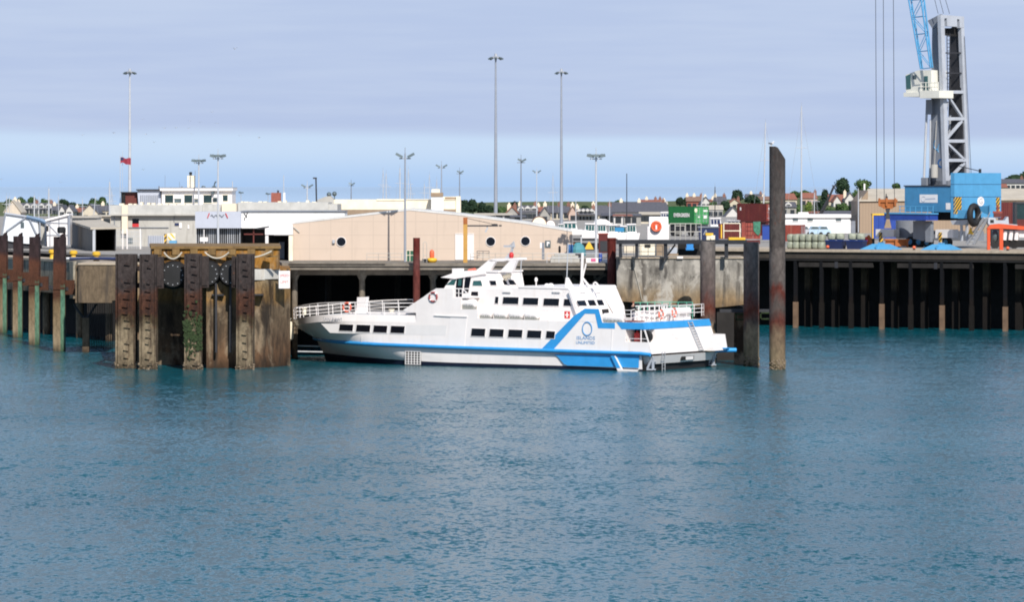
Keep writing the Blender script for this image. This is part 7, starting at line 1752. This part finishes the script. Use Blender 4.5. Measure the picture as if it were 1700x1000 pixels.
for (a, b_, c, d, Y, lb, fl) in ((934,966,369,390,470,'white motor boat with pale green windows at the end of the terminal roof',False),(965,989,371,396,455,'white fishing boat with dark green windows left of the deck light mast',True),
        (991,1012,372,396,450,'white fishing boat with teal windows just right of the deck light mast',False),(1010,1030,373,396,460,'boat with dark teal windows next to a blue hull',False),
        (1024,1046,375,398,470,'boat with a blue band below the small orange roofed hut',True),(1040,1062,372,398,440,'white work boat with a green glazed wheelhouse left of the lifebuoy cabinet',False),
        (926,944,372,386,520,'dim green windowed boat half behind the terminal roof end',False)):
    cabin_boat(a, b_, c, d, Y, lb, M_glassg, flip=fl)
for (a, b_, c, d, Y, lb, fl) in ((1178,1204,362,384,560,'white cabin cruiser right of the green container',False),(1198,1230,366,386,545,'white cruiser with a dark blue window band below the white gables',True),(1096,1116,352,376,640,'white boat with a blue window band left of the green container',False)):
    cabin_boat(a, b_, c, d, Y, lb, M_navy, flip=fl)
t, fr = at('blue_tank', 'bright blue oblong tank between the boats and the grey sheet hall', 'tank', 1029, 430, wz(386,430))
b = MB(); fb(fr, b, 1021, 378, 1036, 385, 0, 1.2); b.build('body', paint('tank_blue', (.03,.22,.42), .5), t); b = MB(); fb(fr, b, 1022, 376.8, 1035, 378, .1, 1.1); b.build('lid', M_navy, t)
t, fr = at('white_cover', 'white domed boat cover behind the deck light mast', 'cover', 998, 500, wz(372,500))
b = MB(); fpoly(fr, b, [(985,372),(988,366.5),(996,364),(1006,364.5),(1012,368),(1014,372)], 0, 2.5); b.build('cover', M_whiter, t); b = MB(); fb(fr, b, 984, 371.5, 1015, 374, -.05, 2.5); b.build('hem', M_greyband, t)

# ------------------------------------------------------------------ yacht masts
def yacht(px, pyt, pyb, Y, label, w_=.09, m=None, stays=True, lean=0.0):
    zb = wz(pyb, Y); h = wz(pyt, Y)-zb; m = m or M_mastl
    t = thing('yacht_mast', label, 'mast', (wx(px,Y), Y, zb), 0, 'yacht masts beyond the quays')
    dx = lean*Y/F
    MB().cyl((-dx,0,0),(dx*0,0,h),w_,w_*.7,8).build('mast', m, t, True)
    if stays:
        b = MB().cyl((-.9,0,h*.62),(.9,0,h*.62),.04,.04,5); b.build('spreader', m, t)
        b = MB().cyl((0,0,h*.98),(h*.16,0,0),.018,.018,4).cyl((0,0,h*.98),(-h*.14,0,0),.018,.018,4).cyl((0,0,h),(-.0,0,h+.6),.02,.02,4); b.build('rigging', M_steel, t)
    return t
YM_ = [
 (11,325,362,800,'mast','thin pale yacht mast at the very left edge'),(15.5,326,362,810,'','second thin yacht mast from the left edge'),(57,325,364,780,'','thick pale yacht mast before the left tree clump'),
 (64.5,327,362,800,'','pale yacht mast close right of the thick pale one'),(81,313,362,760,'','tall pale yacht mast with stays at the left'),(97,325,362,820,'','thin yacht mast left of the narrow white gables'),
 (137,331,362,820,'','thin yacht mast above the small red roof at the left'),(158.5,327,362,800,'','leaning pale yacht mast in front of the left green trees'),(182,302,362,720,'','tall white yacht mast beside the port building corner'),
 (185.5,318,362,760,'','dark topped yacht mast touching the port building corner'),(471,291,340,640,'','hair thin mast on the flat roof right of the small brown box'),
 (636,283,346,760,'','left mast of the close pair behind the cream hall'),(641,288,346,740,'','dark right mast of the close pair behind the cream hall'),(664,279,346,780,'','bright white single yacht mast behind the terminal gable'),
 (678,281,346,800,'','yacht mast directly right of the front light mast'),(681.5,307,346,790,'','short dark mast with sloping stays right of the front light mast'),(704.5,305,346,820,'','short thin yacht mast left of the white stack'),
 (713,290,346,800,'','pale yacht mast just left of the white stack'),(725,298,346,830,'','faint short mast right above the white stack'),(918,292,365,760,'','thin double yacht mast left of the second tall light mast'),
 (956,332,372,700,'','thin white pole among the centre houses'),(1040.5,288,372,620,'dark','dark pole rising beside the small orange roofed hut'),(1166,322,374,640,'','slender white mast behind the green container'),
 (1187,310,372,660,'dark','dark thin mast right of the green container'),(1271,203,370,700,'','tall tapering yacht mast just left of the tall pile'),(1330.5,176,358,680,'','tallest slender yacht mast, right of the tall pile'),
 (1352,320,358,700,'','short white mast among trees above the white building'),(1425,313,386,560,'','thin grey pole left of the brown warehouse'),(386,301,340,560,'','white aerial pole at the right end of the control room'),
 (1012,332,372,720,'','faint thin mast by the steep slate roof')]
for k, (px, a, c, Y, m, lb) in enumerate(YM_):
    big = px in (1271, 1330.5)
    yacht(px, a, c, Y, lb, .13 if big else .15 if px in (57, 81, 182, 664) else .08, M_dark if m == 'dark' else M_mastl, px not in (471, 956, 1425, 386, 1012, 1040.5), {1271: 4, 158.5: 3, 1166: 3}.get(px, 0))
t, fr = at('loader_crane', 'dark folded crane arm leaning up above the long white building', 'crane arm', 1365, 700, wz(356,700))
b = MB(); lines(fr, b, [((1362,356),(1374,334))], .32); b.build('lower_arm', M_dark, t); b = MB(); lines(fr, b, [((1373,336),(1384.5,309))], .2); b.build('upper_arm', M_dark, t)
b = MB(); lines(fr, b, [((1381,308),(1389,309)),((1384.5,309),(1387,315))], .1); b.build('tip', M_dark, t); b = MB(); lines(fr, b, [((1366,350),(1378,324))], .08, -.3); b.build('ram', M_dark, t)
for (px, py, Y, lb) in ((400,320,640,'small twin head lamp on the flat roof left of the brown box'),(445,322,640,'small grey lamp bracket left of the brown roof box')):
    t, fr = at('roof_lamp', lb, 'lamp', px, Y, wz(338,Y)); b = MB(); lines(fr, b, [((px,338),(px,py))], .05); b.build('pole', M_steel, t); b = MB(); fb(fr, b, px-4, py-2, px-.6, py+1, -.2, .2); fb(fr, b, px-.6, py-1, px+4, py+1, -.2, .2); b.build('head', M_lamp, t)

# ------------------------------------------------------------------ trees
def tree(px0, px1, pyt, pyb, Y, mat, label, name='tree', dense=1.0, lobes=7, group='trees on the far shore', cat='tree'):
    rr = random.Random(int(px0*7+pyt)); zb = wz(pyb, Y); h = wz(pyt, Y)-zb; w_ = (px1-px0)*Y/F/2
    t = thing(name, label, cat, (wx((px0+px1)/2,Y), Y, zb), 0, group)
    MB().cyl((0,0,-1.5),(0,0,h*.5),max(.15,w_*.10),max(.08,w_*.05),8).cyl((0,0,h*.25),(w_*.4,0,h*.6),.12,.05,6).cyl((0,0,h*.25),(-w_*.4,.2,h*.6),.12,.05,6).build('trunk', M_bark, t, True)
    L2 = []
    for k in range(lobes):
        a = rr.uniform(0, 6.28); q = rr.uniform(.0, .62); zz = rr.uniform(.30, .80)
        L2.append((w_*q*math.cos(a), w_*.8*q*math.sin(a), h*zz, w_*rr.uniform(.36,.56), h*rr.uniform(.17,.27)))
    L2.append((0, 0, h*.74, w_*.5, h*.24)); L2.append((0, 0, h*.5, w_*.75, h*.30))
    b = MB(); s0 = max(.22, min(.6, w_*.085))
    n = int(130*dense)
    for (cx_, cy, cz, rw, rh) in L2:
        b.ball((cx_, cy, cz), rw*.72, rw*.72, rh*.72, 9, 6)
        for k in range(n):
            u = rr.uniform(-1, 1); a = rr.uniform(0, 6.28); q = math.sqrt(1-u*u); rad = rr.uniform(.72, 1.10)
            p = Vector((cx_+rw*rad*q*math.cos(a), cy+rw*rad*q*math.sin(a), cz+rh*rad*u))
            nv = Vector((q*math.cos(a)+rr.uniform(-.6,.6), q*math.sin(a)+rr.uniform(-.6,.6), u+rr.uniform(-.6,.6))).normalized()
            e1 = nv.cross(Vector((rr.uniform(-1,1),rr.uniform(-1,1),rr.uniform(-1,1)))).normalized(); e2 = nv.cross(e1); s_ = s0*rr.uniform(.6,1.5)
            b.add([p-e1*s_-e2*s_*.6, p+e1*s_-e2*s_*.5, p+e1*s_*.5+e2*s_, p-e1*s_*.7+e2*s_*.8], [(0,1,2,3)])
    me = bpy.data.meshes.new('crown'); me.from_pydata(b.v, [], b.f); me.materials.append(mat); o = bpy.data.objects.new('crown', me); col.objects.link(o); o.parent = t
    return t
TS = [
 (2,28,331,352,1250,'m','low green tree at the far left edge of the skyline'),(20,48,327,352,1260,'m','rounded green tree behind the long white terrace, left part'),(40,66,326,352,1270,'m','highest green tree of the left skyline behind the thick mast'),
 (62,84,330,352,1260,'m','green tree between two yacht masts on the left skyline'),(92,116,330,352,1250,'d','dark tree behind the narrow white gables'),(108,134,335,354,1240,'d','low dark tree above the small red roof at the left'),
 (128,150,338,356,1230,'d','lowest dark tree left of the broad cream gable'),(143,165,329,352,1240,'m','green tree above the broad cream gable'),(158,182,326.5,352,1250,'m','round green tree at the corner of the port building'),
 (762,782,331,358,1000,'d','dark tree touching the right end of the cream hall'),(774,796,330.5,358,1010,'d','dark tree in the middle of the central clump'),(790,808,336,358,1005,'d','dark tree sloping down at the right of the central clump'),
 (803,822,341,358,1000,'d','lowest dark tree next to the tallest light mast'),(843,864,335.5,350,1080,'d','dark tree behind the grey gable with the red roof'),(822,846,344,360,960,'m','low green bushes right of the tallest light mast'),
 (943,952,341,356,1050,'d','small dark tree between cream terrace and brown gable'),(966,980,342,352,1100,'d','tiny dark tree above the four dormers'),(1013,1042,332.5,345,1180,'m','green tree behind the left end of the large slate roof'),
 (1120,1138,327,345,1150,'d','round dark tree left of the brown roofed house'),(1134,1148,327,346,1170,'m','olive tree touching the brown roofed house'),(1194,1216,334,352,1020,'d','dark rounded bush among white gables left of the containers'),
 (1212,1238,314.5,338,1150,'d','dark domed tree on the hill above the maroon containers'),(1234,1264,323,342,1160,'d','broad dark tree right of the domed tree above the containers'),(1176,1190,335,348,1100,'m','small green tree between the white mast and chimneys'),
 (1308,1332,317,332,1260,'m','distant green tree behind the red hipped roof'),(1322,1348,316,332,1240,'m','green tree behind the tallest yacht mast'),(1358,1382,315.5,352,1140,'d','dark rounded tree behind the crane arm'),
 (1383,1417,295.5,338,1180,'d','largest dark domed tree on the right skyline'),(1414,1450,297.5,340,1200,'m','tall loose green tree left of the warehouse roof'),(1334,1352,334,360,1060,'y','yellow green bush above the long white building'),
 (1348,1372,334,360,1050,'d','dark bush in the middle above the long white building'),(1312,1336,340,362,1040,'m','green bush right of the tall pile'),(1388,1412,337,358,1060,'m','green bush below the white narrow house'),(1408,1426,338,358,1040,'d','dark bush beside the warehouse gable'),
 (1480,1498,305,322,1200,'m','small tree top just above the warehouse ridge'),(1366,1392,345,360,1030,'m','low green hedge tree below the red tiled bungalow')]
for (a, b_, c, d, Y, k, lb) in TS: tree(a, b_, c, d, Y, {'d': M_leafd, 'm': M_leafm, 'y': M_leafy}[k], lb)
# wooded hill behind the crane
hb = MB(); rr = random.Random(12)
pts = []
for i in range(25):
    px = 1640+5*i; top = 312-25*min(1, max(0, (px-1640)/75))**.7+1.5*math.sin(i*1.3); pts.append((px, top))
Yh = 1350
for (px, top) in pts:
    for k in range(110):
        py = top+abs(rr.gauss(0, 1))*9 if k > 30 else top+rr.uniform(-.8,2); y_ = Yh+rr.uniform(-20,20)
        p = W(px+rr.uniform(-3,3), py, y_); s_ = rr.uniform(.5,1.1); nv = Vector((rr.uniform(-1,1),-1,rr.uniform(-.5,1))).normalized(); e1 = nv.cross(Vector((0,0,1))).normalized(); e2 = nv.cross(e1)
        hb.add([p-e1*s_-e2*s_*.6, p+e1*s_-e2*s_*.5, p+e1*s_*.5+e2*s_, p-e1*s_*.7+e2*s_*.8], [(0,1,2,3)])
vs = [W(px, top+3, Yh+10) for px, top in pts]+[W(px, 345, Yh-30) for px, top in pts]; n = len(pts)
hb.add(vs, [(i, n+i, n+i+1, i+1) for i in range(n-1)])
me = bpy.data.meshes.new('wooded_hill'); me.from_pydata(hb.v, [], hb.f); me.materials.append(M_leafd); o = bpy.data.objects.new('wooded_hill', me); col.objects.link(o)
tag(o, 'far wooded hill at the right edge behind the crane', 'wood', None, 'stuff')

# ------------------------------------------------------------------ gulls
def gull(px, py, Y, k, label):
    p = W(px, py, Y); rr = random.Random(k); f_ = rr.uniform(.1,.5)
    t = thing('gull', label, 'bird', p, rr.uniform(-.8,.8), 'gulls in the air')
    b = MB().ball((0,0,0), .11, .30, .10, 10, 7); b.ball((0,-.30,.05), .07, .09, .07, 8, 5).cyl((0,-.38,.04),(0,-.46,.03),.02,.008,6); b.hexa([(-.05,.22,-.01),(.05,.22,-.01),(.09,.48,-.01),(-.09,.48,-.01),(-.05,.22,.03),(.05,.22,.03),(.09,.48,.01),(-.09,.48,.01)])
    b.build('body', M_whiter, t, True)
    for s_ in (-1, 1):
        w_ = MB(); P = [(s_*.06,-.12,.04),(s_*.06,.10,.04),(s_*.42,.06,.04+f_*.7),(s_*.42,-.14,.04+f_*.7),(s_*.82,.10,.04+f_*.5),(s_*.82,.02,.04+f_*.5)]
        w_.add(P+[(x,y,z-.025) for x,y,z in P], [(0,3,2,1),(3,5,4,2),(6,7,8,9),(9,8,10,11),(0,1,7,6),(1,2,8,7),(2,4,10,8),(4,5,11,10),(5,3,9,11),(3,0,6,9)]); w_.build('wing', M_cgreyd, t)
GU_ = [(390,81,'highest gull, alone high above the left masts'),(137,224,'gull far left of the tall left mast'),(189,221,'gull just left of the tall left mast'),(237,198,'upper gull just right of the tall left mast'),
 (242,223,'middle gull just right of the tall left mast'),(256,236,'lowest gull just right of the tall left mast'),(238,282,'gull low above the control room annex'),(273,213,'left bird of the close pair of gulls'),(292,212,'right bird of the close pair of gulls'),
 (315,201,'upper gull of the loose cluster above the control room'),(313,213,'middle gull of the loose cluster above the control room'),(318,222,'lower gull of the loose cluster above the control room'),(332,203,'gull right of the loose cluster'),(360,205,'gull above the white four lamp mast'),
 (398,225,'left gull of the wide pair right of the white four lamp mast'),(430,229,'right gull of the wide pair right of the white four lamp mast'),(101,303,'low gull near the left masts'),(2,298,'gull at the left edge of the photo'),(352,186,'small high gull over the loose cluster')]
for k, (px, py, lb) in enumerate(GU_): gull(px, py, 1500 if k else 1100, k, lb)
p = W(1287, 239.5, 367.5); t = thing('gull', 'gull perched on the slanted top of the tallest pile', 'bird', (p.x-.35, p.y, wz(243,367.5)+.02), 1.2, 'gulls in the air'); t['group'] = 'perched gull'
b = MB().ball((0,0,.24), .09, .22, .10, 10, 7).ball((0,-.2,.36), .065, .075, .065, 8, 5).cyl((0,-.27,.36),(0,-.34,.35),.018,.008,6); b.build('body', M_whiter, t, True)
for s_ in (-1, 1): MB().cyl((s_*.04,0,0),(s_*.04,0,.16),.01,.01,5).build('leg', M_yellow, t); MB().ball((s_*.085,.06,.26), .03, .22, .07, 8, 5).build('wing', M_cgreyd, t, True)
